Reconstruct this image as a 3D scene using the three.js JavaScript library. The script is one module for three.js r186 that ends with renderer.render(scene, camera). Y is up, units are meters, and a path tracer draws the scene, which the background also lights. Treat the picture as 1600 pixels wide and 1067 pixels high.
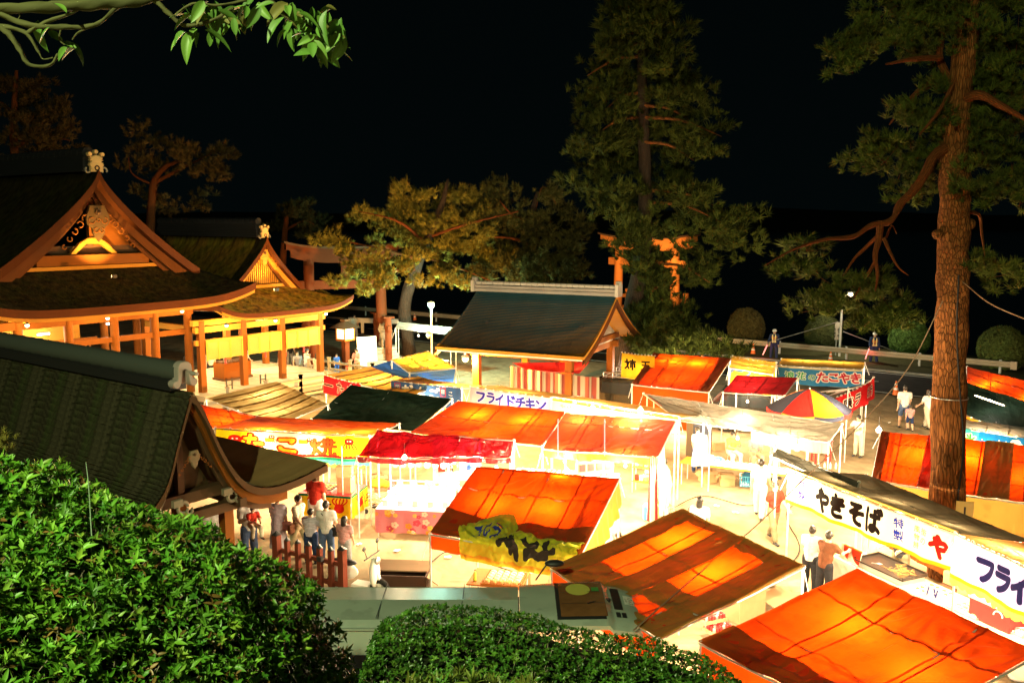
import * as THREE from 'three';
import { mergeGeometries, mergeVertices } from 'three/addons/utils/BufferGeometryUtils.js';
import { RoundedBoxGeometry } from 'three/addons/geometries/RoundedBoxGeometry.js';

// ---------- camera, sky, moon, exposure ----------
const scene = new THREE.Scene();
const EYE = 8.3, FOCAL = 1400, PITCH = THREE.MathUtils.degToRad(7.85);
const camera = new THREE.PerspectiveCamera(2 * Math.atan(533.5 / FOCAL) * 180 / Math.PI, 1600 / 1067, 0.1, 900);
camera.position.set(0, EYE, 0);
camera.rotation.set(-PITCH, 0, 0);
const renderer = new THREE.WebGLRenderer({ antialias: true });
renderer.setSize(1024, 682);
renderer.toneMapping = THREE.LinearToneMapping;
renderer.toneMappingExposure = 1;
renderer.shadowMap.enabled = true;
{ // night sky: almost black, a trace of city glow low down
  const w = 64, h = 32, d = new Float32Array(w * h * 4);
  for (let j = 0; j < h; j++) for (let i = 0; i < w; i++) {
    const el = Math.max(0, (j + .5) / h - .5) * 2, g = Math.exp(-el * 5), o = (j * w + i) * 4;
    d[o] = .0006 + .0002 * g; d[o + 1] = .0013 + .0007 * g; d[o + 2] = .0013 + .0009 * g; d[o + 3] = 1;
  }
  const t = new THREE.DataTexture(d, w, h, THREE.RGBAFormat, THREE.FloatType);
  t.mapping = THREE.EquirectangularReflectionMapping; t.magFilter = THREE.LinearFilter; t.needsUpdate = true;
  scene.background = t; scene.environment = t;
}
const moon = new THREE.DirectionalLight(new THREE.Color(1, .95, .85), .05);
moon.name = 'moon'; moon.position.set(-30, 60, 40); moon.castShadow = true; moon.shadow.radius = 1;
Object.assign(moon.shadow.camera, { left: -50, right: 50, top: 50, bottom: -50, far: 250 });
scene.add(moon, moon.target);

// ---------- small helpers ----------
const V = (x, y, z) => new THREE.Vector3(x, y, z);
const { sin, cos, PI, abs, min, max, floor, sqrt, hypot, atan2, exp } = Math;
function rng(seed) { let s = seed >>> 0; return () => { s = (s + 0x6d2b79f5) | 0; let t = Math.imul(s ^ (s >>> 15), 1 | s); t = (t + Math.imul(t ^ (t >>> 7), 61 | t)) ^ t; return ((t ^ (t >>> 14)) >>> 0) / 4294967296; }; }
const R0 = rng(7), rr = (a, b, r = R0) => a + (b - a) * r();
const lerp = (a, b, t) => a + (b - a) * t, clamp = (x, a, b) => min(b, max(a, x)), ss = (a, b, x) => { const t = clamp((x - a) / (b - a), 0, 1); return t * t * (3 - 2 * t); };
// a spot of the place, from where it is seen in the photograph and its height (or its distance)
function ray(px, py) { const x = (px - 800) / FOCAL, y = -(py - 533.5) / FOCAL; return V(x, -sin(PITCH) + y * cos(PITCH), -(cos(PITCH) + y * sin(PITCH))); }
function P(px, py, h = 0) { const d = ray(px, py); return d.multiplyScalar((h - EYE) / d.y).add(V(0, EYE, 0)); }
function D(px, py, depth) { const d = ray(px, py); return d.multiplyScalar(depth / -d.z).add(V(0, EYE, 0)); }
const used = new Map();
function numbered(n) { const k = used.get(n) ?? 0; used.set(n, k + 1); return k ? n + '_' + String(k).padStart(3, '0') : n; }
function tag(o, label, category, group) { o.userData.label = label; o.userData.category = category; if (group) o.userData.group = group; return o; }
function thing(name, label, category, pos = [0, 0, 0], turn = 0, group) {
  const o = new THREE.Group(); o.name = numbered(name); scene.add(o);
  if (pos.isVector3) o.position.copy(pos); else o.position.set(...pos);
  o.rotation.y = turn; return tag(o, label, category, group);
}
function mesh(name, g, m, parent) {
  const o = new THREE.Mesh(Array.isArray(g) ? merge(g) : g, m);
  o.castShadow = o.receiveShadow = true; o.name = parent ? name : numbered(name); (parent ?? scene).add(o); return o;
}
function struct(name, g, m, parent) { const o = mesh(name, g, m, parent); if (!parent) o.userData.kind = 'structure'; return o; }
function merge(list) {
  const l = list.flat(9).map((g) => {
    const q = g.index ? g.toNonIndexed() : g;
    for (const k of Object.keys(q.attributes)) if (!['position', 'normal', 'uv'].includes(k)) q.deleteAttribute(k);
    if (!q.attributes.uv) q.setAttribute('uv', new THREE.BufferAttribute(new Float32Array(q.attributes.position.count * 2), 2));
    return q;
  });
  return l.length === 1 ? l[0] : mergeGeometries(l);
}
const mv = (g, x = 0, y = 0, z = 0) => g.translate(x, y, z);
// box with uv in metres
function box(w, h, d, x = 0, y = 0, z = 0, rx = 0, ry = 0, rz = 0) {
  const g = new THREE.BoxGeometry(w, h, d).toNonIndexed(), uv = g.attributes.uv, s = [[d, h], [d, h], [w, d], [w, d], [w, h], [w, h]];
  for (let i = 0; i < uv.count; i++) { const [a, b] = s[floor(i / 6)]; const long = max(a, b); uv.setXY(i, (a === long ? uv.getX(i) * a : uv.getY(i) * b) + x * .37 + y * .7, (a === long ? uv.getY(i) * b : uv.getX(i) * a) + z * .53 + y); }
  if (rx || ry || rz) g.applyMatrix4(new THREE.Matrix4().makeRotationFromEuler(new THREE.Euler(rx, ry, rz)));
  return g.translate(x, y, z);
}
function rbox(w, h, d, r, x = 0, y = 0, z = 0, ry = 0) { const g = new RoundedBoxGeometry(w, h, d, 2, min(r, w / 2.1, h / 2.1, d / 2.1)); if (ry) g.rotateY(ry); return g.translate(x, y, z); }
function cyl(r0, r1, h, x = 0, y = 0, z = 0, n = 12) { return new THREE.CylinderGeometry(r1, r0, h, n).translate(x, y + h / 2, z); }
// round bar between two points
function bar(a, b, r0, r1 = r0, n = 8) {
  const d = b.clone().sub(a), L = d.length(), g = new THREE.CylinderGeometry(r1, r0, L, n, 1);
  g.applyQuaternion(new THREE.Quaternion().setFromUnitVectors(V(0, 1, 0), d.normalize()));
  const m = a.clone().add(b).multiplyScalar(.5); return g.translate(m.x, m.y, m.z);
}
// square beam between two points
function beam(a, b, w, h = w) {
  const d = b.clone().sub(a), L = d.length(), z = d.normalize(), up = abs(z.y) > .95 ? V(1, 0, 0) : V(0, 1, 0), x = V().crossVectors(up, z).normalize(), y = V().crossVectors(z, x);
  const g = box(w, h, L), mid = a.clone().add(b).multiplyScalar(.5);
  return g.applyMatrix4(new THREE.Matrix4().makeBasis(x, y, z).setPosition(mid));
}
// tapering tube through points [x, y, z, r]
function tube(pts, seg = 6, n = 7, wob = 0, r = R0) {
  const c = new THREE.CatmullRomCurve3(pts.map((p) => V(p[0], p[1], p[2]))), N = (pts.length - 1) * seg, pos = [], uv = [], idx = [], fr = c.computeFrenetFrames(N), L = c.getLength();
  for (let i = 0; i <= N; i++) {
    const t = i / N, p = c.getPoint(t), k = t * (pts.length - 1), i0 = min(floor(k), pts.length - 2), rad = lerp(pts[i0][3], pts[i0 + 1][3], k - i0), tt = c.getTangent(t);
    let nx = fr.normals[i], nb = fr.binormals[i];
    for (let j = 0; j <= n; j++) {
      const a = j / n * 2 * PI, w = wob ? 1 + wob * sin(a * 3 + i * 1.3) * .5 + wob * sin(a * 2 - i * .9) * .5 : 1;
      pos.push(p.x + rad * w * (cos(a) * nx.x + sin(a) * nb.x), p.y + rad * w * (cos(a) * nx.y + sin(a) * nb.y), p.z + rad * w * (cos(a) * nx.z + sin(a) * nb.z));
      uv.push(j / n * max(.1, pts[0][3] * 6.28), t * L);
      if (i < N && j < n) { const q = i * (n + 1) + j; idx.push(q, q + 1, q + n + 1, q + 1, q + n + 2, q + n + 1); }
    }
  }
  return geo(pos, uv, idx);
}
function geo(pos, uv, idx) {
  const g = new THREE.BufferGeometry();
  g.setAttribute('position', new THREE.Float32BufferAttribute(pos, 3)); g.setAttribute('uv', new THREE.Float32BufferAttribute(uv, 2));
  g.setIndex(idx); g.computeVertexNormals(); return g;
}
// surface fn(u, v) -> Vector3, uv scaled to su, sv
function sheet(fn, nu, nv, su = 1, sv = 1) {
  const pos = [], uv = [], idx = [];
  for (let j = 0; j <= nv; j++) for (let i = 0; i <= nu; i++) {
    const p = fn(i / nu, j / nv); pos.push(p.x, p.y, p.z); uv.push(i / nu * su, j / nv * sv);
    if (i < nu && j < nv) { const q = j * (nu + 1) + i; idx.push(q, q + 1, q + nu + 1, q + 1, q + nu + 2, q + nu + 1); }
  }
  return geo(pos, uv, idx);
}
// the underside and the four edges of a sheet of that thickness
function under(fn, nu, nv, th, su = 1, sv = 1) {
  const lo = (u, v) => { const p = fn(u, v); p.y -= th; return p; }, edge = (f) => sheet((a, b) => { const p = f(a); p.y -= th * b; return p; }, max(nu, nv), 2, su, th);
  return [sheet(lo, nu, nv, su, sv), edge((a) => fn(a, 0)), edge((a) => fn(a, 1)), edge((a) => fn(0, a)), edge((a) => fn(1, a))];
}
function lathe(pts, n = 16) { return new THREE.LatheGeometry(pts.map((p) => new THREE.Vector2(p[0], p[1])), n); }
function ext(pts, depth, holes = [], bevel = 0) {
  const s = pts instanceof THREE.Shape ? pts : new THREE.Shape(pts.map((p) => new THREE.Vector2(p[0], p[1])));
  for (const h of holes) s.holes.push(new THREE.Path(h.map((p) => new THREE.Vector2(p[0], p[1]))));
  return new THREE.ExtrudeGeometry(s, { depth, bevelEnabled: bevel > 0, bevelSize: bevel, bevelThickness: bevel, bevelSegments: 1, curveSegments: 8 }).translate(0, 0, -depth / 2);
}
const spin = (g, a) => g.rotateY(a);

// ---------- noise and textures ----------
function vnoise(seed, period) {
  const r = rng(seed), t = new Float32Array(period * period).map(() => r());
  return (x, y) => { const xi = floor(x), yi = floor(y), a = x - xi, b = y - yi, u = a * a * (3 - 2 * a), v = b * b * (3 - 2 * b), m = (k) => ((k % period) + period) % period, g = (i, j) => t[m(j) * period + m(i)]; return lerp(lerp(g(xi, yi), g(xi + 1, yi), u), lerp(g(xi, yi + 1), g(xi + 1, yi + 1), u), v); };
}
function fbm(seed, base, oct = 4) { const n = []; for (let i = 0; i < oct; i++) n.push(vnoise(seed + i * 13, base << i)); return (x, y) => { let s = 0, a = .5, t = 0; for (let i = 0; i < oct; i++) { s += a * n[i](x * (base << i), y * (base << i)); t += a; a *= .55; } return s / t; }; }
function tex(w, h, fn, srgb, rep = 1, repY = rep) {
  const d = new Uint8Array(w * h * 4);
  for (let j = 0; j < h; j++) for (let i = 0; i < w; i++) { const c = fn((i + .5) / w, (j + .5) / h), o = (j * w + i) * 4; if (typeof c === 'number') d[o] = d[o + 1] = d[o + 2] = clamp(c, 0, 1) * 255; else { d[o] = clamp(c[0], 0, 1) * 255; d[o + 1] = clamp(c[1], 0, 1) * 255; d[o + 2] = clamp(c[2], 0, 1) * 255; } d[o + 3] = 255; }
  const t = new THREE.DataTexture(d, w, h); t.wrapS = t.wrapT = THREE.RepeatWrapping; t.magFilter = THREE.LinearFilter; t.repeat.set(rep, repY); if (srgb) t.colorSpace = THREE.SRGBColorSpace; t.needsUpdate = true; return t;
}
const again = (t, a, b = a) => { const c = t.clone(); c.repeat.set(a, b); return c; };
const col = (r, g, b) => new THREE.Color().setRGB(r, g, b);
const mat = (c, o = {}) => new THREE.MeshPhysicalMaterial({ color: Array.isArray(c) ? col(...c) : c, roughness: .8, specularIntensity: o.metalness || (o.roughness ?? .8) < .6 ? 1 : .22, ...o });
const phys = (c, o = {}) => new THREE.MeshPhysicalMaterial({ color: Array.isArray(c) ? col(...c) : c, roughness: .8, ...o });
const fA = fbm(11, 4, 5), fB = fbm(23, 8, 4), fC = fbm(37, 3, 5), fD = fbm(51, 16, 3);
const T = {
  grain: tex(256, 256, (u, v) => { const n = fA(u, v * .25 + .1), s = fD(u * .12, v) * .5 + fB(u * .1, v) * .5; return .55 + .45 * (.6 * s + .4 * n); }, false, .8, 3),
  mottle: tex(256, 256, (u, v) => .62 + .38 * fA(u, v), false, .5),
  speck: tex(256, 256, (u, v) => .45 + .55 * (.6 * fD(u, v) + .4 * fC(u, v)), false, .5),
  sand: tex(512, 512, (u, v) => { const k = .62 + .5 * (fC(u, v) - .5) + .5 * (fD(u, v) - .5) + .25 * (fA(u, v) - .5); return [k, k * .93, k * .8]; }, false, .16),
  sandBump: tex(512, 512, (u, v) => .5 * fD(u, v) + .5 * fB(u, v), false, .35),
  bark: tex(256, 512, (u, v) => { const p = fB(u, v * .4), q = fA(u + .3 * fC(u, v), v * .5), c = abs(sin((u * 10 + 2.2 * q) * PI)) * .5 + abs(sin((v * 7 + 3 * p) * PI)) * .3; return .25 + .75 * clamp(c + .35 * p - .1, 0, 1); }, false, .9, .45),
  plates: (() => { // bark in scaly plates
    const N = 13, K = 17, r = rng(19), pts = []; for (let j = 0; j < K; j++) for (let i = 0; i < N; i++) pts.push([(i + (j % 2) * .5 + .7 * (r() - .5)) / N, (j + .7 * (r() - .5)) / K, r()]);
    return tex(256, 512, (u, v) => { const uu = u + .09 * (fB(u, v) - .5), vv = v + .12 * (fA(u, v) - .5); let a = 9, b = 9, t = 0; for (const p of pts) { let dx = abs(uu - p[0]); dx -= Math.round(dx); let dy = abs(vv - p[1]); dy -= Math.round(dy); const d = hypot(dx * N, dy * K * .8); if (d < a) { b = a; a = d; t = p[2]; } else if (d < b) b = d; } const e = ss(.02, .28, b - a); return (.5 + .5 * e) * (.55 + .45 * t) * (.35 + .95 * fD(u, v)) * (.7 + .6 * fC(u, v)); }, false, .8, .3); })(),
  thatch: tex(512, 512, (u, v) => { const n = fD(u, v), c = fB(u * 2 % 1, v); const row = (v * 22 + .35 * fC(u, v)) % 1; return .3 + .45 * n * c * 1.6 + .25 * row; }, false, .5, .5),
  moss: tex(256, 256, (u, v) => { const m = ss(.42, .7, fC(u, v) * .6 + fB(u, v) * .4), n = .6 + .7 * (fD(u, v) - .5) * 1.6; return [lerp(.5, .42, m) * n, lerp(.42, .5, m) * n, lerp(.3, .22, m) * n]; }, false, .35),
  cloth: tex(256, 256, (u, v) => { const n = fC(u, v) * .6 + fA(u, v) * .4, st = ss(.62, .75, fB(u, v)); return .58 + .5 * (n - .2) - .12 * st; }, false, .3),
  fold: tex(256, 256, (u, v) => { const a = fA(u, v * .3), b = fC(u * .5, v); return .5 * a + .5 * b; }, false, .6),
  asphalt: tex(256, 256, (u, v) => .55 + .5 * (fD(u, v) - .5) + .45 * (fC(u, v) - .5), false, .3),
};
const wood = (r, g, b, o = {}) => mat([r, g, b], { map: T.grain, bumpMap: T.grain, bumpScale: .006, roughness: .75, ...o });
const M = {
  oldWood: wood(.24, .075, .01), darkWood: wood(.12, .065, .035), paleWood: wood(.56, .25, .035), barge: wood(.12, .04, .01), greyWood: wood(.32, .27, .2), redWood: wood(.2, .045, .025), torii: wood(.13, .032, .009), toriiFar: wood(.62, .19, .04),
  white: mat([.8, .78, .74], { roughness: .6 }), plaster: mat([.72, .68, .6], { map: T.mottle }), black: mat([.02, .02, .022], { roughness: .5 }), rubber: mat([.02, .02, .02], { roughness: .9 }),
  steel: mat([.62, .62, .64], { metalness: .85, roughness: .38 }), pipe: mat([.6, .6, .58], { metalness: .5, roughness: .45 }), greyPaint: mat([.45, .46, .45], { roughness: .5 }),
  stone: mat([.36, .33, .27], { map: T.speck, bumpMap: T.speck, bumpScale: .02 }), bark: mat([.27, .1, .028], { map: T.plates, bumpMap: T.plates, bumpScale: .06, roughness: .95 }), darkBark: mat([.05, .035, .025], { map: T.bark, bumpMap: T.bark, bumpScale: .05, roughness: .95 }), redBark: mat([.17, .05, .014], { map: again(T.bark, 1.6, .9), bumpMap: again(T.bark, 1.6, .9), bumpScale: .03, roughness: .95 }),
  card: mat([.48, .31, .16], { map: T.mottle }), cardIn: mat([.4, .26, .14]), tape: mat([.5, .38, .2], { roughness: .3 }), skin: mat([.5, .3, .2], { roughness: .55 }), hair: mat([.014, .011, .009], { roughness: .45 }), eye: mat([.02, .015, .012], { roughness: .2 }), lip: mat([.4, .14, .11]),
  cyan: mat([.05, .32, .55], { roughness: .4 }), red: mat([.55, .02, .02], { roughness: .5 }), orange: mat([.8, .16, .02], { roughness: .5 }), food: mat([.45, .22, .07], { map: T.speck }), foodPale: mat([.68, .5, .26], { map: T.speck }), green: mat([.06, .25, .05]),
};
const glow = (r, g, b, k) => new THREE.MeshStandardMaterial({ color: 0xffffff, emissive: col(r, g, b), emissiveIntensity: k });
const GL = { warm: glow(1, .8, .5, 9), cool: glow(.85, 1, .95, 9), green: glow(.6, 1, .8, 14), amber: glow(1, .62, .2, 10), paper: glow(1, .72, .3, 1.7) };
// woven cloth that lets light through
const cloths = new Map();
function cloth(r, g, b, through = .5, o = {}) { const k = [r, g, b, through, JSON.stringify(o)].join(); if (!cloths.has(k)) cloths.set(k, phys([r, g, b], { map: T.cloth, bumpMap: T.fold, bumpScale: .03, roughness: 1, transmission: through, thickness: 0, specularIntensity: .25, bumpScale: .07, ...o })); return cloths.get(k); }

// ---------- handwriting: each character as brush strokes in a 100 x 100 box ----------
const INK = {
  や: 'M8 48Q45 30 75 30Q95 34 88 50Q80 62 62 60|M42 8L54 24|M28 18Q45 60 58 95', き: 'M20 25L80 18|M15 45L85 38|M42 5L65 62|M65 62Q45 55 30 65Q22 85 50 92L72 90', そ: 'M25 12L75 12L20 48L88 42|M60 45Q30 60 45 82Q55 92 72 90',
  は: 'M15 10Q8 50 18 92|M38 32L85 30|M62 10L63 75Q60 92 46 88Q32 82 42 72Q60 66 88 86', た: 'M12 28L58 24|M38 6Q30 50 12 92|M58 50L88 48|M54 72Q56 92 90 86', こ: 'M22 22L78 20Q74 30 66 34|M20 66Q24 88 84 82', ん: 'M52 8L12 90Q34 48 48 56Q52 62 54 80Q62 96 90 62',
  フ: 'M15 20L85 20Q80 65 30 92', ラ: 'M25 12L75 12|M15 38L85 38Q80 75 30 92', イ: 'M80 8Q55 40 10 55|M52 32L52 95', ト: 'M35 6L35 95|M35 40L78 60', チ: 'M75 8Q50 20 20 24|M8 46L92 46|M52 20Q56 70 25 94', キ: 'M15 32L82 24|M10 62L90 54|M42 4L58 96', ン: 'M15 18L35 32|M12 88Q60 80 90 25',
  ク: 'M36 6Q28 34 8 50|M34 22L84 22Q78 72 24 94', レ: 'M25 8L25 88Q60 76 92 40', ー: 'M8 50L92 48', の: 'M50 20Q45 65 25 80Q8 80 10 55Q16 20 52 18Q90 18 90 52Q88 82 55 92',
  特: 'M15 15L10 40|M8 30L42 28|M5 60L44 52|M26 5L26 95|M52 20L94 20|M72 4L72 38|M48 40L96 38|M50 58L96 56|M80 40L80 92L70 86|M58 68L66 78', 製: 'M12 8L8 20|M6 20L55 18|M5 32L58 30|M30 4L30 52|M12 52L12 40L50 38L50 50|M70 8L70 40|M88 4L88 52L80 48|M50 54L52 62|M8 64L92 62|M48 64Q30 82 8 88|M35 78L35 96L52 90|M60 64Q70 88 94 96|M82 68L66 80',
  街: 'M20 5L8 25|M22 28L6 50|M16 42L16 95|M36 22L62 22|M49 8L49 42|M32 42L66 42|M36 62L62 62|M49 48L49 84|M32 88L66 82|M72 20L94 20|M70 46L96 46|M84 46L84 94L76 88', 風: 'M18 10L14 60Q12 80 4 92|M18 10L80 10Q78 70 96 92L96 80|M34 24L64 20|M32 38L32 60L66 60L66 38L32 38|M49 24L49 80|M30 84L70 78|M62 70L72 86',
  物: 'M15 15L10 40|M8 30L42 28|M5 60L44 52|M26 5L26 95|M58 6L46 44|M54 24L94 24Q92 80 78 92L70 84|M70 26L50 70|M84 26L60 88', 詩: 'M20 6L26 14|M6 24L42 24|M10 38L38 38|M10 50L38 50|M10 64L10 92L38 92L38 64L10 64|M54 16L92 16|M72 4L72 32|M48 34L96 34|M48 54L96 54|M82 36L82 92L72 86|M58 66L64 76',
  焼: 'M20 10L20 55Q18 80 6 92|M8 28L12 44|M36 26L28 42|M22 56L38 84|M46 22L92 22|M68 6L68 44|M54 10L54 44|M82 10L82 44|M44 46L96 44|M58 52Q58 80 42 92|M76 50L76 84Q80 92 94 86L94 78', 浪: 'M12 10L22 20|M6 34L18 42|M6 92L24 58|M62 4L64 14|M40 18L86 18L86 50L40 50L40 18|M40 34L86 34|M40 50L40 92L56 84|M58 54Q70 80 94 92|M88 58L72 70',
  花: 'M6 20L94 20|M32 6L32 34|M66 6L66 34|M36 38L12 68|M26 56L26 94|M88 46L58 62|M56 38L56 84Q60 92 92 86L92 74', 氷: 'M50 4L50 92L40 84|M24 10L32 22|M10 40L38 40Q30 70 6 86|M88 22L60 44|M54 42Q70 72 96 86', 団: 'M10 8L90 8L90 92L10 92L10 8|M24 34L76 34|M60 18L60 78L48 72|M34 50L44 62',
  姉: 'M20 8Q18 50 38 90|M36 30Q30 70 6 92|M4 32L44 30|M72 4L72 16|M50 20L96 20|M56 36L56 76|M56 36L90 36L90 72|M72 20L72 96', 原: 'M14 12L94 12|M16 12Q16 70 4 92|M56 14L50 26|M34 28L84 28L84 56L34 56L34 28|M34 42L84 42|M60 56L60 92L50 86|M42 66L30 82|M74 64L88 80', 玉: 'M15 15L85 15|M18 48L82 48|M8 88L92 88|M50 15L50 88|M66 62L76 74',
};
const dots = '|M78 4L85 16|M91 1L98 13';
INK.ば = INK.は + dots; INK.だ = INK.た + dots; INK.ご = INK.こ + dots; INK.ド = INK.ト + '|M66 10L74 26|M82 6L90 22'; INK.プ = INK.フ + '|M96 12A8 8 0 1 1 95.9 11.5';
function glyph(c, ch, x, y, s, color, w = 13, edge, ew = 8, sy = s) {
  c.save(); c.translate(x, y); c.scale(s / 100, sy / 100); c.lineCap = c.lineJoin = 'round';
  const ps = INK[ch].split('|').map((d) => new Path2D(d));
  if (edge) { c.strokeStyle = edge; c.lineWidth = w + ew * 2; ps.forEach((p) => c.stroke(p)); }
  c.strokeStyle = color; c.lineWidth = w; ps.forEach((p) => c.stroke(p)); c.restore();
}
const say = (c, text, x, y, s, step, color, w, edge, ew) => [...text].forEach((ch, i) => glyph(c, ch, x + i * step, y, s, color, w, edge, ew));
const down = (c, text, x, y, s, step, color, w, edge, ew) => [...text].forEach((ch, i) => glyph(c, ch, x, y + i * step, s, color, w, edge, ew));
function print(w, h, draw) { const k = document.createElement('canvas'); k.width = w; k.height = h; const c = k.getContext('2d'); draw(c, w, h); const t = new THREE.CanvasTexture(k); t.colorSpace = THREE.SRGBColorSpace; t.wrapS = t.wrapT = THREE.RepeatWrapping; return t; }
const printed = (t, through = .45) => phys([.48, .47, .45], { map: t, roughness: 1, transmission: through * .6, thickness: 0, specularIntensity: .2, bumpMap: again(T.fold, 2, 1), bumpScale: .02 });
// ---------- ground, road, lake ----------
// s runs from the shrine court across the road to the lake, a along the road to the left
const S = (s, a, y = 0) => V(.6 * s - .8 * a, y, -(.8 * s + .6 * a));
const bankN = fbm(71, 3, 4);
function groundY(x, d) { const s = .6 * x + .8 * d; return 6.5 * ss(11, 1.5, d) - 4 * ss(59, 64, s) + (d > 13 && d < 42 ? .03 * (bankN(x * .05, d * .05) - .5) : 0); }
struct('ground', sheet((u, v) => { const x = lerp(-120, 110, u), d = v < .45 ? lerp(-12, 20, v / .45) : lerp(20, 130, (v - .45) / .55); return V(x, groundY(x, d), -d); }, 110, 120, 230, 142), mat([.4, .33, .23], { map: T.sand, bumpMap: T.sandBump, bumpScale: .03, roughness: .95 }));
const strip = (s0, s1, a0, a1, y, n = 1) => sheet((u, v) => S(lerp(s0, s1, v), lerp(a0, a1, u), y), n, 1, abs(a1 - a0), abs(s1 - s0));
struct('road', strip(44, 50.4, -40, 110, .034), mat([.05, .048, .046], { map: T.asphalt, bumpMap: T.asphalt, bumpScale: .01, roughness: .85 }));
struct('road_marking', [strip(44.25, 44.42, -40, 110, .04), strip(49.9, 50.07, -40, 110, .04), ...[...Array(18)].map((_, i) => strip(47.1, 47.25, -36 + i * 8, -31 + i * 8, .04))], mat([.62, .6, .54], { roughness: .7 }));
struct('kerb', [...Array(60)].map((_, i) => beam(S(50.5, -40 + i * 2.5, .06), S(50.5, -37.53 + i * 2.5, .06), .16, .14)), mat([.34, .32, .28], { map: T.speck }));
{ const g = mesh('grass_verge', sheet((u, v) => S(lerp(50.6, 59, v), lerp(-40, 110, u), .05 + .12 * bankN(u * 9, v)), 80, 10, 150, 8.4), mat([.075, .075, .03], { map: T.speck, bumpMap: T.speck, bumpScale: .06, roughness: 1 })); g.userData.kind = 'structure'; }
struct('lake', sheet((u, v) => V(lerp(-700, 700, u), -2.4, -lerp(40, 860, v)), 2, 2, 200, 120), phys([.006, .012, .014], { roughness: .18, bumpMap: again(T.fold, .2), bumpScale: .05 }));
{ // wooded shore across the lake
  const r = fbm(5, 6, 4); struct('far_hills', sheet((u, v) => { const x = lerp(-650, 650, u); return V(x, -3 + v * (9 + 16 * r(u, .3)), -780 - v * 40); }, 90, 6, 50, 6), mat([.02, .028, .018], { map: T.speck, roughness: 1 }));
}
// guardrail along the lake side of the road
{
  const t = thing('guardrail', 'long weathered steel guardrail along the far side of the road', 'guardrail'), prof = [[0, .42], [.05, .47], [.05, .52], [0, .57], [.05, .62], [.05, .68], [0, .74]];
  const rail = []; for (let k = 0; k < 20; k++) rail.push(sheet((u, v) => { const q = v * 6, i = min(5, floor(q)), f = q - i; return S(53 - lerp(prof[i][0], prof[i + 1][0], f), 6.7 + 4 * (k + u), lerp(prof[i][1], prof[i + 1][1], f) + .06); }, 1, 12, 4, .4));
  rail.push(beam(S(52.97, 6.6, .62), S(52.97, 6.9, .62), .16, .42));
  mesh('rail_beam', rail, mat([.5, .4, .28], { map: T.mottle, metalness: .25, roughness: .6 }), t);
  for (let k = 0; k < 20; k++) mesh('post', cyl(.07, .07, .85, ...S(53.12, 7.4 + 4 * k).toArray(), 10), M.greyPaint, t);
}
// cones
{
  const make = () => {
    const t = thing('traffic_cone', '', 'traffic cone', [0, 0, 0], 0, 'orange traffic cones along the road');
    mesh('base', rbox(.38, .04, .38, .015, 0, .02, 0), M.rubber, t); mesh('cone_body', lathe([[.15, .04], [.035, .68], [.02, .7], [0, .7]], 20), M.orange, t);
    for (const [y0, y1] of [[.28, .38], [.5, .58]]) mesh('white_band', lathe([[.152 - .18 * (y0 - .02) + .004, y0], [.152 - .18 * (y1 - .02) + .004, y1]], 20), M.white, t); return t;
  };
  const spots = [[1298, 568, 'traffic cone on the verge between the lamp pole and the helmeted guard'], [1177, 554, 'traffic cone beside the guard at the left end of the guardrail'], [1400, 618, 'traffic cone on the near road edge behind the walking couple'], [648, 501, 'traffic cone on the dark road right of the standing street lamp of green light'.replace('standing street lamp of green light', 'low pine over the stone guardian dog')], [1098, 566, 'traffic cone half hidden behind the orange roof of the far stall']];
  let c0; for (const [x, y, l] of spots) { const o = c0 ? c0.clone() : (c0 = make()); if (o !== c0) { o.name = numbered('traffic_cone'); scene.add(o); } o.position.copy(P(x, y, .05)); o.userData = { ...o.userData, label: l }; }
}
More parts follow.
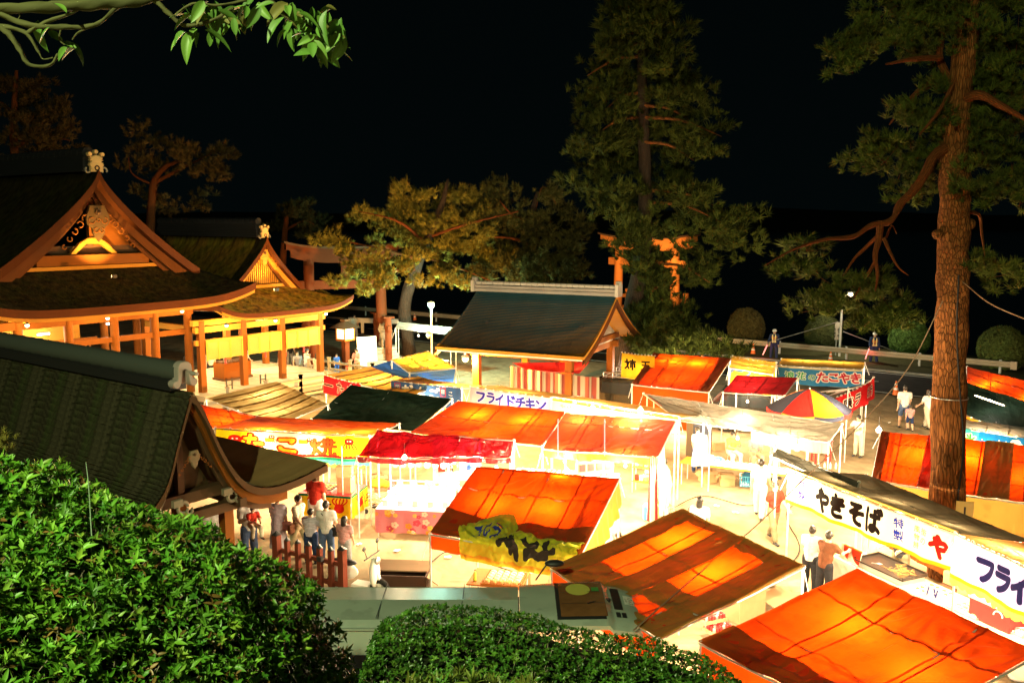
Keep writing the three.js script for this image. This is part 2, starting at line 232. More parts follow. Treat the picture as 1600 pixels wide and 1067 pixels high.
// clipped round bushes beyond the road
{
  const r = rng(91), leaf = new THREE.BufferGeometry(); const pos = []; for (let k = 0; k < 7; k++) { const a = k * .9, b = rr(.2, 1, r), d = V(cos(a) * cos(b), sin(b), sin(a) * cos(b)), s = V(-sin(a), 0, cos(a)).multiplyScalar(.22); pos.push(...s.toArray(), ...s.clone().negate().toArray(), ...d.toArray()); }
  leaf.setAttribute('position', new THREE.Float32BufferAttribute(pos, 3)); leaf.computeVertexNormals();
  for (const [x, y, dep, w, h, l, c] of [[1166, 520, 58, 2.2, 2.4, 'round clipped bush behind the guard at the left end of the guardrail', [.07, .06, .02]], [1287, 520, 56, 2.1, 2.1, 'dim clipped bush behind the lamp pole and its narrow sign', [.05, .06, .02]], [1421, 535, 53.5, 2.15, 2.1, 'green clipped bush right of the guard in the white helmet', [.07, .13, .03]], [1566, 552, 48.5, 2.3, 2.35, 'rightmost clipped bush, by the end of the guardrail', [.09, .12, .03]]]) {
    const p = D(x, y, dep); p.y = .05; const t = thing('clipped_bush', l, 'bush', p, 0), n = 2600;
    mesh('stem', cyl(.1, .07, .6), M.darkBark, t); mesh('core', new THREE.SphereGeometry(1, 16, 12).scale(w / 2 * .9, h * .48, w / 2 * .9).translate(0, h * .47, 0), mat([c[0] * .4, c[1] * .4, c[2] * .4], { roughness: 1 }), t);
    const im = new THREE.InstancedMesh(leaf, mat([c[0], c[1], c[2]], { roughness: .9 }), n), m = new THREE.Matrix4(), q = new THREE.Quaternion(), cc = new THREE.Color();
    for (let i = 0; i < n; i++) { const z = 1 - 1.75 * r(), a = r() * 6.283, k = sqrt(max(0, 1 - z * z)), taper = z > 0 ? 1 : 1, d = V(k * cos(a) * taper, z, k * sin(a) * taper); q.setFromUnitVectors(V(0, 1, 0), d); const s = rr(.09, .2, r), wob = .9 + .16 * bankN(a * .6, z * 1.5) + rr(-.03, .04, r); m.compose(V(d.x * w / 2 * wob, h * .47 + d.y * h * .52 * wob, d.z * w / 2 * wob), q, V(s, s, s)); im.setMatrixAt(i, m); const b = rr(.6, 1.3, r); im.setColorAt(i, cc.setRGB(b, b, b)); }
    im.name = 'foliage'; im.userData.kind = 'stuff'; im.castShadow = im.receiveShadow = true; t.add(im);
  }
}
// lamps: every one is a glowing body with a light inside
function lampLight(parent, at, color, k, r = 2) { const l = new THREE.PointLight(color, k); l.name = 'light'; l.position.copy(at); l.castShadow = true; l.shadow.radius = r; parent.add(l); }
function bulb(at, k, label, group, color = col(1, .75, .43), drop = .25, size = .05) {
  const t = thing('hanging_bulb', label, 'light bulb', at, 0, group);
  mesh('cord', bar(V(0, .1, 0), V(0, .1 + drop, 0), .006), M.black, t); mesh('socket', cyl(.012, .014, .06, 0, size * 1.25, 0), M.black, t); k *= k > 20 ? 1.05 : 4.2;
  mesh('bulb_glass', lathe([[0, -size], [size * .6, -size * .8], [size, 0], [size * .75, size * .6], [.014, size * 1.25]], 14), GL.warm, t);
  lampLight(t, V(0, 0, 0), color, k, 2.2); return t;
}
{ // mercury lamp on a pole beside the shelter
  const p = P(675, 596, 0), top = D(676, 478, -p.z).y, t = thing('lamp_post', 'slim white lamp post with glowing green-white globe left of the shelter', 'lamp post', p);
  mesh('pole', [cyl(.055, .045, top), cyl(.09, .09, .5)], M.white, t); mesh('lamp_cap', lathe([[0, top + .26], [.16, top + .2], [.17, top + .17], [.03, top + .16]], 16), M.greyPaint, t); mesh('lamp_globe', new THREE.SphereGeometry(.16, 20, 14).translate(0, top + .05, 0), GL.green, t);
  for (const y of [2.4, 2.62]) mesh('loudspeaker', [lathe([[.03, 0], [.05, .1], [.14, .24], [.13, .25]], 14).rotateX(PI / 2 + .3).rotateY(y * 7).translate(0, y, 0)], M.greyPaint, t);
  lampLight(t, V(0, top + .05, 0), col(.5, 1, .75), 380, 6);
}
{ // street lamp by the lake
  const p = P(1312, 558, .05), top = D(1324, 462, -p.z).y, t = thing('street_lamp', 'thin street lamp with a small white light by the lakeside guardrail', 'street lamp', p);
  mesh('pole', cyl(.07, .05, top - .1), M.white, t); mesh('arm', bar(V(0, top - .15, 0), V(.45, top + .1, 0), .035), M.white, t); mesh('lamp_head', rbox(.42, .1, .2, .04, .5, top + .16, 0), M.greyPaint, t); mesh('lamp_glass', new THREE.SphereGeometry(.12, 14, 10).translate(.5, top + .03, 0), GL.warm, t);
  lampLight(t, V(.5, top + .03, 0), col(1, .85, .6), 70, 5);
  const q = P(1306, 557, .05), s = thing('notice_sign', 'tall narrow white notice board on a post beside the lakeside lamp', 'sign', q, .2);
  mesh('post', cyl(.03, .03, 2), M.greyPaint, s); mesh('board', box(.3, 1.05, .03, 0, 1.55, .04), printed(print(64, 220, (c, w, h) => { c.fillStyle = '#e8e0d0'; c.fillRect(0, 0, w, h); down(c, '特の街', 10, 14, 44, 62, '#222', 10); }), 0), s);
}
for (const [a, b, l] of [[[1193, 537, 1.3], [1310, 503, 4], 'stay wire slanting from the guardrail up to the lakeside sign'], [[1318, 518, 3], [1402, 550, .9], 'stay wire slanting from the lakeside lamp down to the right']]) { const A = D(a[0], a[1], 52), B = D(b[0], b[1], 52); tag(mesh('stay_wire', bar(A, B, .02), M.steel), l, 'wire'); }
{ // lit panel of cars' lights and low white barrier at the left end of the road
  const t = thing('road_barrier', 'low pale barrier rail along the road behind the near gate posts', 'barrier', [0, 0, 0]); const a = P(545, 520, 0), b = P(632, 523, 0), n = 4;
  mesh('rail', beam(V(a.x, .95, a.z), V(b.x, .95, b.z), .18, .35), M.white, t); for (let i = 0; i <= n; i++) { const q = a.clone().lerp(b, i / n); mesh('post', box(.2, 1, .2, q.x, .5, q.z), M.white, t); }
}
// ---------- shrine halls: local x along the front (away to the right), z towards the court ----------
const TURN = .9273;                                   // local x -> (.6, 0, -.8)
const HALL = [-13.35, 0, -38];
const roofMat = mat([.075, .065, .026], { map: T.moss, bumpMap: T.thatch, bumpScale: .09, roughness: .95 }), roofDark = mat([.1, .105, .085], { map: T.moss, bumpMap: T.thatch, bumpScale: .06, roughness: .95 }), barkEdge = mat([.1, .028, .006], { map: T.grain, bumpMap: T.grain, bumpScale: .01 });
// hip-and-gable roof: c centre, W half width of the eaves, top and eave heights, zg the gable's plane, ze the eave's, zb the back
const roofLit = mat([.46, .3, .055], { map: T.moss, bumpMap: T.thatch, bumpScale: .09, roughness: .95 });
function hallRoof(t, o) {
  const { c, W, Y1, Ye, Yg, Wg, zg, ze, zb, over, lift } = o;
  const prof = (x) => { const q = min(abs(x) / Wg, 1.6), a = q <= 1 ? lerp(Y1, Yg, pow(q, .62) * .55 + q * .45) : 0; return q <= 1 ? a : Yg - (Yg - Ye) * ss(0, 1, (abs(x) - Wg) / (W - Wg)) * .55 - (Yg - Ye) * .45 * min(1, (abs(x) - Wg) / (W - Wg)); };
  const { pow } = Math, up = (x, z) => lift * pow(clamp(abs(x) / W, 0, 1), 4) * ss(zg - 3, ze, z) + lift * .4 * pow(clamp((abs(x) / W - .6) / .4, 0, 1), 2);
  const skirt = (z) => { const q = (ze - z) / (ze - zg); return Ye + (o.Ys - Ye) * (q * .7 + q * q * .3); };
  const main = (x, z) => prof(x) + up(x, z);
  const f1 = (u, v) => { const x = lerp(-W, W, u), z = lerp(zb, zg, v); return V(c + x, main(x, z), z); };
  const fv = (u, v) => { const x = lerp(-Wg, Wg, u), z = lerp(zg, zg + over * (1 + .25 * (1 - abs(x) / Wg)), v); return V(c + x, main(x, z) + .01, z); };
  const f2 = (u, v) => { const x = lerp(-W, W, u), z = lerp(zg, ze, v); return V(c + x, min(prof(x), skirt(z)) + up(x, z) + .02, z); };
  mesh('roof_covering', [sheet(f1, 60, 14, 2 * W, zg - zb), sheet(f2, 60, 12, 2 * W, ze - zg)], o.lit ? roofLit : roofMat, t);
  mesh('verge_covering', sheet(fv, 50, 3, 2 * Wg, over), roofMat, t);
  const th = o.th; mesh('eave_edge', [...under(f2, 60, 8, th, 2 * W, 3), ...under(f1, 40, 6, th, 2 * W, 8)], barkEdge, t);
  const vlo = (k) => (u, v) => { const p = fv(u, v); p.y -= k; return p; };
  mesh('verge_edge', [...under(fv, 50, 3, th * 1.25, 2 * Wg, over)], barkEdge, t);
  // barge boards under the verge, in two layers
  const board = (zo, dy, h, d) => [-1, 1].map((sd) => { const front = (u, v) => { const x = sd * lerp(.02, Wg * .985, u); return V(c + x, main(x, zg) - th * 1.25 - dy - h * v * lerp(1, 1.35, u), zg + zo); }; const back = (u, v) => { const p = front(u, v); p.z -= d; return p; }; return [sheet(front, 30, 2, Wg * 1.3, h), sheet(back, 30, 2, Wg, h), sheet((u, v) => { const p = front(u, 1); p.z -= d * v; return p; }, 30, 1, Wg * 1.3, d), sheet((u, v) => { const p = front(1, u); p.z -= d * v; return p; }, 2, 1, h, d)]; });
  mesh('barge_board', board(over * .72, 0, .34 * o.k, .14), o.barge ?? M.barge, t); mesh('barge_board', board(over * .45, .1 * o.k, .42 * o.k, .1), M.barge, t);
  return { main, skirt, f2, fv, up };
}
function ridgeCaps(t, c, y, z0, z1, w) {
  const g = []; for (let k = 0; k < 5; k++) g.push(box(w * (1 - k * .1), .13, z1 - z0 - .1 * k, c, y + .065 + k * .135, (z0 + z1) / 2)); mesh('ridge_tile', g, M.black, t);
  const caps = []; for (let z = z0 + .3; z < z1; z += .45) caps.push(new THREE.CylinderGeometry(w * .34, w * .34, .4, 12).rotateX(PI / 2).translate(c, y + .72, z)); mesh('ridge_cap', caps, M.black, t);
}
function crest(t, c, y, z, k) { // carved end of the ridge
  const o = mesh('ridge_ornament', [ext([[-.4, 0], [.4, 0], [.36, .3], [.46, .42], [.3, .52], [.3, .72], [.4, .86], [0, 1.02], [-.4, .86], [-.3, .72], [-.3, .52], [-.46, .42], [-.36, .3]].map((p) => [p[0] * k, p[1] * k]), .22 * k, [], .02).translate(c, y, z), ...[[-.42, 1.08], [0, 1.24], [.42, 1.08]].map((p) => new THREE.CylinderGeometry(.13 * k, .13 * k, .3 * k, 14).rotateX(PI / 2).translate(c + p[0] * k, y + p[1] * k, z)), ...[.34, .52, .7].map((q) => box(.86 * k, .05 * k, .3 * k, c, y + q * k, z))], mat([.8, .56, .24], { map: T.mottle }), t);
  mesh('ornament_crest', new THREE.TorusGeometry(.14 * k, .05 * k, 8, 16).translate(c, y + .2 * k, z + .14 * k), M.darkWood, o);
  for (const sd of [-1, 1]) mesh('ornament_scroll', new THREE.TorusGeometry(.17 * k, .06 * k, 8, 18, 4.6).rotateZ(sd > 0 ? -.6 : 2.2).translate(c + sd * .55 * k, y + .08 * k, z), mat([.3, .26, .2]), o);
}
function pendant(t, c, y, z, k, m) { // hanging carved board under the apex: lobes, scrolls and a six-sided boss
  const s = new THREE.Shape(); s.moveTo(-.3 * k, .7 * k); s.lineTo(.3 * k, .7 * k); s.bezierCurveTo(.36 * k, .4 * k, .5 * k, .35 * k, .46 * k, .1 * k); s.bezierCurveTo(.44 * k, -.12 * k, .2 * k, -.1 * k, .24 * k, -.3 * k); s.bezierCurveTo(.24 * k, -.5 * k, .06 * k, -.6 * k, 0, -.72 * k);
  s.bezierCurveTo(-.06 * k, -.6 * k, -.24 * k, -.5 * k, -.24 * k, -.3 * k); s.bezierCurveTo(-.2 * k, -.1 * k, -.44 * k, -.12 * k, -.46 * k, .1 * k); s.bezierCurveTo(-.5 * k, .35 * k, -.36 * k, .4 * k, -.3 * k, .7 * k);
  const p = mesh('gable_pendant', ext(s, .1 * k, [], .015).translate(c, y, z), m, t);
  mesh('boss', [new THREE.CylinderGeometry(.15 * k, .15 * k, .14 * k, 6).rotateX(PI / 2).translate(c, y + .42 * k, z + .08 * k), new THREE.SphereGeometry(.07 * k, 10, 8).translate(c, y + .42 * k, z + .17 * k)], M.darkWood, p);
  const sc = []; for (const [x, yy, r] of [[-.27, .1, .12], [.27, .1, .12], [-.11, -.28, .09], [.11, -.28, .09], [0, .12, .07]]) sc.push(new THREE.TorusGeometry(r * k, .022 * k, 6, 18, 5.2).rotateZ(x < 0 ? 1 : 2.6).translate(c + x * k, y + yy * k, z + .065 * k));
  for (const sd of [-1, 1]) for (let i = 0; i < 5; i++) sc.push(new THREE.TorusGeometry((.13 - i * .012) * k, .035 * k, 6, 14, 4.8).rotateZ(sd * (1 + i)).translate(c + sd * (.5 + i * .23) * k, y + (.2 - i * .24 - i * i * .01) * k, z + .02));
  mesh('carved_scroll', sc, M.oldWood, p);
}
{ // the two joined worship halls
  const t = thing('worship_hall', 'large shrine hall with tall bark-covered gable roof, leftmost and highest', 'shrine hall', HALL, TURN);
  const o = { c: -3.75, W: 5.75, Y1: 10.15, Ye: 5.0, Yg: 6.0, Ys: 6.25, Wg: 4.4, zg: -1.6, ze: 1.3, zb: -13, over: .85, lift: .38, th: .3, k: 1.1 }, R = hallRoof(t, o);
  // gable wall set back under the verge
  mesh('gable_wall', ext([[-3.6, 6.25], [3.6, 6.25], [1.9, 7.35], [.9, 8.3], [0, 9.3], [-.9, 8.3], [-1.9, 7.35]].map(([x, y]) => [x + o.c, y]), .1).translate(0, 0, o.zg - .1), M.darkWood, t);
  mesh('gable_sill', box(6.6, .14, .3, o.c, 6.36, o.zg + .22), M.paleWood, t); mesh('gable_beam', box(4.6, .4, .34, o.c, 6.66, o.zg + .2), M.oldWood, t);
  mesh('frog_leg_strut', [ext([[-.95, 0], [-.75, 0], [-.3, .38], [.3, .38], [.75, 0], [.95, 0], [.55, .42], [.2, .62], [-.2, .62], [-.55, .42]], .2).translate(o.c, 6.9, o.zg + .22)], M.paleWood, t); mesh('king_post', box(.24, 1.7, .2, o.c, 8.2, o.zg + .15), M.oldWood, t);
  for (const sd of [-1, 1]) mesh('gable_panel', ext([[.15, 0], [2.1, 0], [.15, 1.5]], .05).scale(sd, 1, 1).translate(o.c, 7.2, o.zg + .02), M.oldWood, t);
  pendant(t, o.c, 8.1, o.zg + o.over * .72 + .1, .98, mat([.13, .075, .03], { map: T.grain, bumpMap: T.grain, bumpScale: .02 }));
  ridgeCaps(t, o.c, o.Y1 - .05, o.zb, o.zg + .5, .7); crest(t, o.c, o.Y1 - .05, o.zg + .85, .6);
  // rafters, fascia
  const raf = []; for (let x = -5.5; x <= 5.5; x += .3) raf.push(beam(V(o.c + x, R.skirt(-1.2) - .52 + R.up(x, -1) * .4, -1.2), V(o.c + x, o.Ye - .36 + R.up(x, 1.2), 1.15), .09, .11)); (mesh('rafters', raf, M.paleWood, t).userData.kind = 'stuff');
  mesh('fascia', sheet((u, v) => { const x = lerp(-5.7, 5.7, u); return V(o.c + x, o.Ye - .27 - v * .14 + R.up(x, 1.3), 1.27); }, 40, 1, 11, .14), M.paleWood, t);
  // frame of posts and beams
  for (const x of [-9.1, -7.2, -5.35, -3.5, -1.75, -.2]) { mesh('pillar', [cyl(.17, .17, 4.25, x - .02, .7, -.55, 14), box(.44, .2, .44, x - .02, 4.7, -.55)], M.oldWood, t); if (x > -8 && x < 0) mesh('pillar', cyl(.17, .17, 4.1, x, .7, -4.6, 14), M.oldWood, t); }
  mesh('lintel', box(9.4, .3, .22, -4.7, 4.38, -.55), M.oldWood, t); mesh('lintel', box(9.4, .22, .16, -4.7, 3.5, -.55), M.oldWood, t); mesh('eave_beam', box(9.2, .3, .24, -4.7, 4.9, -.55), M.paleWood, t);
  mesh('bracket', [-9.1, -7.2, -5.35, -3.5, -1.75, -.2].flatMap((x) => [box(.9, .16, .2, x, 4.66, -.35), box(.22, .2, .7, x, 4.62, -.2)]), M.paleWood, t);
  const slat = []; for (let x = -6.9; x < -3.7; x += .16) mesh('lattice_slat', box(.07, 1.75, .05, x, 2.55, -1.9), M.darkWood, t);
  mesh('lattice_rail', [box(3.5, .12, .1, -5.3, 3.45, -1.9), box(3.5, .14, .1, -5.3, 1.65, -1.9)], M.oldWood, t); mesh('back_wall', [box(6, 3.2, .1, -7, 2.4, -2.4), box(6, 3, .1, -6, 2.4, -7)], M.paleWood, t);
  mesh('paper_screen', box(.5, 1.6, .05, -7.6, 2.6, -1.86), GL.paper, t);
  mesh('floor', box(10.2, .24, 6.4, -4.7, .72, -2.9), wood(.52, .42, .28), t); mesh('floor_beam', box(10.2, .5, .14, -4.7, .35, .2), M.greyWood, t);
}
{
  const t = thing('dance_hall', 'smaller open shrine hall with mossy lit roof and yellow bamboo blinds', 'shrine hall', HALL, TURN);
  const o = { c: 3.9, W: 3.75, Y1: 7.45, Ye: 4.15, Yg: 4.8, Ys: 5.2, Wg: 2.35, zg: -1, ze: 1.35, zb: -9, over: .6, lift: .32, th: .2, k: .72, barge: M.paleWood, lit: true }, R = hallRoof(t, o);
  const ws = 1.75; mesh('gable_wall', ext([[-ws, 5.2], [ws, 5.2], [.8, 6.1], [0, 7.0], [-.8, 6.1]].map(([x, y]) => [x + o.c, y]), .06).translate(0, 0, o.zg - .06), M.darkWood, t);
  for (let x = -1.5; x <= 1.5; x += .115) mesh('gable_slat', box(.055, max(.05, 1.62 * (1 - pow1(abs(x) / 1.75))), .05, o.c + x, 5.22 + .81 * (1 - pow1(abs(x) / 1.75)), o.zg + .06), M.paleWood, t);
  mesh('gable_beam', [box(3.5, .14, .2, o.c, 5.16, o.zg + .15)], M.paleWood, t); pendant(t, o.c, 6.5, o.zg + o.over * .72 + .06, .5, M.paleWood);
  ridgeCaps(t, o.c, o.Y1 - .03, o.zb, o.zg + .3, .5); crest(t, o.c, o.Y1 - .03, o.zg + .55, .44);
  const raf = []; for (let x = -3.6; x <= 3.6; x += .22) raf.push(beam(V(o.c + x, R.skirt(-.7) - .34 + R.up(x, -.6) * .4, -.7), V(o.c + x, o.Ye - .25 + R.up(x, 1.2), 1.22), .07, .08)); (mesh('rafters', raf, M.paleWood, t).userData.kind = 'stuff');
  mesh('fascia', sheet((u, v) => { const x = lerp(-3.7, 3.7, u); return V(o.c + x, o.Ye - .18 - v * .1 + R.up(x, 1.3), 1.32); }, 30, 1, 7, .1), M.paleWood, t);
  for (const x of [0, 2.15, 4.3, 6.6]) for (const z of [0, -4.2]) mesh('pillar', box(.26, 3.3, .26, x, 2.3, z), M.oldWood, t);
  mesh('lintel', [box(7.2, .26, .2, 3.3, 3.55, 0), box(7.2, .22, .16, 3.3, 3.0, 0), box(7.4, .24, .24, 3.3, 3.86, 0), box(.2, .26, 4.4, 0, 3.55, -2.1), box(.2, .26, 4.4, 6.6, 3.55, -2.1)], M.paleWood, t);
  mesh('floor', box(7.6, .22, 6.2, 3.3, .7, -2.2), wood(.6, .5, .36), t);
  for (let k = 0; k < 16; k++) mesh('floor_board', box(.44, .03, 6.1, -.3 + k * .475, .83, -2.2), M.boards ??= wood(.62, .52, .38), t);
  mesh('floor_beam', [box(7.6, .4, .16, 3.3, .4, .8), box(.16, .4, 6, 7.05, .4, -2.2)], M.greyWood, t);
  // bamboo blinds rolled down from the lintel, with tassels
  const blind = phys([.78, .55, .1], { transmission: .45, thickness: 0, map: tex(64, 256, (u, v) => [.8 + .2 * sin(v * 200), .8 + .2 * sin(v * 200), .7], false, 1, 2), roughness: .6 });
  for (const [x0, x1] of [[.14, 2.02], [2.28, 4.17], [4.43, 6.47]]) {
    const b = []; for (let k = 0; k < 26; k++) b.push(new THREE.CylinderGeometry(.016, .016, x1 - x0, 5).rotateZ(PI / 2).translate((x0 + x1) / 2, 3.02 - k * .031, .16)); const o2 = mesh('bamboo_blind', b, blind, t);
    mesh('blind_edge', [box(x1 - x0, .09, .02, (x0 + x1) / 2, 3.05, .185), ...[.0, .33, .66, 1].map((q) => box(.07, .82, .012, lerp(x0 + .035, x1 - .035, q), 2.62, .182))], cloth(.55, .4, .06, 0), o2);
    mesh('tassel', [cyl(.05, .02, .22, (x0 + x1) / 2, 1.98, .18), new THREE.SphereGeometry(.045, 8, 6).translate((x0 + x1) / 2, 2.2, .18)], M.red, o2);
  }
  // lit ceiling lamps
  for (const [x, z] of [[1.2, -2.4], [5.2, -2.4], [3.3, -4.6]]) { mesh('ceiling_lamp', rbox(.9, .07, .22, .02, x, 3.32, z), GL.warm, t); lampLight(t, V(x, 3.2, z), col(1, .68, .3), 60, 8); }
}
for (const [x, y, z, l] of [[.8, 3.72, .75, 'small lamp under the left front eave of the dance hall'], [3.4, 3.7, .75, 'small lamp under the middle front eave of the dance hall'], [6.4, 3.75, .75, 'small lamp under the right front eave of the dance hall'], [-1.2, 4.5, .6, 'small lamp under the right front eave of the large hall'], [-4.4, 4.5, .6, 'small lamp under the middle front eave of the large hall'], [-7.4, 4.5, .6, 'small lamp under the left front eave of the large hall']]) {
  const p = V(x, y, z).applyAxisAngle(V(0, 1, 0), TURN).add(V(...HALL)), t = thing('eave_lamp', l, 'lamp', p, TURN, 'small lamps under the shrine eaves'); mesh('lamp_glass', new THREE.SphereGeometry(.07, 12, 8), GL.warm, t); mesh('shade', lathe([[.02, .12], [.12, .06], [.13, .05]], 12), M.black, t); lampLight(t, V(0, 0, 0), col(1, .62, .2), 15, 3);
}
for (const [x, y, z, k, l] of [[-3.75, 6.0, .1, 60, 'small floodlight on the skirt roof lighting the large gable'], [3.9, 5.0, .25, 26, 'small floodlight on the skirt roof lighting the smaller gable']]) {
  const p = V(x, y, z).applyAxisAngle(V(0, 1, 0), TURN).add(V(...HALL)), t = thing('floodlight', l, 'lamp', p, TURN); mesh('lamp_glass', rbox(.16, .1, .05, .01, 0, .05, -.05), GL.amber, t); mesh('housing', rbox(.2, .14, .08, .02, 0, .05, .02), M.black, t); const sp = new THREE.SpotLight(col(1, .56, .14), k * 1.6, 0, .75, .5); sp.name = 'light'; sp.position.set(0, .12, -.14); sp.castShadow = true; sp.shadow.radius = 3; sp.target.position.set(0, 2, -1.4); t.add(sp, sp.target);
}
function pow1(q) { return Math.pow(clamp(q, 0, 1), .72); }
for (const [x, y, z, k, l] of [[-2.6, 3.9, -2.4, 14, 'white tube lamp under the left end of the large hall ceiling'], [-6, 3.9, -1.2, 26, 'tube lamp behind the lattice of the large hall']]) {
  const p = V(x, y, z).applyAxisAngle(V(0, 1, 0), TURN).add(V(...HALL)), t = thing('tube_lamp', l, 'lamp', p, TURN); mesh('tube', new THREE.CylinderGeometry(.03, .03, .45, 10).rotateZ(PI / 2), GL.cool, t); mesh('casing', box(.48, .05, .12, 0, .06, 0), M.white, t); lampLight(t, V(0, -.02, 0), col(1, .88, .62), k, 4);
}
function loc(x, y, z) { return V(x, y, z).applyAxisAngle(V(0, 1, 0), TURN).add(V(...HALL)); }
{ // verandah railing of the hall and the ramp fence towards the court
  const make = (pts, label, name = 'verandah_railing') => { const t = thing(name, label, 'railing', [0, 0, 0]); for (let i = 0; i < pts.length - 1; i++) { const a = pts[i], b = pts[i + 1]; for (const h of [1.05, .72, .38]) mesh('rail', beam(V(a.x, a.y + h, a.z), V(b.x, b.y + h, b.z), h > 1 ? .13 : .09, .1), M.greyWood, t); const n = max(1, Math.round(a.distanceTo(b) / 1.5)); for (let k = 0; k <= n; k++) { const q = a.clone().lerp(b, k / n); mesh('baluster', [box(.13, 1.25, .13, q.x, q.y + .62, q.z), box(.18, .05, .18, q.x, q.y + 1.27, q.z)], M.greyWood, t); } } };
  make([loc(-.5, .15, 2.5), loc(3.2, .15, 2.6), loc(7.3, .15, 2.9)], 'grey wooden railing along the front of the lit dance hall'); make([loc(7.3, .15, 2.9), loc(7.4, .15, -1.8)], 'grey wooden side railing right of the lit dance hall'); make([loc(-2.8, .8, -4.4), loc(-.2, .8, -4.4)], 'low wooden railing inside the large hall');
}
{ const t = thing('offering_box', 'plain wooden offering box on the floor of the dance hall', 'box', loc(2.9, .845, -1.9), TURN); mesh('body', box(1.5, .75, .8, 0, .42, 0), M.oldWood, t); mesh('plinth', box(1.6, .1, .9, 0, .05, 0), M.darkWood, t); for (let k = 0; k < 7; k++) mesh('slat', box(.09, .05, .78, -.6 + k * .2, .83, 0), M.darkWood, t); }
for (const [x, l] of [[1.1, 'small black stand on the dance hall floor, nearest the court'], [2.9, 'small black stand on the dance hall floor by the second pillar']]) { const t = thing('floor_stand', l, 'stand', loc(x, .845, .35), TURN); for (const s of [-.14, .14]) mesh('leg', box(.05, .42, .05, s, .21, 0), M.black, t); mesh('cross_bar', box(.32, .04, .04, 0, .2, 0), M.black, t); }

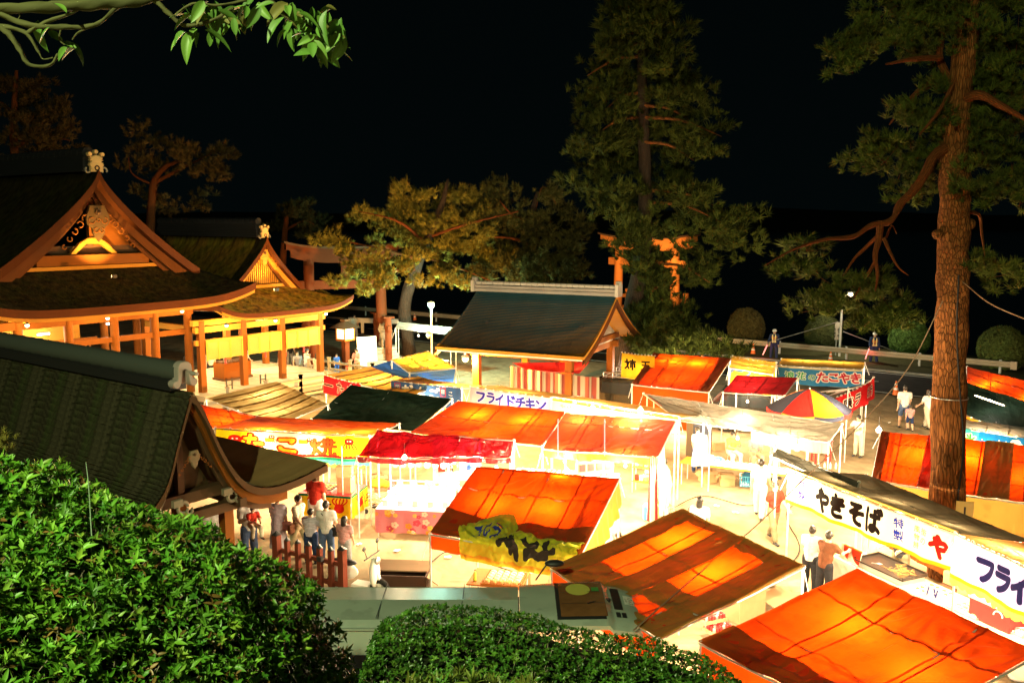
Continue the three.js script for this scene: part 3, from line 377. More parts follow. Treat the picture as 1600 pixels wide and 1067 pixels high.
// ---------- gate roof in the left foreground ----------
{
  const t = thing('gate', 'small shrine gate with curved shingle roof and tiled ridge behind the hedge', 'gate', [-6.19, 0, -17], TURN), L = 12;
  const KX = [-3.2, -2.2, -1.3, -.66, -.3, 0, .28, .55, .9, 1.26, 1.8, 2.5, 3.35], KY = [2.2, 2.35, 2.68, 3.22, 4.2, 5.0, 4.5, 3.85, 3.2, 2.83, 2.65, 2.66, 2.8];
  const prof = (x) => { let i = 0; while (i < KX.length - 2 && x > KX[i + 1]) i++; const q = clamp((x - KX[i]) / (KX[i + 1] - KX[i]), 0, 1), m = (k) => k <= 0 || k >= KX.length - 1 ? (KY[min(k + 1, KX.length - 1)] - KY[max(k - 1, 0)]) / (KX[min(k + 1, KX.length - 1)] - KX[max(k - 1, 0)]) : k === 5 ? (i < 5 ? 2.7 : -1.7) : (KY[k + 1] - KY[k - 1]) / (KX[k + 1] - KX[k - 1]), d = KX[i + 1] - KX[i], h = q * q * (3 - 2 * q); return KY[i] * (1 - h) + KY[i + 1] * h + d * (m(i) * q * (1 - q) * (1 - q) - m(i + 1) * q * q * (1 - q)); };
  // shingle courses: each course steps 14 mm above the one below
  const course = (x0, x1, n, up = 1) => { const out = []; for (let k = 0; k < n; k++) { const a = lerp(x0, x1, k / n), b = lerp(x0, x1, (k + 1) / n + .12 / n); out.push(sheet((u, v) => { const x = lerp(a, b, v), z = lerp(-L, 0, u); return V(x, prof(x) + .022 * (up ? 1 - v : v) + .004 * sin(z * 9 + k * 2.1) + .006 * sin(z * 2.3 + k), z + .0); }, 40, 2, L, abs(b - a) * 1.2)); } return out; };
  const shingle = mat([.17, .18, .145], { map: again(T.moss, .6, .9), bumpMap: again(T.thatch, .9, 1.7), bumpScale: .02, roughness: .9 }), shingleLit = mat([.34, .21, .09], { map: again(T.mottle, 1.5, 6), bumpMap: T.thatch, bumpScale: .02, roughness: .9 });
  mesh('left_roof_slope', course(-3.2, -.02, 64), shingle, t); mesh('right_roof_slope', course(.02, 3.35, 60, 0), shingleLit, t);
  const all = (u, v) => { const x = lerp(-3.2, 3.35, u); return V(x, prof(x) - .02, lerp(-L, .02, v)); }; mesh('eave_edge', under(all, 70, 2, .16, 7, L), wood(.1, .05, .02), t);
  const board = (x0, x1, z, dy, h, d) => { const f = (u, v) => { const x = lerp(x0, x1, u); return V(x, prof(x) - .17 - dy - v * h * lerp(.8, 1.1, u), z); }, b = (u, v) => { const p = f(u, v); p.z -= d; return p; }; return [sheet(f, 40, 1, 4, h), sheet(b, 40, 1, 4, h), sheet((u, v) => { const p = f(u, 1); p.z -= d * v; return p; }, 40, 1, 4, d)]; };
  mesh('barge_board', board(0, 2.3, -.12, 0, .22, .1), M.oldWood, t); mesh('barge_board', board(-2.2, 0, -.12, 0, .22, .1), M.greyWood, t); mesh('barge_board', board(0, 2, -.3, .1, .26, .08), M.darkWood, t); mesh('barge_board', board(-1.8, 0, -.3, .1, .26, .08), M.darkWood, t);
  mesh('gable_wall', ext([[-.62, 2.6], [.9, 2.6], [.4, 3.5], [0, 4.4], [-.3, 3.6]], .06).translate(0, 0, -.75), wood(.09, .055, .025), t); mesh('gable_beam', [box(2.6, .22, .22, .1, 2.72, -.6), box(3, .2, .2, .2, 2.3, -.6), box(.14, 1.4, .14, .02, 3.5, -.62)], M.darkWood, t);
  pendant(t, .02, 3.62, -.06, .24, wood(.2, .15, .09));
  const noseG = (x, y, z, k = 1) => [new THREE.TorusGeometry(.11 * k, .04 * k, 6, 16, 5).translate(x, y, z), new THREE.TorusGeometry(.06 * k, .03 * k, 6, 14, 5).rotateZ(2).translate(x + .14 * k, y - .1 * k, z), box(.2 * k, .14 * k, .1, x - .12 * k, y + .12 * k, z)];
  for (const [x, y, z] of [[.95, 2.62, -.2], [1.9, 2.42, -.25], [-.25, 2.7, -.1]]) mesh('carved_beam_end', noseG(x, y, z), M.greyWood, t);
  const raf = []; for (let z = -L + .3; z < -.2; z += .28) { raf.push(beam(V(1.3, prof(1.3) - .3, z), V(2.1, prof(2.1) - .24, z), .07, .08), beam(V(2.1, prof(2.1) - .24, z), V(3.25, prof(3.25) - .23, z), .07, .08)); } (mesh('rafters', raf, M.darkWood, t).userData.kind = 'stuff'); mesh('purlin', [beam(V(3.1, prof(3.1) - .26, -L), V(3.1, prof(3.1) - .26, -.05), .1, .1), beam(V(1.15, 2.45, -L), V(1.15, 2.45, -.1), .16, .18)], M.darkWood, t);
  for (const [x, z] of [[.1, -.8], [1.2, -.8], [1.2, -5], [1.2, -9], [-1.2, -.8]]) mesh('pillar', box(.22, 2.6, .22, x, 1.3, z), M.oldWood, t);
  // ridge: stacked boxes, overlapping caps and the end tile
  mesh('ridge_base', [box(.36, .2, L - .5, 0, 5.06, -L / 2 - .2), box(.3, .16, L - .5, 0, 5.23, -L / 2 - .2)], M.black, t);
  for (let k = 0; k < 26; k++) mesh('ridge_tile', new THREE.CylinderGeometry(.19, .205, .46, 14, 1, false, 0, 2 * PI).rotateX(PI / 2).translate(0, 5.33, -.55 - k * .44), M.ridge ??= mat([.08, .09, .08], { roughness: .55 }), t);
  const s = new THREE.Shape(); s.moveTo(-.3, -.1); s.bezierCurveTo(-.46, -.1, -.46, .12, -.3, .1); s.bezierCurveTo(-.2, .1, -.26, .3, -.22, .5); s.bezierCurveTo(-.18, .68, .18, .68, .22, .5); s.bezierCurveTo(.26, .3, .2, .1, .3, .1); s.bezierCurveTo(.46, .12, .46, -.1, .3, -.1); s.bezierCurveTo(.14, -.1, .14, .2, .1, .36); s.bezierCurveTo(.06, .46, -.06, .46, -.1, .36); s.bezierCurveTo(-.14, .2, -.14, -.1, -.3, -.1);
  mesh('ridge_end_tile', [ext(s, .16, [], .02).scale(.62, .66, 1).translate(0, 5.12, -.28), box(.2, .3, .08, 0, 5.25, -.34)], mat([.4, .34, .32], { roughness: .6 }), t); mesh('end_knob', new THREE.CylinderGeometry(.06, .06, .3, 10).rotateX(PI / 2).scale(.7, .7, 1).translate(.14, 5.3, -.16), mat([.4, .36, .33]), t);
}
// ---------- water pavilion in the middle ----------
{
  const a = P(684, 541, 3.15), b = P(908, 557, 3.15); const ang = atan2(-(b.z - a.z), b.x - a.x), W = a.distanceTo(b), dep = 6.2;
  const t = thing('pavilion', 'open water pavilion with plain dark shingle roof and pale ridge', 'pavilion', V(a.x, 0, a.z), ang);
  const Yr = 5.15, Ye = 3.15, half = 3.6; // local z: 0 front eave, -2*half back eave
  const y = (q) => lerp(Ye, Yr, q * .62 + q * q * .38);
  const course = (sg) => { const o = []; for (let k = 0; k < 40; k++) o.push(sheet((u, v) => { const q = lerp(k / 40, (k + 1.1) / 40, v), in1 = .0; return V(lerp(-.1, W + .1, u), y(min(1, q)) + .018 * (1 - v) + .12 * Math.pow(abs(u - .5) * 2, 4) * (1 - q), sg > 0 ? -half * q : -2 * half + half * q); }, 20, 1, W, .12)); return o; };
  const rm = mat([.024, .075, .095], { map: again(T.mottle, 1, 5), bumpMap: T.thatch, bumpScale: .015, roughness: .7 });
  mesh('front_roof_slope', course(1), rm, t); mesh('back_roof_slope', course(-1), rm, t);
  const fl = (u, v) => { const q = v < .5 ? v * 2 : 2 - v * 2; return V(lerp(-.12, W + .12, u), y(q) - .02, -2 * half * v); }; mesh('eave_edge', under(fl, 12, 20, .12, W, 7), M.paleWood, t);
  for (const x of [-.1, W + .1]) mesh('barge_board', [0, 1].map((k) => sheet((u, v) => { const q = u; return V(x + (k ? .05 : -.05), y(q) - .14 - .24 * v, -half * q); }, 14, 1, 4, .24)).concat([0, 1].map((k) => sheet((u, v) => V(x + (k ? .05 : -.05), y(u) - .14 - .24 * v, -2 * half + half * u), 14, 1, 4, .24))), M.barge, t);
  const raf = []; for (let x = 0; x < W; x += .3) raf.push(beam(V(x, y(.02) - .2, -.08), V(x, y(.55) - .25, -half * .55), .07, .08)); (mesh('rafters', raf, M.paleWood, t).userData.kind = 'stuff');
  mesh('fascia', box(W + .1, .12, .04, W / 2, Ye - .13, -.03), M.white, t);
  const px = [1.15, W - .95]; for (const x of px) for (const z of [-1.2, -6]) mesh('pillar', box(.28, 3.05, .28, x, 1.52, z), M.oldWood, t); mesh('pillar', box(.28, 3.0, .28, W * .5, 1.5, -5.9), M.oldWood, t);
  mesh('lintel', [box(W - 1.2, .28, .2, W / 2, 2.86, -1.2), box(W - 1.2, .28, .2, W / 2, 2.86, -6), box(.2, .28, 5, px[0], 2.86, -3.6), box(.2, .28, 5, px[1], 2.86, -3.6)], M.oldWood, t);
  for (const x of [px[0] - .02, px[1] + .1]) { mesh('gable_wall', ext([[-3.3, 3.0], [3.3, 3.0], ...[.25, .5, .75, 1].map((q) => [half * (1 - q), y(q) - .24]), ...[.75, .5, .25].map((q) => [-half * (1 - q), y(q) - .24])], .08).rotateY(PI / 2).translate(x, 0, -half), mat([.4, .36, .3], { map: T.mottle }), t); mesh('gable_beam', [box(.16, .22, 5.6, x + .06, 3.2, -half), box(.16, 1.5, .2, x + .06, 4, -half), box(.16, .2, 3.2, x + .06, 3.95, -half)], M.oldWood, t); }
  // ridge with round cap tiles
  mesh('ridge', [0, 1].map((k) => box(W + .3 - k * .06, .13, .5 - k * .12, W / 2, Yr + .06 + k * .135, -half)), mat([.2, .19, .17], { map: T.mottle, roughness: .6 }), t);
  for (let k = 0; k < 24; k++) mesh('ridge_tile', new THREE.CylinderGeometry(.1, .1, (W + .2) / 24 - .02, 10).rotateZ(PI / 2).translate(-.1 + (k + .5) * (W + .2) / 24, Yr + .34, -half), M.rt ??= mat([.26, .25, .22], { roughness: .6 }), t);
  for (const x of [-.2, W + .2]) mesh('ridge_end_tile', [box(.14, .5, .56, x, Yr + .22, -half), new THREE.CylinderGeometry(.11, .11, .2, 12).rotateZ(PI / 2).translate(x, Yr + .5, -half)], mat([.26, .25, .22]), t);
  // strong amber floodlight under the left front corner
  const f = D(727, 561, 36.4), l = thing('floodlight', 'amber floodlight glaring under the left front eave of the pavilion', 'lamp', f); mesh('lamp_glass', new THREE.SphereGeometry(.13, 16, 12), GL.amber, l); mesh('housing', lathe([[.04, .22], [.16, .1], [.17, .08]], 14), M.greyPaint, l); mesh('bracket', bar(V(0, .2, 0), V(.1, .42, -.3), .02), M.greyPaint, l);
  lampLight(l, V(0, 0, 0), col(1, .46, .09), 1350, 6);
  // cloths hung inside
  const g = (name, label, cat, fn, m, su, sv) => tag(mesh(name, sheet(fn, 40, 8, su, sv), m), label, cat);
  const stripe = (n, c1, c2) => tex(128, 4, (u) => ((u * n) % 1 < .5 ? c1 : c2).map((q) => q * .5), false);
  const A = P(797, 571, 2.35), B = P(938, 590, 2.2), wv = (u, a) => a * sin(u * 60) + a * .6 * sin(u * 23 + 1);
  g('striped_curtain', 'dim red and white striped curtain hung across the pavilion', 'curtain', (u, v) => A.clone().lerp(B, u).add(V(wv(u, .03), -1.5 * v - .06 * sin(u * PI) , wv(u, .08))), phys([1, 1, 1], { map: stripe(12, [.34, .05, .03], [.62, .5, .34]), roughness: 1, transmission: .3, thickness: 0 }), 1, 1);
  const C = P(800, 567, 2.45), E1 = P(922, 565, 2.6), F = P(905, 584, 2.3), G = P(822, 577, 2.35); g('red_awning', 'bright red cloth awning sagging inside the pavilion', 'awning', (u, v) => C.clone().lerp(E1, u).lerp(G.clone().lerp(F, u), v).add(V(0, -.18 * sin(u * PI) * sin(v * PI), 0)), cloth(.7, .02, .03, .4), 3, 1);
}
// ---------- near torii over the road side path, lake torii ----------
function torii(t, w, h, r, m, k = 1, nuki = .74) {
  for (const sd of [-1, 1]) mesh('post', bar(V(sd * w / 2 * 1.06, 0, 0), V(sd * w / 2, h * .93, 0), r, r * .88, 16), m, t);
  mesh('tie_beam', box(w * 1.36, r * 1.5, r * .9, 0, h * nuki, 0), m, t); mesh('centre_strut', box(r * 1.3, h * (.9 - nuki) * .9, r * .7, 0, h * (nuki + .93) / 2, 0), m, t);
  const curve = (y, th, ww, d) => { const f = (u, v) => V((u - .5) * ww, y + th + h * .05 * Math.pow(abs(u - .5) * 2, 3), (v - .5) * d); return [sheet(f, 24, 1, ww, d), ...under(f, 24, 1, th, ww, d)]; };
  mesh('lower_lintel', curve(h * .9, r * 1.3, w * 1.5, r * 1.5), m, t); mesh('upper_lintel', curve(h * .9 + r * 1.3, r * 1.1, w * 1.62, r * 2), m, t); mesh('lintel_roof', curve(h * .9 + r * 2.4, r * .35, w * 1.68, r * 2.8), M.darkWood, t);
}
{
  const p1 = P(487, 580, 0), p2 = P(596, 573, 0), c = p1.clone().add(p2).multiplyScalar(.5), w = p1.distanceTo(p2), h = D(487, 392, -p1.z).y;
  const t = thing('torii_gate', 'brown wooden torii gate with bracing posts between the hall and pine', 'torii gate', c, atan2(-(p2.z - p1.z), p2.x - p1.x)); torii(t, w, h, .32, M.torii, 1, .72);
  for (const sd of [-1, 1]) { for (const z of [-1.3, 1.3]) mesh('bracing_post', [bar(V(sd * w / 2 * 1.05, 0, z), V(sd * w / 2 * 1.04, 2.9, z), .2, .18, 12), box(.6, .08, .6, sd * w / 2 * 1.04, 2.94, z)], M.torii, t); mesh('bracing_beam', [box(.22, .26, 3.4, sd * w / 2 * 1.04, 2.35, 0), box(.2, .22, 3.2, sd * w / 2 * 1.04, 1.1, 0)], M.torii, t); }
}
{
  const p1 = D(966, 520, 96), p2 = D(1052, 520, 90), c = p1.clone().add(p2).multiplyScalar(.5), w = hypot(p1.x - p2.x, p1.z - p2.z); c.y = -3;
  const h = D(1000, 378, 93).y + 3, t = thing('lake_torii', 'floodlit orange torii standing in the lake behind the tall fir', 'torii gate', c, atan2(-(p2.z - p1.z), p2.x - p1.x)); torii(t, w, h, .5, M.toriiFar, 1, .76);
  for (const sd of [-1, 1]) for (const z of [-1.6, 1.6]) { mesh('bracing_post', bar(V(sd * w / 2 * 1.05, 0, z), V(sd * w / 2 * 1.05, h * .42, z), .3), M.toriiFar, t); mesh('bracing_beam', box(.3, .35, 3.8, sd * w / 2 * 1.05, h * (z > 0 ? .34 : .2), 0), M.toriiFar, t); }
  for (const sd of [-1, 1]) { const q = c.clone().add(V(sd * 3 - 4, 4.2, 13)), l = thing('floodlight', sd < 0 ? 'left hidden floodlight aimed at the lake torii' : 'right hidden floodlight aimed at the lake torii', 'lamp', q); mesh('lamp_glass', new THREE.SphereGeometry(.16, 12, 8), GL.amber, l); mesh('pole', cyl(.05, .05, 6, 0, -6.2, 0), M.greyPaint, l); const sp = new THREE.SpotLight(col(1, .62, .22), 900, 0, .5, .6); sp.name = 'light'; sp.position.set(0, 0, 0); sp.castShadow = true; sp.shadow.radius = 5; sp.target.position.set(-sd * 2 + 4, 3.2, -13); l.add(sp, sp.target); }
}
{ // stone guardian dog on a stepped plinth
  const p = P(601, 575, 0), t = thing('stone_guardian_dog', 'seated stone guardian dog on a stepped stone plinth', 'statue', p, .25), s = new THREE.SphereGeometry(1, 14, 10), E = (x, y, z, a, b, c) => s.clone().scale(a, b, c).translate(x, y, z);
  mesh('plinth', [rbox(2.1, .55, 1.9, .04, 0, .27, 0), rbox(1.5, .35, 1.3, .03, 0, .72, 0), rbox(1.15, .22, 1, .03, 0, 1, 0), rbox(1.3, .12, 1.1, .03, 0, 1.17, 0)], M.stone, t);
  mesh('body', [E(-.02, 1.6, -.12, .26, .4, .34), E(0, 1.85, .08, .26, .34, .26), E(0, 2.28, .16, .25, .25, .25), E(0, 2.2, .38, .14, .12, .14), E(-.14, 1.4, .28, .09, .3, .1), E(.14, 1.4, .28, .09, .3, .1), E(-.22, 1.36, -.12, .13, .18, .28), E(.22, 1.36, -.12, .13, .18, .28), E(-.14, 1.26, .38, .1, .07, .13), E(.14, 1.26, .38, .1, .07, .13), ...[...Array(12)].map((_, i) => E(.26 * cos(i * .52), 2.2 + .22 * sin(i * .52), .04, .09, .09, .1))], M.stone, t);
  mesh('tail', [E(.3, 1.75, -.3, .2, .36, .16), E(.38, 2.05, -.3, .12, .2, .12)], M.stone, t); for (const sd of [-1, 1]) mesh('ear', E(sd * .22, 2.42, .12, .06, .12, .09), M.stone, t);
}
{ // lit wooden lantern on a post
  const p = P(607, 592, 0), q = P(540, 583, 0); const c = D(539, 521, -q.z), t = thing('wooden_lantern', 'glowing wooden lantern with little roof on a square red post', 'lantern', V(c.x, 0, c.z), TURN), y = c.y;
  mesh('post', box(.3, y - .3, .3, 0, (y - .3) / 2, 0), M.torii, t); mesh('lamp_box', [box(.72, .08, .72, 0, y - .34, 0), ...[[-1, -1], [1, -1], [-1, 1], [1, 1]].map(([a, b]) => box(.06, .6, .06, a * .33, y, b * .33))], M.oldWood, t); mesh('paper_pane', box(.62, .54, .62, 0, y, 0), GL.paper, t);
  const rf = new THREE.ConeGeometry(.85, .42, 4, 1).rotateY(PI / 4).translate(0, y + .52, 0); mesh('lantern_roof', [rf, box(.36, .1, .36, 0, y + .72, 0)], M.darkWood, t); lampLight(t, V(0, y, .7), col(1, .66, .28), 18, 8);
}
// ---------- trees ----------
function tuftGeo(seed, blades, w, spread) { const r = rng(seed), pos = []; for (let k = 0; k < blades; k++) { const a = r() * 6.283, b = rr(.05, spread, r), d = V(cos(a) * sin(b), cos(b), sin(a) * sin(b)).multiplyScalar(rr(.7, 1, r)), s = V(-sin(a), 0, cos(a)).multiplyScalar(w), o = V(rr(-.12, .12, r), rr(-.1, .15, r), rr(-.12, .12, r)); pos.push(...o.clone().add(s).toArray(), ...o.clone().sub(s).toArray(), ...o.clone().add(d).toArray()); } const g = new THREE.BufferGeometry(); g.setAttribute('position', new THREE.Float32BufferAttribute(pos, 3)); g.computeVertexNormals(); return g; }
const TUFT = [tuftGeo(1, 30, .05, 1.5), tuftGeo(2, 26, .065, 1.6)];
function crownOf(t, pads, m, size, geoT, density, seed, droop = 0, tw) {
  const r = rng(seed), list = [], tw2 = [];
  for (const [c, a, b, d] of pads) { // centre, radii across, up, in depth
    const n = Math.round(density * a * b * 3.14 / (size * size)), K = max(4, Math.round(n / 14));
    for (let k = 0; k < K; k++) {
      let q; do { q = V(rr(-1, 1, r), rr(-1, 1, r), rr(-1, 1, r)); } while (q.lengthSq() > 1);
      const cc = V(c.x + q.x * a, c.y + q.y * b - droop * (q.x * q.x + q.z * q.z) * b, c.z + q.z * d), tone = rr(.65, 1.25, r), lean = V(q.x, .7 + .5 * q.y, q.z);
      if (tw && r() < .35) tw2.push(bar(c.clone().lerp(cc, -.1).add(V(0, -b * .5, 0)), cc, tw * .8, tw * .3, 4));
      for (let j = 0; j < n / K; j++) { const rad = size * 1.5; list.push([cc.x + rr(-1, 1, r) * rad, cc.y + rr(-.6, .6, r) * rad, cc.z + rr(-1, 1, r) * rad, lean.x + rr(-.6, .6, r), lean.y + rr(-.3, .5, r), lean.z + rr(-.6, .6, r), size * rr(.8, 1.5, r), tone * rr(.85, 1.15, r)]); }
    }
  }
  const im = new THREE.InstancedMesh(geoT, m, list.length), M4 = new THREE.Matrix4(), q = new THREE.Quaternion(), q2 = new THREE.Quaternion(), c = new THREE.Color(), P0 = t.position;
  list.forEach((e, i) => { q.setFromUnitVectors(V(0, 1, 0), V(e[3], e[4], e[5]).normalize()); q2.setFromAxisAngle(V(0, 1, 0), i * 2.4); M4.compose(V(e[0] - P0.x, e[1] - P0.y, e[2] - P0.z), q.multiply(q2), V(e[6], e[6], e[6])); im.setMatrixAt(i, M4); im.setColorAt(i, c.setRGB(e[7], e[7], e[7] * .95)); });
  im.name = 'crown'; im.userData.kind = 'stuff'; im.castShadow = im.receiveShadow = true; t.add(im);
  if (tw2.length) mesh('twigs', merge(tw2).translate(-P0.x, -P0.y, -P0.z), M.redBark, t);
  return list.length;
}
// points given as seen in the photograph at about that distance -> points relative to the tree's foot
function along(t, d, pts) { return pts.map((p) => { const q = D(p[0], p[1], d + (p[3] ?? 0)).sub(t.position); return [q.x, q.y, q.z, p[2]]; }); }
function padsAt(d, list, deep = .8, seed = 3) { const r = rng(seed); return list.map((p) => { const dd = d + (p[4] ?? rr(-.03, .03, r) * d), k = dd / FOCAL; return [D(p[0], p[1], dd), p[2] * k, p[3] * k, max(p[2], p[3]) * k * deep]; }); }
const needles = (r, g, b) => mat([r, g, b], { roughness: .85 });
{ // great pine on the right
  const d = 20, base = D(1482, 930, d); base.y = 0; const t = thing('pine_tree', 'great old pine with thick straight trunk rising among the stalls on the right', 'pine tree', base);
  mesh('trunk', tube([...along(t, d, [[1482, 940, .46], [1481, 800, .39], [1484, 600, .355], [1489, 480, .34], [1490, 400, .335], [1493, 310, .32], [1491, 230, .3], [1508, 80, .24], [1520, -60, .18], [1528, -200, .08]])], 8, 18, .08), M.bark, t);
  const limb = (pts) => mesh('branch', tube(along(t, d, pts), 6, 8, .1), M.redBark, t);
  limb([[1488, 228, .14], [1462, 242, .115, -.2], [1447, 270, .1, -.4], [1428, 298, .095, -.5], [1408, 318, .085, -.6], [1392, 345, .08, -.7], [1362, 352, .062, -.75], [1335, 369, .055, -.8], [1290, 374, .04, -.9], [1240, 390, .024, -1], [1195, 415, .01, -1.1]]);
  limb([[1376, 346, .085, -.7], [1374, 372, .07, -.8], [1368, 400, .055, -.9], [1372, 430, .035, -1], [1368, 455, .012, -1]]); limb([[1377, 365, .05, -.8], [1355, 385, .04, -.6], [1335, 405, .03, -.5], [1318, 432, .015, -.5]]); limb([[1382, 372, .045, -.8], [1392, 395, .03, -1], [1405, 418, .02, -1.1], [1420, 430, .01, -1.2]]); limb([[1370, 405, .04, -.9], [1350, 440, .03, -.8], [1335, 465, .015, -.8]]); limb([[1385, 372, .03], [1395, 352, .02, -.1], [1402, 366, .01, -.2]]);
  limb([[1495, 150, .13], [1468, 128, .1, .4], [1440, 140, .07, .6], [1410, 170, .04, .8], [1390, 195, .015, 1]]); limb([[1495, 140, .1], [1470, 95, .08, .3], [1472, 40, .06, .4], [1450, -10, .04, .5]]); limb([[1500, 160, .12], [1530, 148, .1, -.5], [1565, 165, .07, -.8], [1610, 190, .04, -1]]); limb([[1500, 130, .14], [1540, 108, .12, .5], [1580, 135, .09, .8], [1640, 170, .05, 1]]); limb([[1470, 90, .07], [1430, 92, .05, -.4], [1385, 100, .02, -.6]]); limb([[1490, 335, .05], [1530, 335, .04, .3], [1535, 365, .03, .4], [1540, 400, .015, .4]]); limb([[1500, 110, .05], [1470, 170, .04, -.4], [1438, 210, .02, -.6]]);
  for (const [x, y] of [[1466, 366], [1517, 350]]) mesh('burl', new THREE.SphereGeometry(.12, 10, 8).translate(...D(x, y, d - .1).sub(t.position).toArray()), M.bark, t);
  const pads = padsAt(d, [[1238, 402, 38, 26], [1262, 385, 24, 14], [1285, 425, 42, 22], [1340, 440, 50, 25], [1395, 470, 42, 40], [1345, 475, 70, 32], [1300, 465, 35, 22], [1270, 478, 26, 15], [1405, 500, 26, 20], [1350, 505, 40, 14],
    [1350, 250, 28, 22], [1385, 235, 40, 38], [1425, 205, 40, 45], [1440, 280, 45, 30], [1455, 170, 40, 40], [1405, 270, 30, 20],
    [1310, 85, 36, 24], [1345, 70, 45, 35], [1400, 45, 60, 45], [1380, 10, 55, 30], [1460, 50, 55, 50], [1530, 40, 70, 55], [1590, 60, 55, 70], [1500, 130, 55, 45], [1560, 135, 50, 60], [1475, 210, 28, 40], [1540, 220, 40, 50], [1585, 235, 40, 55], [1560, 290, 45, 35], [1525, 270, 28, 40], [1595, 310, 25, 22], [1550, 422, 40, 26], [1575, 438, 25, 16], [1530, 410, 20, 16], [1450, -10, 90, 40], [1570, -20, 80, 40]], .8, 4);
  crownOf(t, pads, needles(.052, .066, .009), .19, TUFT[0], 3.2, 5, .25, .012);
  // iron band, cable and box on the trunk
  mesh('cable', tube(along(t, d - .42, [[1499, 430, .02], [1496, 520, .02], [1500, 600, .02], [1506, 700, .02], [1497, 790, .02], [1498, 900, .02]]), 5, 5), M.rubber, t); mesh('band', new THREE.TorusGeometry(.4, .012, 5, 26).rotateX(PI / 2).translate(...D(1484, 620, d).sub(t.position).toArray()), M.steel, t);
}
{ // tall fir in the middle
  const d = 41.5, base = P(966, 622, 0); const t = thing('fir_tree', 'tall dark layered fir rising behind the pavilion to the top of the picture', 'fir tree', base);
  mesh('trunk', tube(along(t, d, [[966, 630, .55], [975, 560, .5], [990, 480, .45], [1006, 380, .36], [1008, 280, .3], [1004, 150, .24], [1002, 40, .17], [1000, -70, .05]]), 8, 14, .06), M.darkBark, t);
  const r = rng(12), ys = [-50, 0, 50, 100, 160, 220, 265, 320, 360, 400, 450, 500, 540], L = [960, 950, 930, 905, 895, 885, 885, 930, 950, 990, 1000, 975, 985], Rr = [1030, 1045, 1075, 1120, 1128, 1130, 1130, 1170, 1195, 1110, 1115, 1120, 1160], pads = [];
  for (let y = -50; y < 545; y += 19) { let i = 0; while (i < ys.length - 2 && y > ys[i + 1]) i++; const q = (y - ys[i]) / (ys[i + 1] - ys[i]), l = lerp(L[i], L[i + 1], q), rt = lerp(Rr[i], Rr[i + 1], q), mid = lerp(1002, 1035, ss(200, 540, y)); for (const sd of [-1, 1]) { const e = sd < 0 ? l : rt, reach = abs(e - mid) * rr(.55, 1.02, r), x = mid + sd * reach; if (r() < .92) { pads.push([x - sd * 16, y + 8 + 18 * r(), 22 + 12 * r(), 9 + 5 * r(), rr(-2.2, 1.8, r)]); pads.push([lerp(mid, x, .58), y + rr(-3, 10, r), 24 + 8 * r(), 10 + 3 * r(), rr(-2.5, 2.5, r)]); pads.push([lerp(mid, x, .25), y + rr(-10, 8, r), 20, 10, rr(-2, 3, r)]); if (y < 480 && r() < .38) mesh('branch', tube(along(t, d, [[mid - 4, y - 14, .09], [lerp(mid, x, .5), y - 9, .06, rr(-1, 1, r)], [x, y + 16, .02, rr(-1, 1, r)]]), 4, 5), M.bark, t); } } }
  for (let i = pads.length - 1; i >= 0; i--) if (hypot((pads[i][0] - 1050) / 26, (pads[i][1] - 405) / 30) < 1) pads.splice(i, 1);
  pads.push([1150, 545, 34, 13, -3], [1175, 335, 24, 14, -1], [1150, 345, 28, 14, -1], [1110, 535, 34, 16, -3], [1060, 548, 40, 18, -3.4], [1010, 525, 34, 20, -3]);
  crownOf(t, padsAt(d, pads, .9, 6), needles(.036, .048, .007), .36, TUFT[1], 3.7, 9, .5);
}
{ // broad pine leaning out over the shrine path, lit from below
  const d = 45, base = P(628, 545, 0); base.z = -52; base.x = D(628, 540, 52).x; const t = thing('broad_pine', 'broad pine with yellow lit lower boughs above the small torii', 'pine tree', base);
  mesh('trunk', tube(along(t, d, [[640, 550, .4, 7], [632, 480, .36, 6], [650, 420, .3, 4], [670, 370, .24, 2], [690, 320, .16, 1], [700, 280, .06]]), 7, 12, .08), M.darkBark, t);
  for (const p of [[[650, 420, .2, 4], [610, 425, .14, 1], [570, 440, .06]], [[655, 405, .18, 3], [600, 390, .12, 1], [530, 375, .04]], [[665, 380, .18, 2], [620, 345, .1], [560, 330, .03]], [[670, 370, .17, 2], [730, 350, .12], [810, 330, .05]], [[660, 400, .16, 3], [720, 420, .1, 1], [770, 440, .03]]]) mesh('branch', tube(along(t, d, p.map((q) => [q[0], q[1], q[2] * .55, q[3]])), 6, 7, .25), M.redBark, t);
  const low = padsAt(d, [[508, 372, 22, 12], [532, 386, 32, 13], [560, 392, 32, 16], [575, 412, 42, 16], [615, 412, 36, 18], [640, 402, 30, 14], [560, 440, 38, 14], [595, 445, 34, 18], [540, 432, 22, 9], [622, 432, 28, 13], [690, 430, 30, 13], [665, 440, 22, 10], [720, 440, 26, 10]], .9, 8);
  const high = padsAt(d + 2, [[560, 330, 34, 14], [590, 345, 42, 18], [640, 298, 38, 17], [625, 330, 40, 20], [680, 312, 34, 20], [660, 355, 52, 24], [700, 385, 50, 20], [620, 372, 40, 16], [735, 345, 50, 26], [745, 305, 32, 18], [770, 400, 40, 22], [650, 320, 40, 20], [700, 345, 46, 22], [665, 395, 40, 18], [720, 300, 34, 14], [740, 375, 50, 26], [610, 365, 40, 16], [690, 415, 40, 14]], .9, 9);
  crownOf(t, [...low, ...high], needles(.16, .14, .022), .28, TUFT[0], 2.8, 15, .2);
}
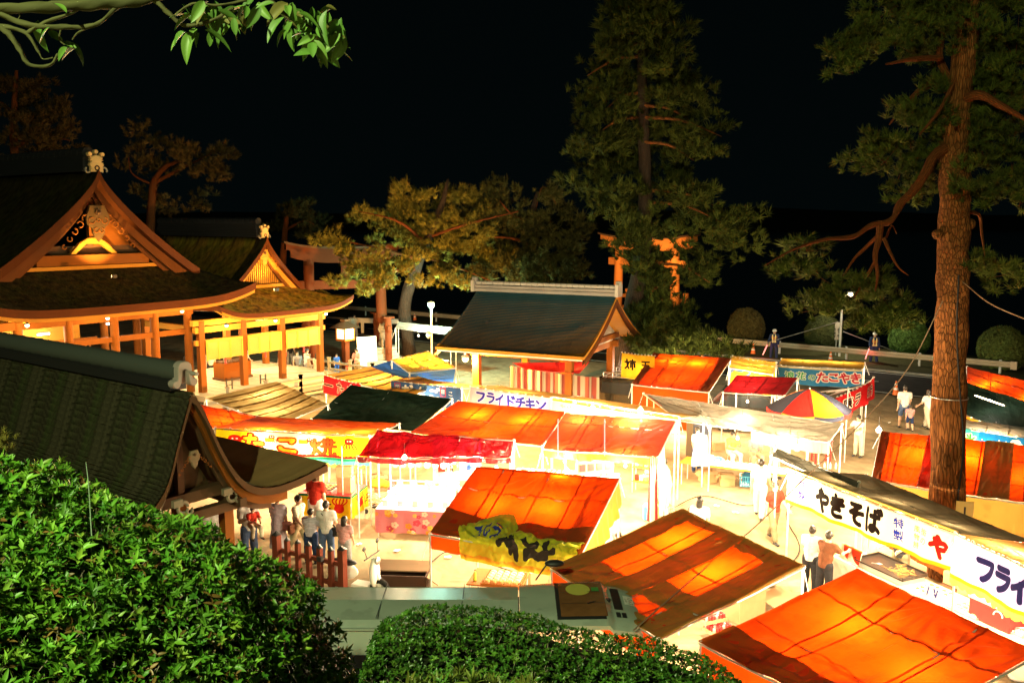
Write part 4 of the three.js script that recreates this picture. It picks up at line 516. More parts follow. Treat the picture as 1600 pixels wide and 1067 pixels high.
{
  const d = 47, base = P(868, 552, 0); base.z = -51; base.x = D(868, 540, 51).x; const t = thing('broad_pine', 'dim spreading pine with bare reddish limbs behind the pavilion ridge', 'pine tree', base);
  mesh('trunk', tube(along(t, d, [[868, 560, .4, 4], [862, 480, .36, 3], [850, 410, .28, 2], [830, 350, .2, 1], [840, 300, .08]]), 7, 12, .08), M.darkBark, t);
  for (const p of [[[842, 390, .16, 1], [800, 372, .12], [740, 372, .05, -1]], [[832, 350, .15, 1], [800, 335, .1], [770, 300, .03]], [[835, 330, .12, 1], [850, 292, .08], [870, 320, .03]], [[850, 410, .15, 2], [890, 400, .08, 1], [920, 420, .03]]]) mesh('branch', tube(along(t, d, p.map((q) => [q[0], q[1], q[2] * .55, q[3]])), 6, 7, .25), M.redBark, t);
  crownOf(t, padsAt(d, [[770, 290, 34, 15], [755, 315, 44, 20], [800, 305, 40, 18], [845, 305, 38, 18], [880, 330, 30, 16], [830, 345, 50, 26], [780, 365, 50, 24], [870, 375, 40, 26], [800, 410, 52, 24], [850, 420, 46, 26], [740, 425, 34, 16], [765, 440, 34, 14], [700, 428, 30, 14], [890, 430, 40, 26], [800, 440, 24, 30], [830, 455, 50, 12], [790, 335, 50, 24], [850, 355, 50, 28], [820, 385, 56, 26], [775, 420, 50, 20], [880, 400, 40, 30], [760, 345, 40, 24], [905, 360, 26, 22], [840, 435, 40, 18]], .9, 18), needles(.055, .055, .014), .3, TUFT[0], 2.6, 21, .2);
}
for (const [d, bx, by, trunk, limbs, pads, label, c, seed] of [
  [58, 232, 400, [[232, 420, .3], [236, 320, .26], [242, 280, .22], [262, 258, .15], [300, 248, .05]], [[[242, 285, .14], [285, 262, .1], [330, 240, .03]], [[240, 290, .1], [205, 270, .05], [200, 245, .02]]], [[215, 240, 26, 16], [205, 255, 18, 12], [250, 255, 30, 14], [290, 235, 40, 22], [330, 240, 34, 20], [350, 262, 30, 22], [315, 265, 32, 14], [225, 300, 14, 22], [235, 320, 18, 16], [265, 318, 22, 14], [300, 322, 30, 12], [320, 305, 16, 10], [216, 200, 14, 20], [240, 215, 20, 12]], 'dim reddish-limbed pine behind the two shrine gables', [.1, .07, .025], 31],
  [60, 30, 420, [[30, 430, .35], [26, 300, .3], [20, 200, .24], [25, 110, .1]], [[[24, 230, .14], [60, 210, .1], [110, 220, .03]], [[22, 180, .12], [0, 160, .08], [-30, 150, .03]]], [[10, 145, 40, 26], [40, 130, 36, 20], [60, 165, 40, 26], [20, 190, 40, 24], [85, 190, 36, 24], [110, 215, 28, 20], [50, 215, 50, 20], [80, 235, 50, 16], [10, 235, 40, 14]], 'dim brown-green pine at the far left behind the large roof', [.085, .055, .02], 33],
  [64, 440, 420, [[440, 430, .25], [445, 360, .2], [450, 320, .08]], [[[445, 360, .1], [475, 345, .05], [490, 350, .02]]], [[440, 330, 30, 14], [465, 320, 30, 14], [490, 335, 26, 14], [450, 355, 30, 14], [480, 365, 30, 12]], 'dark low pine behind the crest of the smaller hall', [.05, .05, .02], 35]]) {
  const base = D(bx, by, d); base.y = 0; const t = thing('background_pine', label, 'pine tree', base); mesh('trunk', tube(along(t, d, trunk), 6, 10, .08), M.redBark, t); for (const l of limbs) mesh('branch', tube(along(t, d, l), 5, 6, .08), M.redBark, t); crownOf(t, padsAt(d, pads, .9, seed), needles(...c), .36, TUFT[1], 2.4, seed, .2);
}
// ---------- the bank in front: leaves, hedges, overhanging branch ----------
// a leaf lying along +z from its stalk, folded along the rib, tip bent down
function leafGeo(len, wid, fold, bend, nu = 2, nv = 4) { const pos = [], uv = [], idx = []; for (let j = 0; j <= nv; j++) for (let i = 0; i <= nu; i++) { const v = j / nv, s = i / nu * 2 - 1, w = wid * .5 * Math.pow(sin(PI * Math.pow(v, .8)), .8) * (j === nv || !j ? .06 : 1); pos.push(s * w, abs(s) * w * fold - bend * len * v * v, v * len); uv.push(i / nu, v); if (i < nu && j < nv) { const q = j * (nu + 1) + i; idx.push(q, q + nu + 1, q + 1, q + 1, q + nu + 1, q + nu + 2); } } return geo(pos, uv, idx); }
const leafMat = (r, g, b, rough = .42, through = .25) => phys([r, g, b], { roughness: rough, transmission: 0, specularIntensity: .7, map: T.leafTone ??= tex(64, 64, (u, v) => { const k = .8 + .3 * fC(u, v) - (abs(u - .5) < .04 ? -.25 : 0); return [k, k, k * .9]; }, false, 1) });
function rosette(seed, n, len, wid, tilt) { const r = rng(seed), g = []; for (let k = 0; k < n; k++) { const l = leafGeo(len * rr(.65, 1.15, r), wid * rr(.85, 1.15, r), .35, rr(0, .3, r)); l.rotateX(-rr(tilt[0], tilt[1], r)).rotateY(k * 6.283 / n * 1.0 + rr(-.35, .35, r)).translate(0, rr(-.006, .004, r), 0); g.push(l); } return merge(g); }
// hedge: surface top(x, d), filled with leaf sprigs on and just under it
function hedge(t, o) {
  const r = rng(o.seed), m4 = new THREE.Matrix4(), q = new THREE.Quaternion(), q2 = new THREE.Quaternion(), c = new THREE.Color(), P0 = t.position, pts = [];
  const nrm = (x, d) => V(-(o.top(x + .03, d) - o.top(x - .03, d)) / .06, 1, (o.top(x, d + .03) - o.top(x, d - .03)) / .06).normalize();
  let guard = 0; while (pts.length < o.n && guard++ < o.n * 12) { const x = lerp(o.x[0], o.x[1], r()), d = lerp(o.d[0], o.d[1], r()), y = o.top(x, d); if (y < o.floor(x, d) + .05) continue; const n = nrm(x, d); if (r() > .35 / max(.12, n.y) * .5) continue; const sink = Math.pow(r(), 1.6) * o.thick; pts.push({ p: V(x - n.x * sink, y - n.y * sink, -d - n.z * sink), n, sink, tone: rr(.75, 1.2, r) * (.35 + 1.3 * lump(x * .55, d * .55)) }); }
  pts.sort((a, b) => a.p.distanceTo(camera.position) + a.sink * 6 - b.p.distanceTo(camera.position) - b.sink * 6);
  const place = (e) => { const dir = V(e.n.x + rr(-o.jit, o.jit, r), e.n.y + rr(-.2, o.jit, r), e.n.z + rr(-o.jit, o.jit, r)).normalize(); q.setFromUnitVectors(V(0, 1, 0), dir); q2.setFromAxisAngle(V(0, 1, 0), r() * 6.283); const s = rr(.75, 1.3, r); return m4.compose(e.p.clone().sub(P0), q.clone().multiply(q2), V(s, s, s)); };
  const near = pts.slice(0, o.parts), rest = pts.slice(o.parts);
  near.forEach((e, i) => { const k = mesh('leaf_sprig', o.geos[i % o.geos.length], o.mats[i % o.mats.length], t); k.applyMatrix4(place(e)); });
  o.geos.forEach((g, gi) => { const mine = rest.filter((_, i) => i % o.geos.length === gi), im = new THREE.InstancedMesh(g, o.mats[gi % o.mats.length], mine.length); mine.forEach((e, i) => { im.setMatrixAt(i, place(e)); const b = e.tone; im.setColorAt(i, c.setRGB(b * rr(.85, 1.15, r), b, b * .9)); }); im.name = 'foliage'; im.userData.kind = 'stuff'; im.castShadow = im.receiveShadow = true; t.add(im); });
  // twigs inside
  const tw = []; for (let i = 0; i < o.twigs; i++) { const x = lerp(o.x[0], o.x[1], r()), d = lerp(o.d[0], o.d[1], r()), y = o.top(x, d); if (y < o.floor(x, d) + .1) continue; const n = nrm(x, d), e = V(x, y - .03, -d); tw.push(bar(e.clone().sub(n.clone().multiplyScalar(.35)).add(V(rr(-.15, .15, r), -.05, rr(-.15, .15, r))), e, .006, .003, 4)); }
  mesh('twigs', merge(tw).translate(-P0.x, -P0.y, -P0.z), M.greyWood, t);
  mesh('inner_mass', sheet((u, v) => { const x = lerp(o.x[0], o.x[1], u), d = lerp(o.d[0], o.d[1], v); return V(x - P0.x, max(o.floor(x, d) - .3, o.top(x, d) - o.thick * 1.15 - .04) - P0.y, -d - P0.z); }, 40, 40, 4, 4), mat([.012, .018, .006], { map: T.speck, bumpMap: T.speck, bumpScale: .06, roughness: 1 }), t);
}
const curve = (xs, ys) => (x) => { let i = 0; while (i < xs.length - 2 && x > xs[i + 1]) i++; const q = clamp((x - xs[i]) / (xs[i + 1] - xs[i]), 0, 1); return lerp(ys[i], ys[i + 1], q * .5 + .5 * q * q * (3 - 2 * q)); };
const lump = fbm(83, 6, 3), soil = (x, d) => groundY(x, d);
{
  const hx = curve([-5, -3.05, -2.6, -2.2, -1.78, -1.46, -1.3, -1.1], [6.85, 6.74, 6.52, 6.33, 6.06, 5.7, 5.22, 4.3]);
  const t = thing('azalea_hedge', 'large glossy-leaved azalea hedge filling the lower left foreground', 'hedge', [-2.2, 5, -4.4]);
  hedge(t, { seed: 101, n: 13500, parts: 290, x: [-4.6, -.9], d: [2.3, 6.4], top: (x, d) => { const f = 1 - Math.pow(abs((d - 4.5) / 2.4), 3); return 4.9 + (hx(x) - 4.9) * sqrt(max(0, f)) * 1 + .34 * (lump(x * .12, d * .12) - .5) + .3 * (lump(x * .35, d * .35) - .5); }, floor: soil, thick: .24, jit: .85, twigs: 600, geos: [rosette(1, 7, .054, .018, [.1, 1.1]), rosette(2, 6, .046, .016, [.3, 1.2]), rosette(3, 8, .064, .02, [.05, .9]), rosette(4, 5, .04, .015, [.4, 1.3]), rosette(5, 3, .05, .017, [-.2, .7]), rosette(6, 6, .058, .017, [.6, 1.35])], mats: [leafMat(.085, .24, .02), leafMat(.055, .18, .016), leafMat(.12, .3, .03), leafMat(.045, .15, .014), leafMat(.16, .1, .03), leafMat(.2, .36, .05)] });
  const s = thing('grass_blade', 'single pale grass stalk standing above the hedge', 'grass stalk', D(137, 757, 4.9)); mesh('blade', tube([[0, -.3, 0, .004], [.002, 0, 0, .0035], [-.004, .13, 0, .0025]], 4, 4), mat([.3, .42, .3]), s);
}
{
  const hx = curve([-1.1, -.9, -.6, 0, .8, 1.5, 2.0], [4.9, 5.56, 5.64, 5.62, 5.43, 5.2, 4.7]);
  const t = thing('box_hedge', 'fine-leaved clipped hedge across the bottom in front of the van', 'hedge', [.3, 4.5, -5.4]);
  hedge(t, { seed: 202, n: 9500, parts: 200, x: [-1.05, 2.0], d: [4.3, 6.3], top: (x, d) => { const f = 1 - Math.pow(abs((d - 5.35) / 1.1), 4); return 4.4 + (hx(x) - 4.4) * sqrt(max(0, f)) + .14 * (lump(x * .3, d * .3) - .5); }, floor: soil, thick: .09, jit: .6, twigs: 300, geos: [rosette(11, 6, .026, .012, [.1, 1]), rosette(12, 7, .024, .011, [.2, 1.2]), rosette(13, 5, .03, .013, [.1, .9])], mats: [leafMat(.05, .14, .018, .3), leafMat(.036, .11, .015, .3), leafMat(.08, .17, .024, .35)] });
  const d2 = thing('young_azalea', 'small upright azalea with pale reddish leaves at the bottom centre', 'shrub', [-.3, 5, -4.1]), hy = curve([-1, -.75, -.3, .2, .5], [5.0, 5.93, 6.03, 5.98, 5.2]);
  hedge(d2, { seed: 303, n: 1500, parts: 120, x: [-.95, .45], d: [3.5, 4.5], top: (x, d) => 5.2 + (hy(x) - 5.2) * sqrt(max(0, 1 - Math.pow(abs((d - 4) / .55), 3))) + .12 * (lump(x * .5, d * .5) - .5), floor: soil, thick: .12, jit: .7, twigs: 120, geos: [rosette(21, 7, .075, .016, [.4, 1.25]), rosette(22, 6, .065, .015, [.3, 1.2])], mats: [leafMat(.12, .15, .03), leafMat(.09, .2, .03)] });
  const d3 = thing('mossy_bush', 'olive-brown bush at the far left edge above the hedge', 'bush', D(0, 720, 6.2)); d3.position.y -= .5;
  crownOf(d3, [[D(-6, 715, 6.2), .12, .16, .2]], needles(.16, .14, .03), .05, TUFT[1], 1.6, 61, 0); mesh('stem', cyl(.03, .02, .5), M.darkBark, d3);
}
{ // branch hanging into the top left corner
  const d = 3.2, at = (x, y, k = 0) => D(x, y, d + k), t = thing('overhanging_branch', 'leafy branch hanging into the top left corner against black sky', 'tree branch', at(-60, -40)), P0 = t.position;
  const g = (pts) => tube(pts.map(([x, y, w, k]) => { const p = at(x, y, k ?? 0).sub(P0); return [p.x, p.y, p.z, w * (.9 + .2 * R0())]; }), 8, 8, .3), bm = mat([.08, .08, .03], { map: T.bark, bumpMap: T.speck, bumpScale: .014 });
  for (const b of [[[-60, 14, .022], [60, 12, .02], [150, 6, .018], [215, 2, .016], [300, -22, .014]], [[-20, 12, .012], [40, 38, .01], [95, 42, .009], [150, 38, .007], [182, 12, .006], [212, 0, .005]], [[-20, 30, .011], [12, 52, .01], [30, 78, .008], [44, 100, .007], [78, 101, .005], [90, 84, .004]], [[0, 40, .008], [40, 52, .007], [60, 82, .004]], [[40, 52, .007], [70, 35, .006], [120, 15, .005], [140, -10, .004]], [[205, -4, .01], [240, 0, .009], [262, 20, .008], [287, 39, .007], [330, 32, .006], [365, 12, .005]], [[270, 26, .004], [300, 6, .004], [340, 8, .004], [385, 0, .004]], [[400, -10, .007], [428, 6, .006], [455, 30, .005], [490, 46, .004], [507, 66, .003]], [[20, 10, .003], [30, 25, .002], [22, 34, .002]], [[95, 42, .003], [92, 62, .003], [100, 70, .002]], [[60, 82, .003], [66, 92, .002], [82, 90, .002]], [[150, 38, .003], [120, 52, .003], [112, 62, .002]]]) mesh('twig', g(b), bm, t);
  const r = rng(44), mats = [leafMat(.075, .17, .025, .5), leafMat(.1, .2, .03, .5), leafMat(.055, .13, .02, .5), leafMat(.12, .11, .03, .5)], shapes = [0, 1, 2, 3].map((k) => leafGeo(.085 + .012 * k, .036 + .003 * k, .3 + .1 * k, .1 + .08 * k, 4, 8));
  for (const [x, y, rx, ry, n, dn] of [[70, 20, 14, 18, 3, .8], [78, 45, 10, 8, 2, 1], [102, 70, 8, 6, 3, .7], [122, 73, 8, 4, 2, .5], [285, 45, 8, 6, 3, 1], [305, 48, 8, 5, 3, 1.2], [322, 45, 8, 6, 3, 1.2], [300, 15, 22, 12, 8, .6], [335, 12, 22, 12, 8, .8], [360, 30, 14, 8, 5, 1], [378, 18, 14, 10, 6, 1], [390, 2, 10, 10, 4, 1], [405, 8, 8, 8, 3, 1], [440, 12, 18, 12, 8, .8], [455, 35, 14, 12, 8, 1], [475, 22, 18, 14, 10, 1], [480, 55, 16, 14, 10, 1], [505, 18, 18, 10, 8, .9], [508, 50, 18, 16, 12, 1.1], [530, 28, 10, 12, 5, 1], [520, 62, 12, 10, 6, 1.2], [495, 74, 12, 8, 5, 1.2], [535, 55, 8, 12, 4, 1]]) for (let i = 0; i < n; i++) {
    const o = mesh('leaf', shapes[floor(r() * 4)], mats[floor(r() * 3.3)], t); o.position.copy(at(x + rr(-rx, rx, r), y + rr(-ry, ry, r), rr(-.12, .12, r)).sub(P0)); const out = V(rr(-1.3, 1.3, r), -rr(.1, 1.4, r) * dn, rr(-.6, .8, r)).normalize(); o.quaternion.setFromUnitVectors(V(0, 0, 1), out).multiply(new THREE.Quaternion().setFromAxisAngle(V(0, 0, 1), rr(-1.1, 1.1, r))); const s = rr(.55, 1, r); o.scale.set(s, s, s);
  }
}
{ // lamp standing on the bank, just behind the photographer
  const p = V(-5.8, 10.2, 4.2), t = thing('garden_lamp', 'pole lamp on the bank behind the viewpoint lighting the hedges', 'lamp post', p); mesh('pole', cyl(.06, .05, 8.4, 0, -4, 0), M.greyPaint, t); mesh('lamp_globe', new THREE.SphereGeometry(.18, 18, 12).translate(0, 4.6, 0), GL.green, t); mesh('lamp_cap', lathe([[0, 4.86], [.2, 4.78], [.2, 4.74]], 14), M.greyPaint, t); lampLight(t, V(0, 4.6, 0), col(.88, 1, .48), 980, 8);
}
// ---------- people: one continuous body from tapered bones, clothes as shells over it ----------
function nets(f, lo, hi, cell) { // naive surface nets of f < 0
  const n = [0, 1, 2].map((k) => Math.ceil((hi[k] - lo[k]) / cell) + 1), F = new Float32Array(n[0] * n[1] * n[2]), I = (i, j, k) => i + n[0] * (j + n[1] * k), id = new Int32Array(F.length).fill(-1), pos = [], idx = [];
  for (let k = 0; k < n[2]; k++) for (let j = 0; j < n[1]; j++) for (let i = 0; i < n[0]; i++) F[I(i, j, k)] = f(lo[0] + i * cell, lo[1] + j * cell, lo[2] + k * cell);
  const E = []; for (let a = 0; a < 8; a++) for (const b of [1, 2, 4]) if (!(a & b)) E.push([a, a | b]);
  for (let k = 0; k < n[2] - 1; k++) for (let j = 0; j < n[1] - 1; j++) for (let i = 0; i < n[0] - 1; i++) {
    const v = []; let m = 0; for (let a = 0; a < 8; a++) { const x = F[I(i + (a & 1), j + (a >> 1 & 1), k + (a >> 2))]; v.push(x); if (x < 0) m |= 1 << a; }
    if (!m || m === 255) continue; let c = 0, X = 0, Y = 0, Z = 0;
    for (const [a, b] of E) if ((v[a] < 0) !== (v[b] < 0)) { const t = v[a] / (v[a] - v[b]); X += (a & 1) + ((b & 1) - (a & 1)) * t; Y += (a >> 1 & 1) + ((b >> 1 & 1) - (a >> 1 & 1)) * t; Z += (a >> 2) + ((b >> 2) - (a >> 2)) * t; c++; }
    id[I(i, j, k)] = pos.length / 3; pos.push(lo[0] + (i + X / c) * cell, lo[1] + (j + Y / c) * cell, lo[2] + (k + Z / c) * cell);
  }
  const quad = (a, b, c, d, flip) => { if (a < 0 || b < 0 || c < 0 || d < 0) return; if (flip) idx.push(a, c, b, a, d, c); else idx.push(a, b, c, a, c, d); };
  for (let k = 1; k < n[2] - 1; k++) for (let j = 1; j < n[1] - 1; j++) for (let i = 1; i < n[0] - 1; i++) {
    const s = F[I(i, j, k)] < 0;
    if (s !== F[I(i + 1, j, k)] < 0) quad(id[I(i, j, k)], id[I(i, j - 1, k)], id[I(i, j - 1, k - 1)], id[I(i, j, k - 1)], s);
    if (s !== F[I(i, j + 1, k)] < 0) quad(id[I(i, j, k)], id[I(i, j, k - 1)], id[I(i - 1, j, k - 1)], id[I(i - 1, j, k)], s);
    if (s !== F[I(i, j, k + 1)] < 0) quad(id[I(i, j, k)], id[I(i - 1, j, k)], id[I(i - 1, j - 1, k)], id[I(i, j - 1, k)], s);
  }
  for (let q = 0; q < idx.length; q += 3) { const t = idx[q + 1]; idx[q + 1] = idx[q + 2]; idx[q + 2] = t; }
  const g = new THREE.BufferGeometry(); g.setAttribute('position', new THREE.Float32BufferAttribute(pos, 3)); g.setIndex(idx); g.computeVertexNormals(); return g;
}
const smin = (a, b, k) => { const h = max(k - abs(a - b), 0) / k; return min(a, b) - h * h * k * .25; };
function capsule(px, py, pz, b) { const ax = b[0], ay = b[1], az = b[2], dx = b[3] - ax, dy = b[4] - ay, dz = b[5] - az, h = clamp(((px - ax) * dx + (py - ay) * dy + (pz - az) * dz) / (dx * dx + dy * dy + dz * dz + 1e-9), 0, 1); const x = px - ax - dx * h, y = py - ay - dy * h, z = pz - az - dz * h; return sqrt(x * x + y * y + z * z) - (b[6] + (b[7] - b[6]) * h); }
function bonesNet(bones, cell, k, infl = 0, cut) {
  const lo = [9, 9, 9], hi = [-9, -9, -9]; for (const b of bones) for (let a = 0; a < 3; a++) { const r = max(b[6], b[7]) + infl + cell * 2.5; lo[a] = min(lo[a], b[a] - r, b[a + 3] - r); hi[a] = max(hi[a], b[a] + r, b[a + 3] + r); }
  return nets((x, y, z) => { let d = 9; for (const b of bones) { const c = capsule(x, y, z, b) - infl; d = d === 9 ? c : smin(d, c, k); } return cut ? max(d, cut(x, y, z)) : d; }, lo, hi, cell);
}
const bone = (a, b, r0, r1 = r0) => [a.x, a.y, a.z, b.x, b.y, b.z, r0, r1];
// a slightly curled right hand hanging down -y, thumb towards +z
const HAND = (() => {
  const b = [bone(V(0, .01, 0), V(0, -.05, 0), .024, .026), bone(V(0, -.03, -.022), V(0, -.08, -.026), .014, .013), bone(V(0, -.03, .018), V(0, -.085, .024), .015, .014)];
  [[-.03, .062, .0075], [-.011, .076, .0085], [.009, .082, .009], [.029, .074, .0088]].forEach(([z, L, r]) => { const a = V(0, -.085, z * .95), m = V(-.006, -.085 - L * .5, z * 1.05), e = V(-.03, -.085 - L * .85, z * 1.05); b.push(bone(a, m, r, r * .95), bone(m, e, r * .95, r * .8)); });
  b.push(bone(V(0, -.03, .03), V(-.008, -.06, .055), .012, .011), bone(V(-.008, -.06, .055), V(-.02, -.088, .06), .011, .009)); return bonesNet(b, .0055, .008);
})();
const HANDL = (() => { const g = HAND.clone().scale(-1, 1, 1), i = g.index.array; for (let k = 0; k < i.length; k += 3) { const t = i[k]; i[k] = i[k + 1]; i[k + 1] = t; } g.computeVertexNormals(); return g; })();
const ell = (x, y, z, cx, cy, cz, a, b, c) => { const X = (x - cx) / a, Y = (y - cy) / b, Z = (z - cz) / c, k = sqrt(X * X + Y * Y + Z * Z); return (k - 1) * min(a, b, c); };
// head about its own centre, face to +z
const headF = (x, y, z) => { let d = ell(x, y, z, 0, .012, -.012, .077, .105, .094); d = smin(d, ell(x, y, z, 0, -.055, .02, .056, .058, .062), .03); d = smin(d, ell(x, y, z, 0, -.012, .088, .013, .03, .017), .014); d = smin(d, ell(x, y, z, 0, -.055, .077, .024, .012, .01), .012); for (const s of [-1, 1]) { d = smin(d, ell(x, y, z, s * .078, -.008, -.008, .01, .03, .018), .008); d = max(d, -ell(x, y, z, s * .032, .014, .092, .018, .011, .014)); } return d; };
const HEAD = nets(headF, [-.1, -.13, -.12], [.1, .13, .12], .0075);
const EYES = merge([-1, 1].map((s) => new THREE.SphereGeometry(.011, 8, 6).scale(1.2, .7, .6).translate(s * .032, .014, .081))), MOUTH = new THREE.SphereGeometry(.02, 8, 5).scale(1, .22, .35).translate(0, -.056, .085);
const HAIRS = {};
function hairGeo(style) {
  if (HAIRS[style]) return HAIRS[style]; const line = style === 'short' ? -.03 : -.05;
  HAIRS[style] = nets((x, y, z) => { let d = ell(x, y, z, 0, .022, -.016, .089, .112, .106); const wav = .004 * sin(x * 90) * sin(y * 80 + z * 50); d = max(d + wav, -(ell(x, y, z, 0, -.03, .1, .07, .085, .075))); d = max(d, line - y - (z < 0 ? .05 : 0)); if (style === 'long') d = smin(d, ell(x, y, z, 0, -.1, -.06, .085, .13, .05), .03); if (style === 'bun') d = smin(d, ell(x, y, z, 0, .085, -.1, .045, .045, .045), .01); if (style === 'tail') d = smin(d, ell(x, y, z, 0, -.06, -.125, .028, .11, .03), .02); return d; }, [-.12, -.26, -.18], [.12, .16, .12], .0095); return HAIRS[style];
}
const triUV = (g) => { if (!g.attributes.uv) { const p = g.attributes.position, n = g.attributes.normal, uv = new Float32Array(p.count * 2); for (let i = 0; i < p.count; i++) { uv[2 * i] = atan2(p.getX(i), p.getZ(i)) * .16; uv[2 * i + 1] = p.getY(i); } g.setAttribute('uv', new THREE.BufferAttribute(uv, 2)); } return g; };
const POSES = new Map();
// angles in degrees; arm = [forward, outward, elbow bend], leg = [forward, outward, knee bend]
function figure(key, p) {
  if (POSES.has(key)) return POSES.get(key);
  const rad = PI / 180, lean = (p.lean ?? 2) * rad, dirv = (pitch, out, sd) => V(sd * sin(out), -cos(pitch) * cos(out), sin(pitch) * cos(out));
  const pel = V(0, .93, 0), up = V(0, cos(lean), sin(lean)), waist = pel.clone().addScaledVector(up, .14), chest = pel.clone().addScaledVector(up, .33), neck = pel.clone().addScaledVector(up, .5), hd = neck.clone().add(V(0, .145, .012 + .04 * sin(lean))), J = { arms: [], legs: [] }, w = p.slim ? .92 : 1;
  const skin = [bone(pel, waist, .115 * w, .1 * w), bone(pel.clone().add(V(-.06, -.02, 0)), pel.clone().add(V(.06, -.02, 0)), .1, .1), bone(waist, chest, .1 * w, .115 * w), bone(chest.clone().add(V(-.085 * w, .03, 0)), chest.clone().add(V(.085 * w, .03, 0)), .095, .095), bone(chest, neck, .09, .056), bone(neck, hd.clone().add(V(0, -.04, -.01)), .052, .05), bone(neck.clone().add(V(-.13 * w, -.05, -.005)), neck.clone().add(V(.13 * w, -.05, -.005)), .05, .05)];
  const top = skin.slice(0, 5).concat([skin[6]]), trou = [skin[0], skin[1]], shoe = [], sleeves = [];
  [1, -1].forEach((sd, i) => {
    const a = (i ? p.armR : p.armL) ?? [4, 7, 12], s = neck.clone().add(V(sd * .185 * w, -.065, 0)), d1 = dirv(a[0] * rad + lean * .5, a[1] * rad, sd), e = s.clone().addScaledVector(d1, .275), d2 = dirv(a[0] * rad + lean * .5 + a[2] * rad, (a[3] ?? a[1] * .4) * rad, sd), wr = e.clone().addScaledVector(d2, .245);
    skin.push(bone(s, e, .05, .038), bone(e, wr, .038, .026)); top.push(bone(s, s.clone().lerp(e, p.sleeve ?? .55), .055, .05)); if (p.sleeve > 1) top.push(bone(e, e.clone().lerp(wr, .85), .042, .034)); J.arms.push({ wr, d2, sd });
    const l = (i ? p.legR : p.legL) ?? [1, 3, 2], h = V(sd * .095, .9, 0), f1 = dirv(l[0] * rad, l[1] * rad, sd), kn = h.clone().addScaledVector(f1, .43), f2 = dirv(l[0] * rad - l[2] * rad, l[1] * .5 * rad, sd), an = kn.clone().addScaledVector(f2, .41), toe = an.clone().add(V(sd * .02, -.045, .15));
    skin.push(bone(h, kn, .083, .056), bone(kn, kn.clone().lerp(an, .35), .055, .056), bone(kn.clone().lerp(an, .35), an, .056, .036), bone(an.clone().add(V(0, -.035, -.02)), toe, .036, .03)); const pl = p.shorts ? .85 : 1; trou.push(bone(h, h.clone().lerp(kn, pl), .092, .068)); if (!p.shorts) trou.push(bone(kn, an.clone().lerp(kn, .1), .068, .056)); shoe.push(bone(an.clone().add(V(0, -.04, -.03)), toe, .036, .032)); J.legs.push({ kn, an });
  });
  const low = min(...J.legs.map((q) => q.an.y)) - .075;
  const parts = [bonesNet(skin, .021, .045), HEAD.clone().rotateX((p.nod ?? 4) * rad).rotateY((p.look ?? 0) * rad).translate(hd.x, hd.y, hd.z)];
  for (const { wr, d2, sd } of J.arms) parts.push((sd > 0 ? HANDL : HAND).clone().applyQuaternion(new THREE.Quaternion().setFromUnitVectors(V(0, -1, 0), d2)).translate(wr.x, wr.y, wr.z));
  const hemY = p.hem ?? .86, dress = p.dress ? [bone(waist, V(0, .55, .01), .12, .19), bone(V(0, .55, .01), V(0, .28, .02), .19, .225)] : [];
  const out = { body: merge(parts).translate(0, -low, 0), top: bonesNet([...top, bone(waist.clone().add(V(-.05, .03, 0)), waist.clone().add(V(.05, .03, 0)), .105), ...dress], .02, .05, .021, (x, y, z) => max(p.dress ? .3 - y : hemY - y, y - (neck.y + .015))).translate(0, -low, 0), trousers: p.dress ? null : bonesNet(trou, .021, .04, .017, (x, y) => y - 1.0).translate(0, -low, 0), shoes: bonesNet(shoe, .016, .02, .01).translate(0, -low, 0), head: V(hd.x, hd.y - low, hd.z), look: (p.look ?? 0) * rad, nod: (p.nod ?? 4) * rad, hands: J.arms.map((a) => a.wr.clone().addScaledVector(a.d2, .08).add(V(0, -low, 0))), neck: V(neck.x, neck.y - low, neck.z) };
  POSES.set(key, out); return out;
}
const POSE = {
  stand: {}, easy: { armL: [10, 8, 30], legL: [4, 5, 6], look: 20 }, hold: { armL: [20, 8, 80, -10], armR: [12, 10, 75, -14], nod: 14 }, reach: { armL: [45, 8, 35, 0], armR: [38, 10, 45, -5], lean: 12, nod: 20 }, walk: { armL: [-18, 6, 15], armR: [24, 6, 20], legL: [22, 2, 6], legR: [-18, 2, 14] }, walk2: { armL: [22, 7, 30], armR: [-15, 7, 18], legL: [-14, 2, 16], legR: [18, 2, 4], look: -15 },
  shorts: { shorts: true, legL: [5, 4, 5] }, shortsWalk: { shorts: true, armL: [-12, 7, 18], armR: [18, 7, 20], legL: [16, 2, 4], legR: [-14, 2, 16] }, sit: { legL: [86, 6, 84], legR: [84, 8, 88], armL: [28, 6, 55, -22], armR: [30, 6, 60, -20], lean: 8, nod: 16 }, dress: { dress: true, slim: true, armL: [12, 6, 40], look: 15 }, dressHold: { dress: true, slim: true, armL: [22, 8, 75, -12], armR: [10, 6, 20] }, carry: { armL: [32, 10, 95, -35], armR: [28, 14, 90, -30], lean: -4 }, guard: { sleeve: 1.2, armL: [6, 8, 10], armR: [26, 12, 22, 10], legL: [2, 6, 2], legR: [1, 6, 2] },
};
const clothM = new Map(); const wear = (c, rough = .9, pr) => { const k = c.join() + pr; if (!clothM.has(k)) clothM.set(k, mat(c, { roughness: rough, map: pr === undefined ? T.cloth : prints[pr], bumpMap: again(T.fold, 4), bumpScale: .03 })); return clothM.get(k); };
const prints = [tex(64, 64, (u, v) => (v * 8 % 1 < .35 ? .45 : 1), false, 3), tex(64, 64, (u, v) => (u * 6 % 1 < .3 ? .6 : 1) * (v * 6 % 1 < .3 ? .6 : 1), false, 4), tex(64, 64, (u, v) => (hypot(u * 6 % 1 - .5, v * 6 % 1 - .5) < .25 ? .4 : 1), false, 3)];
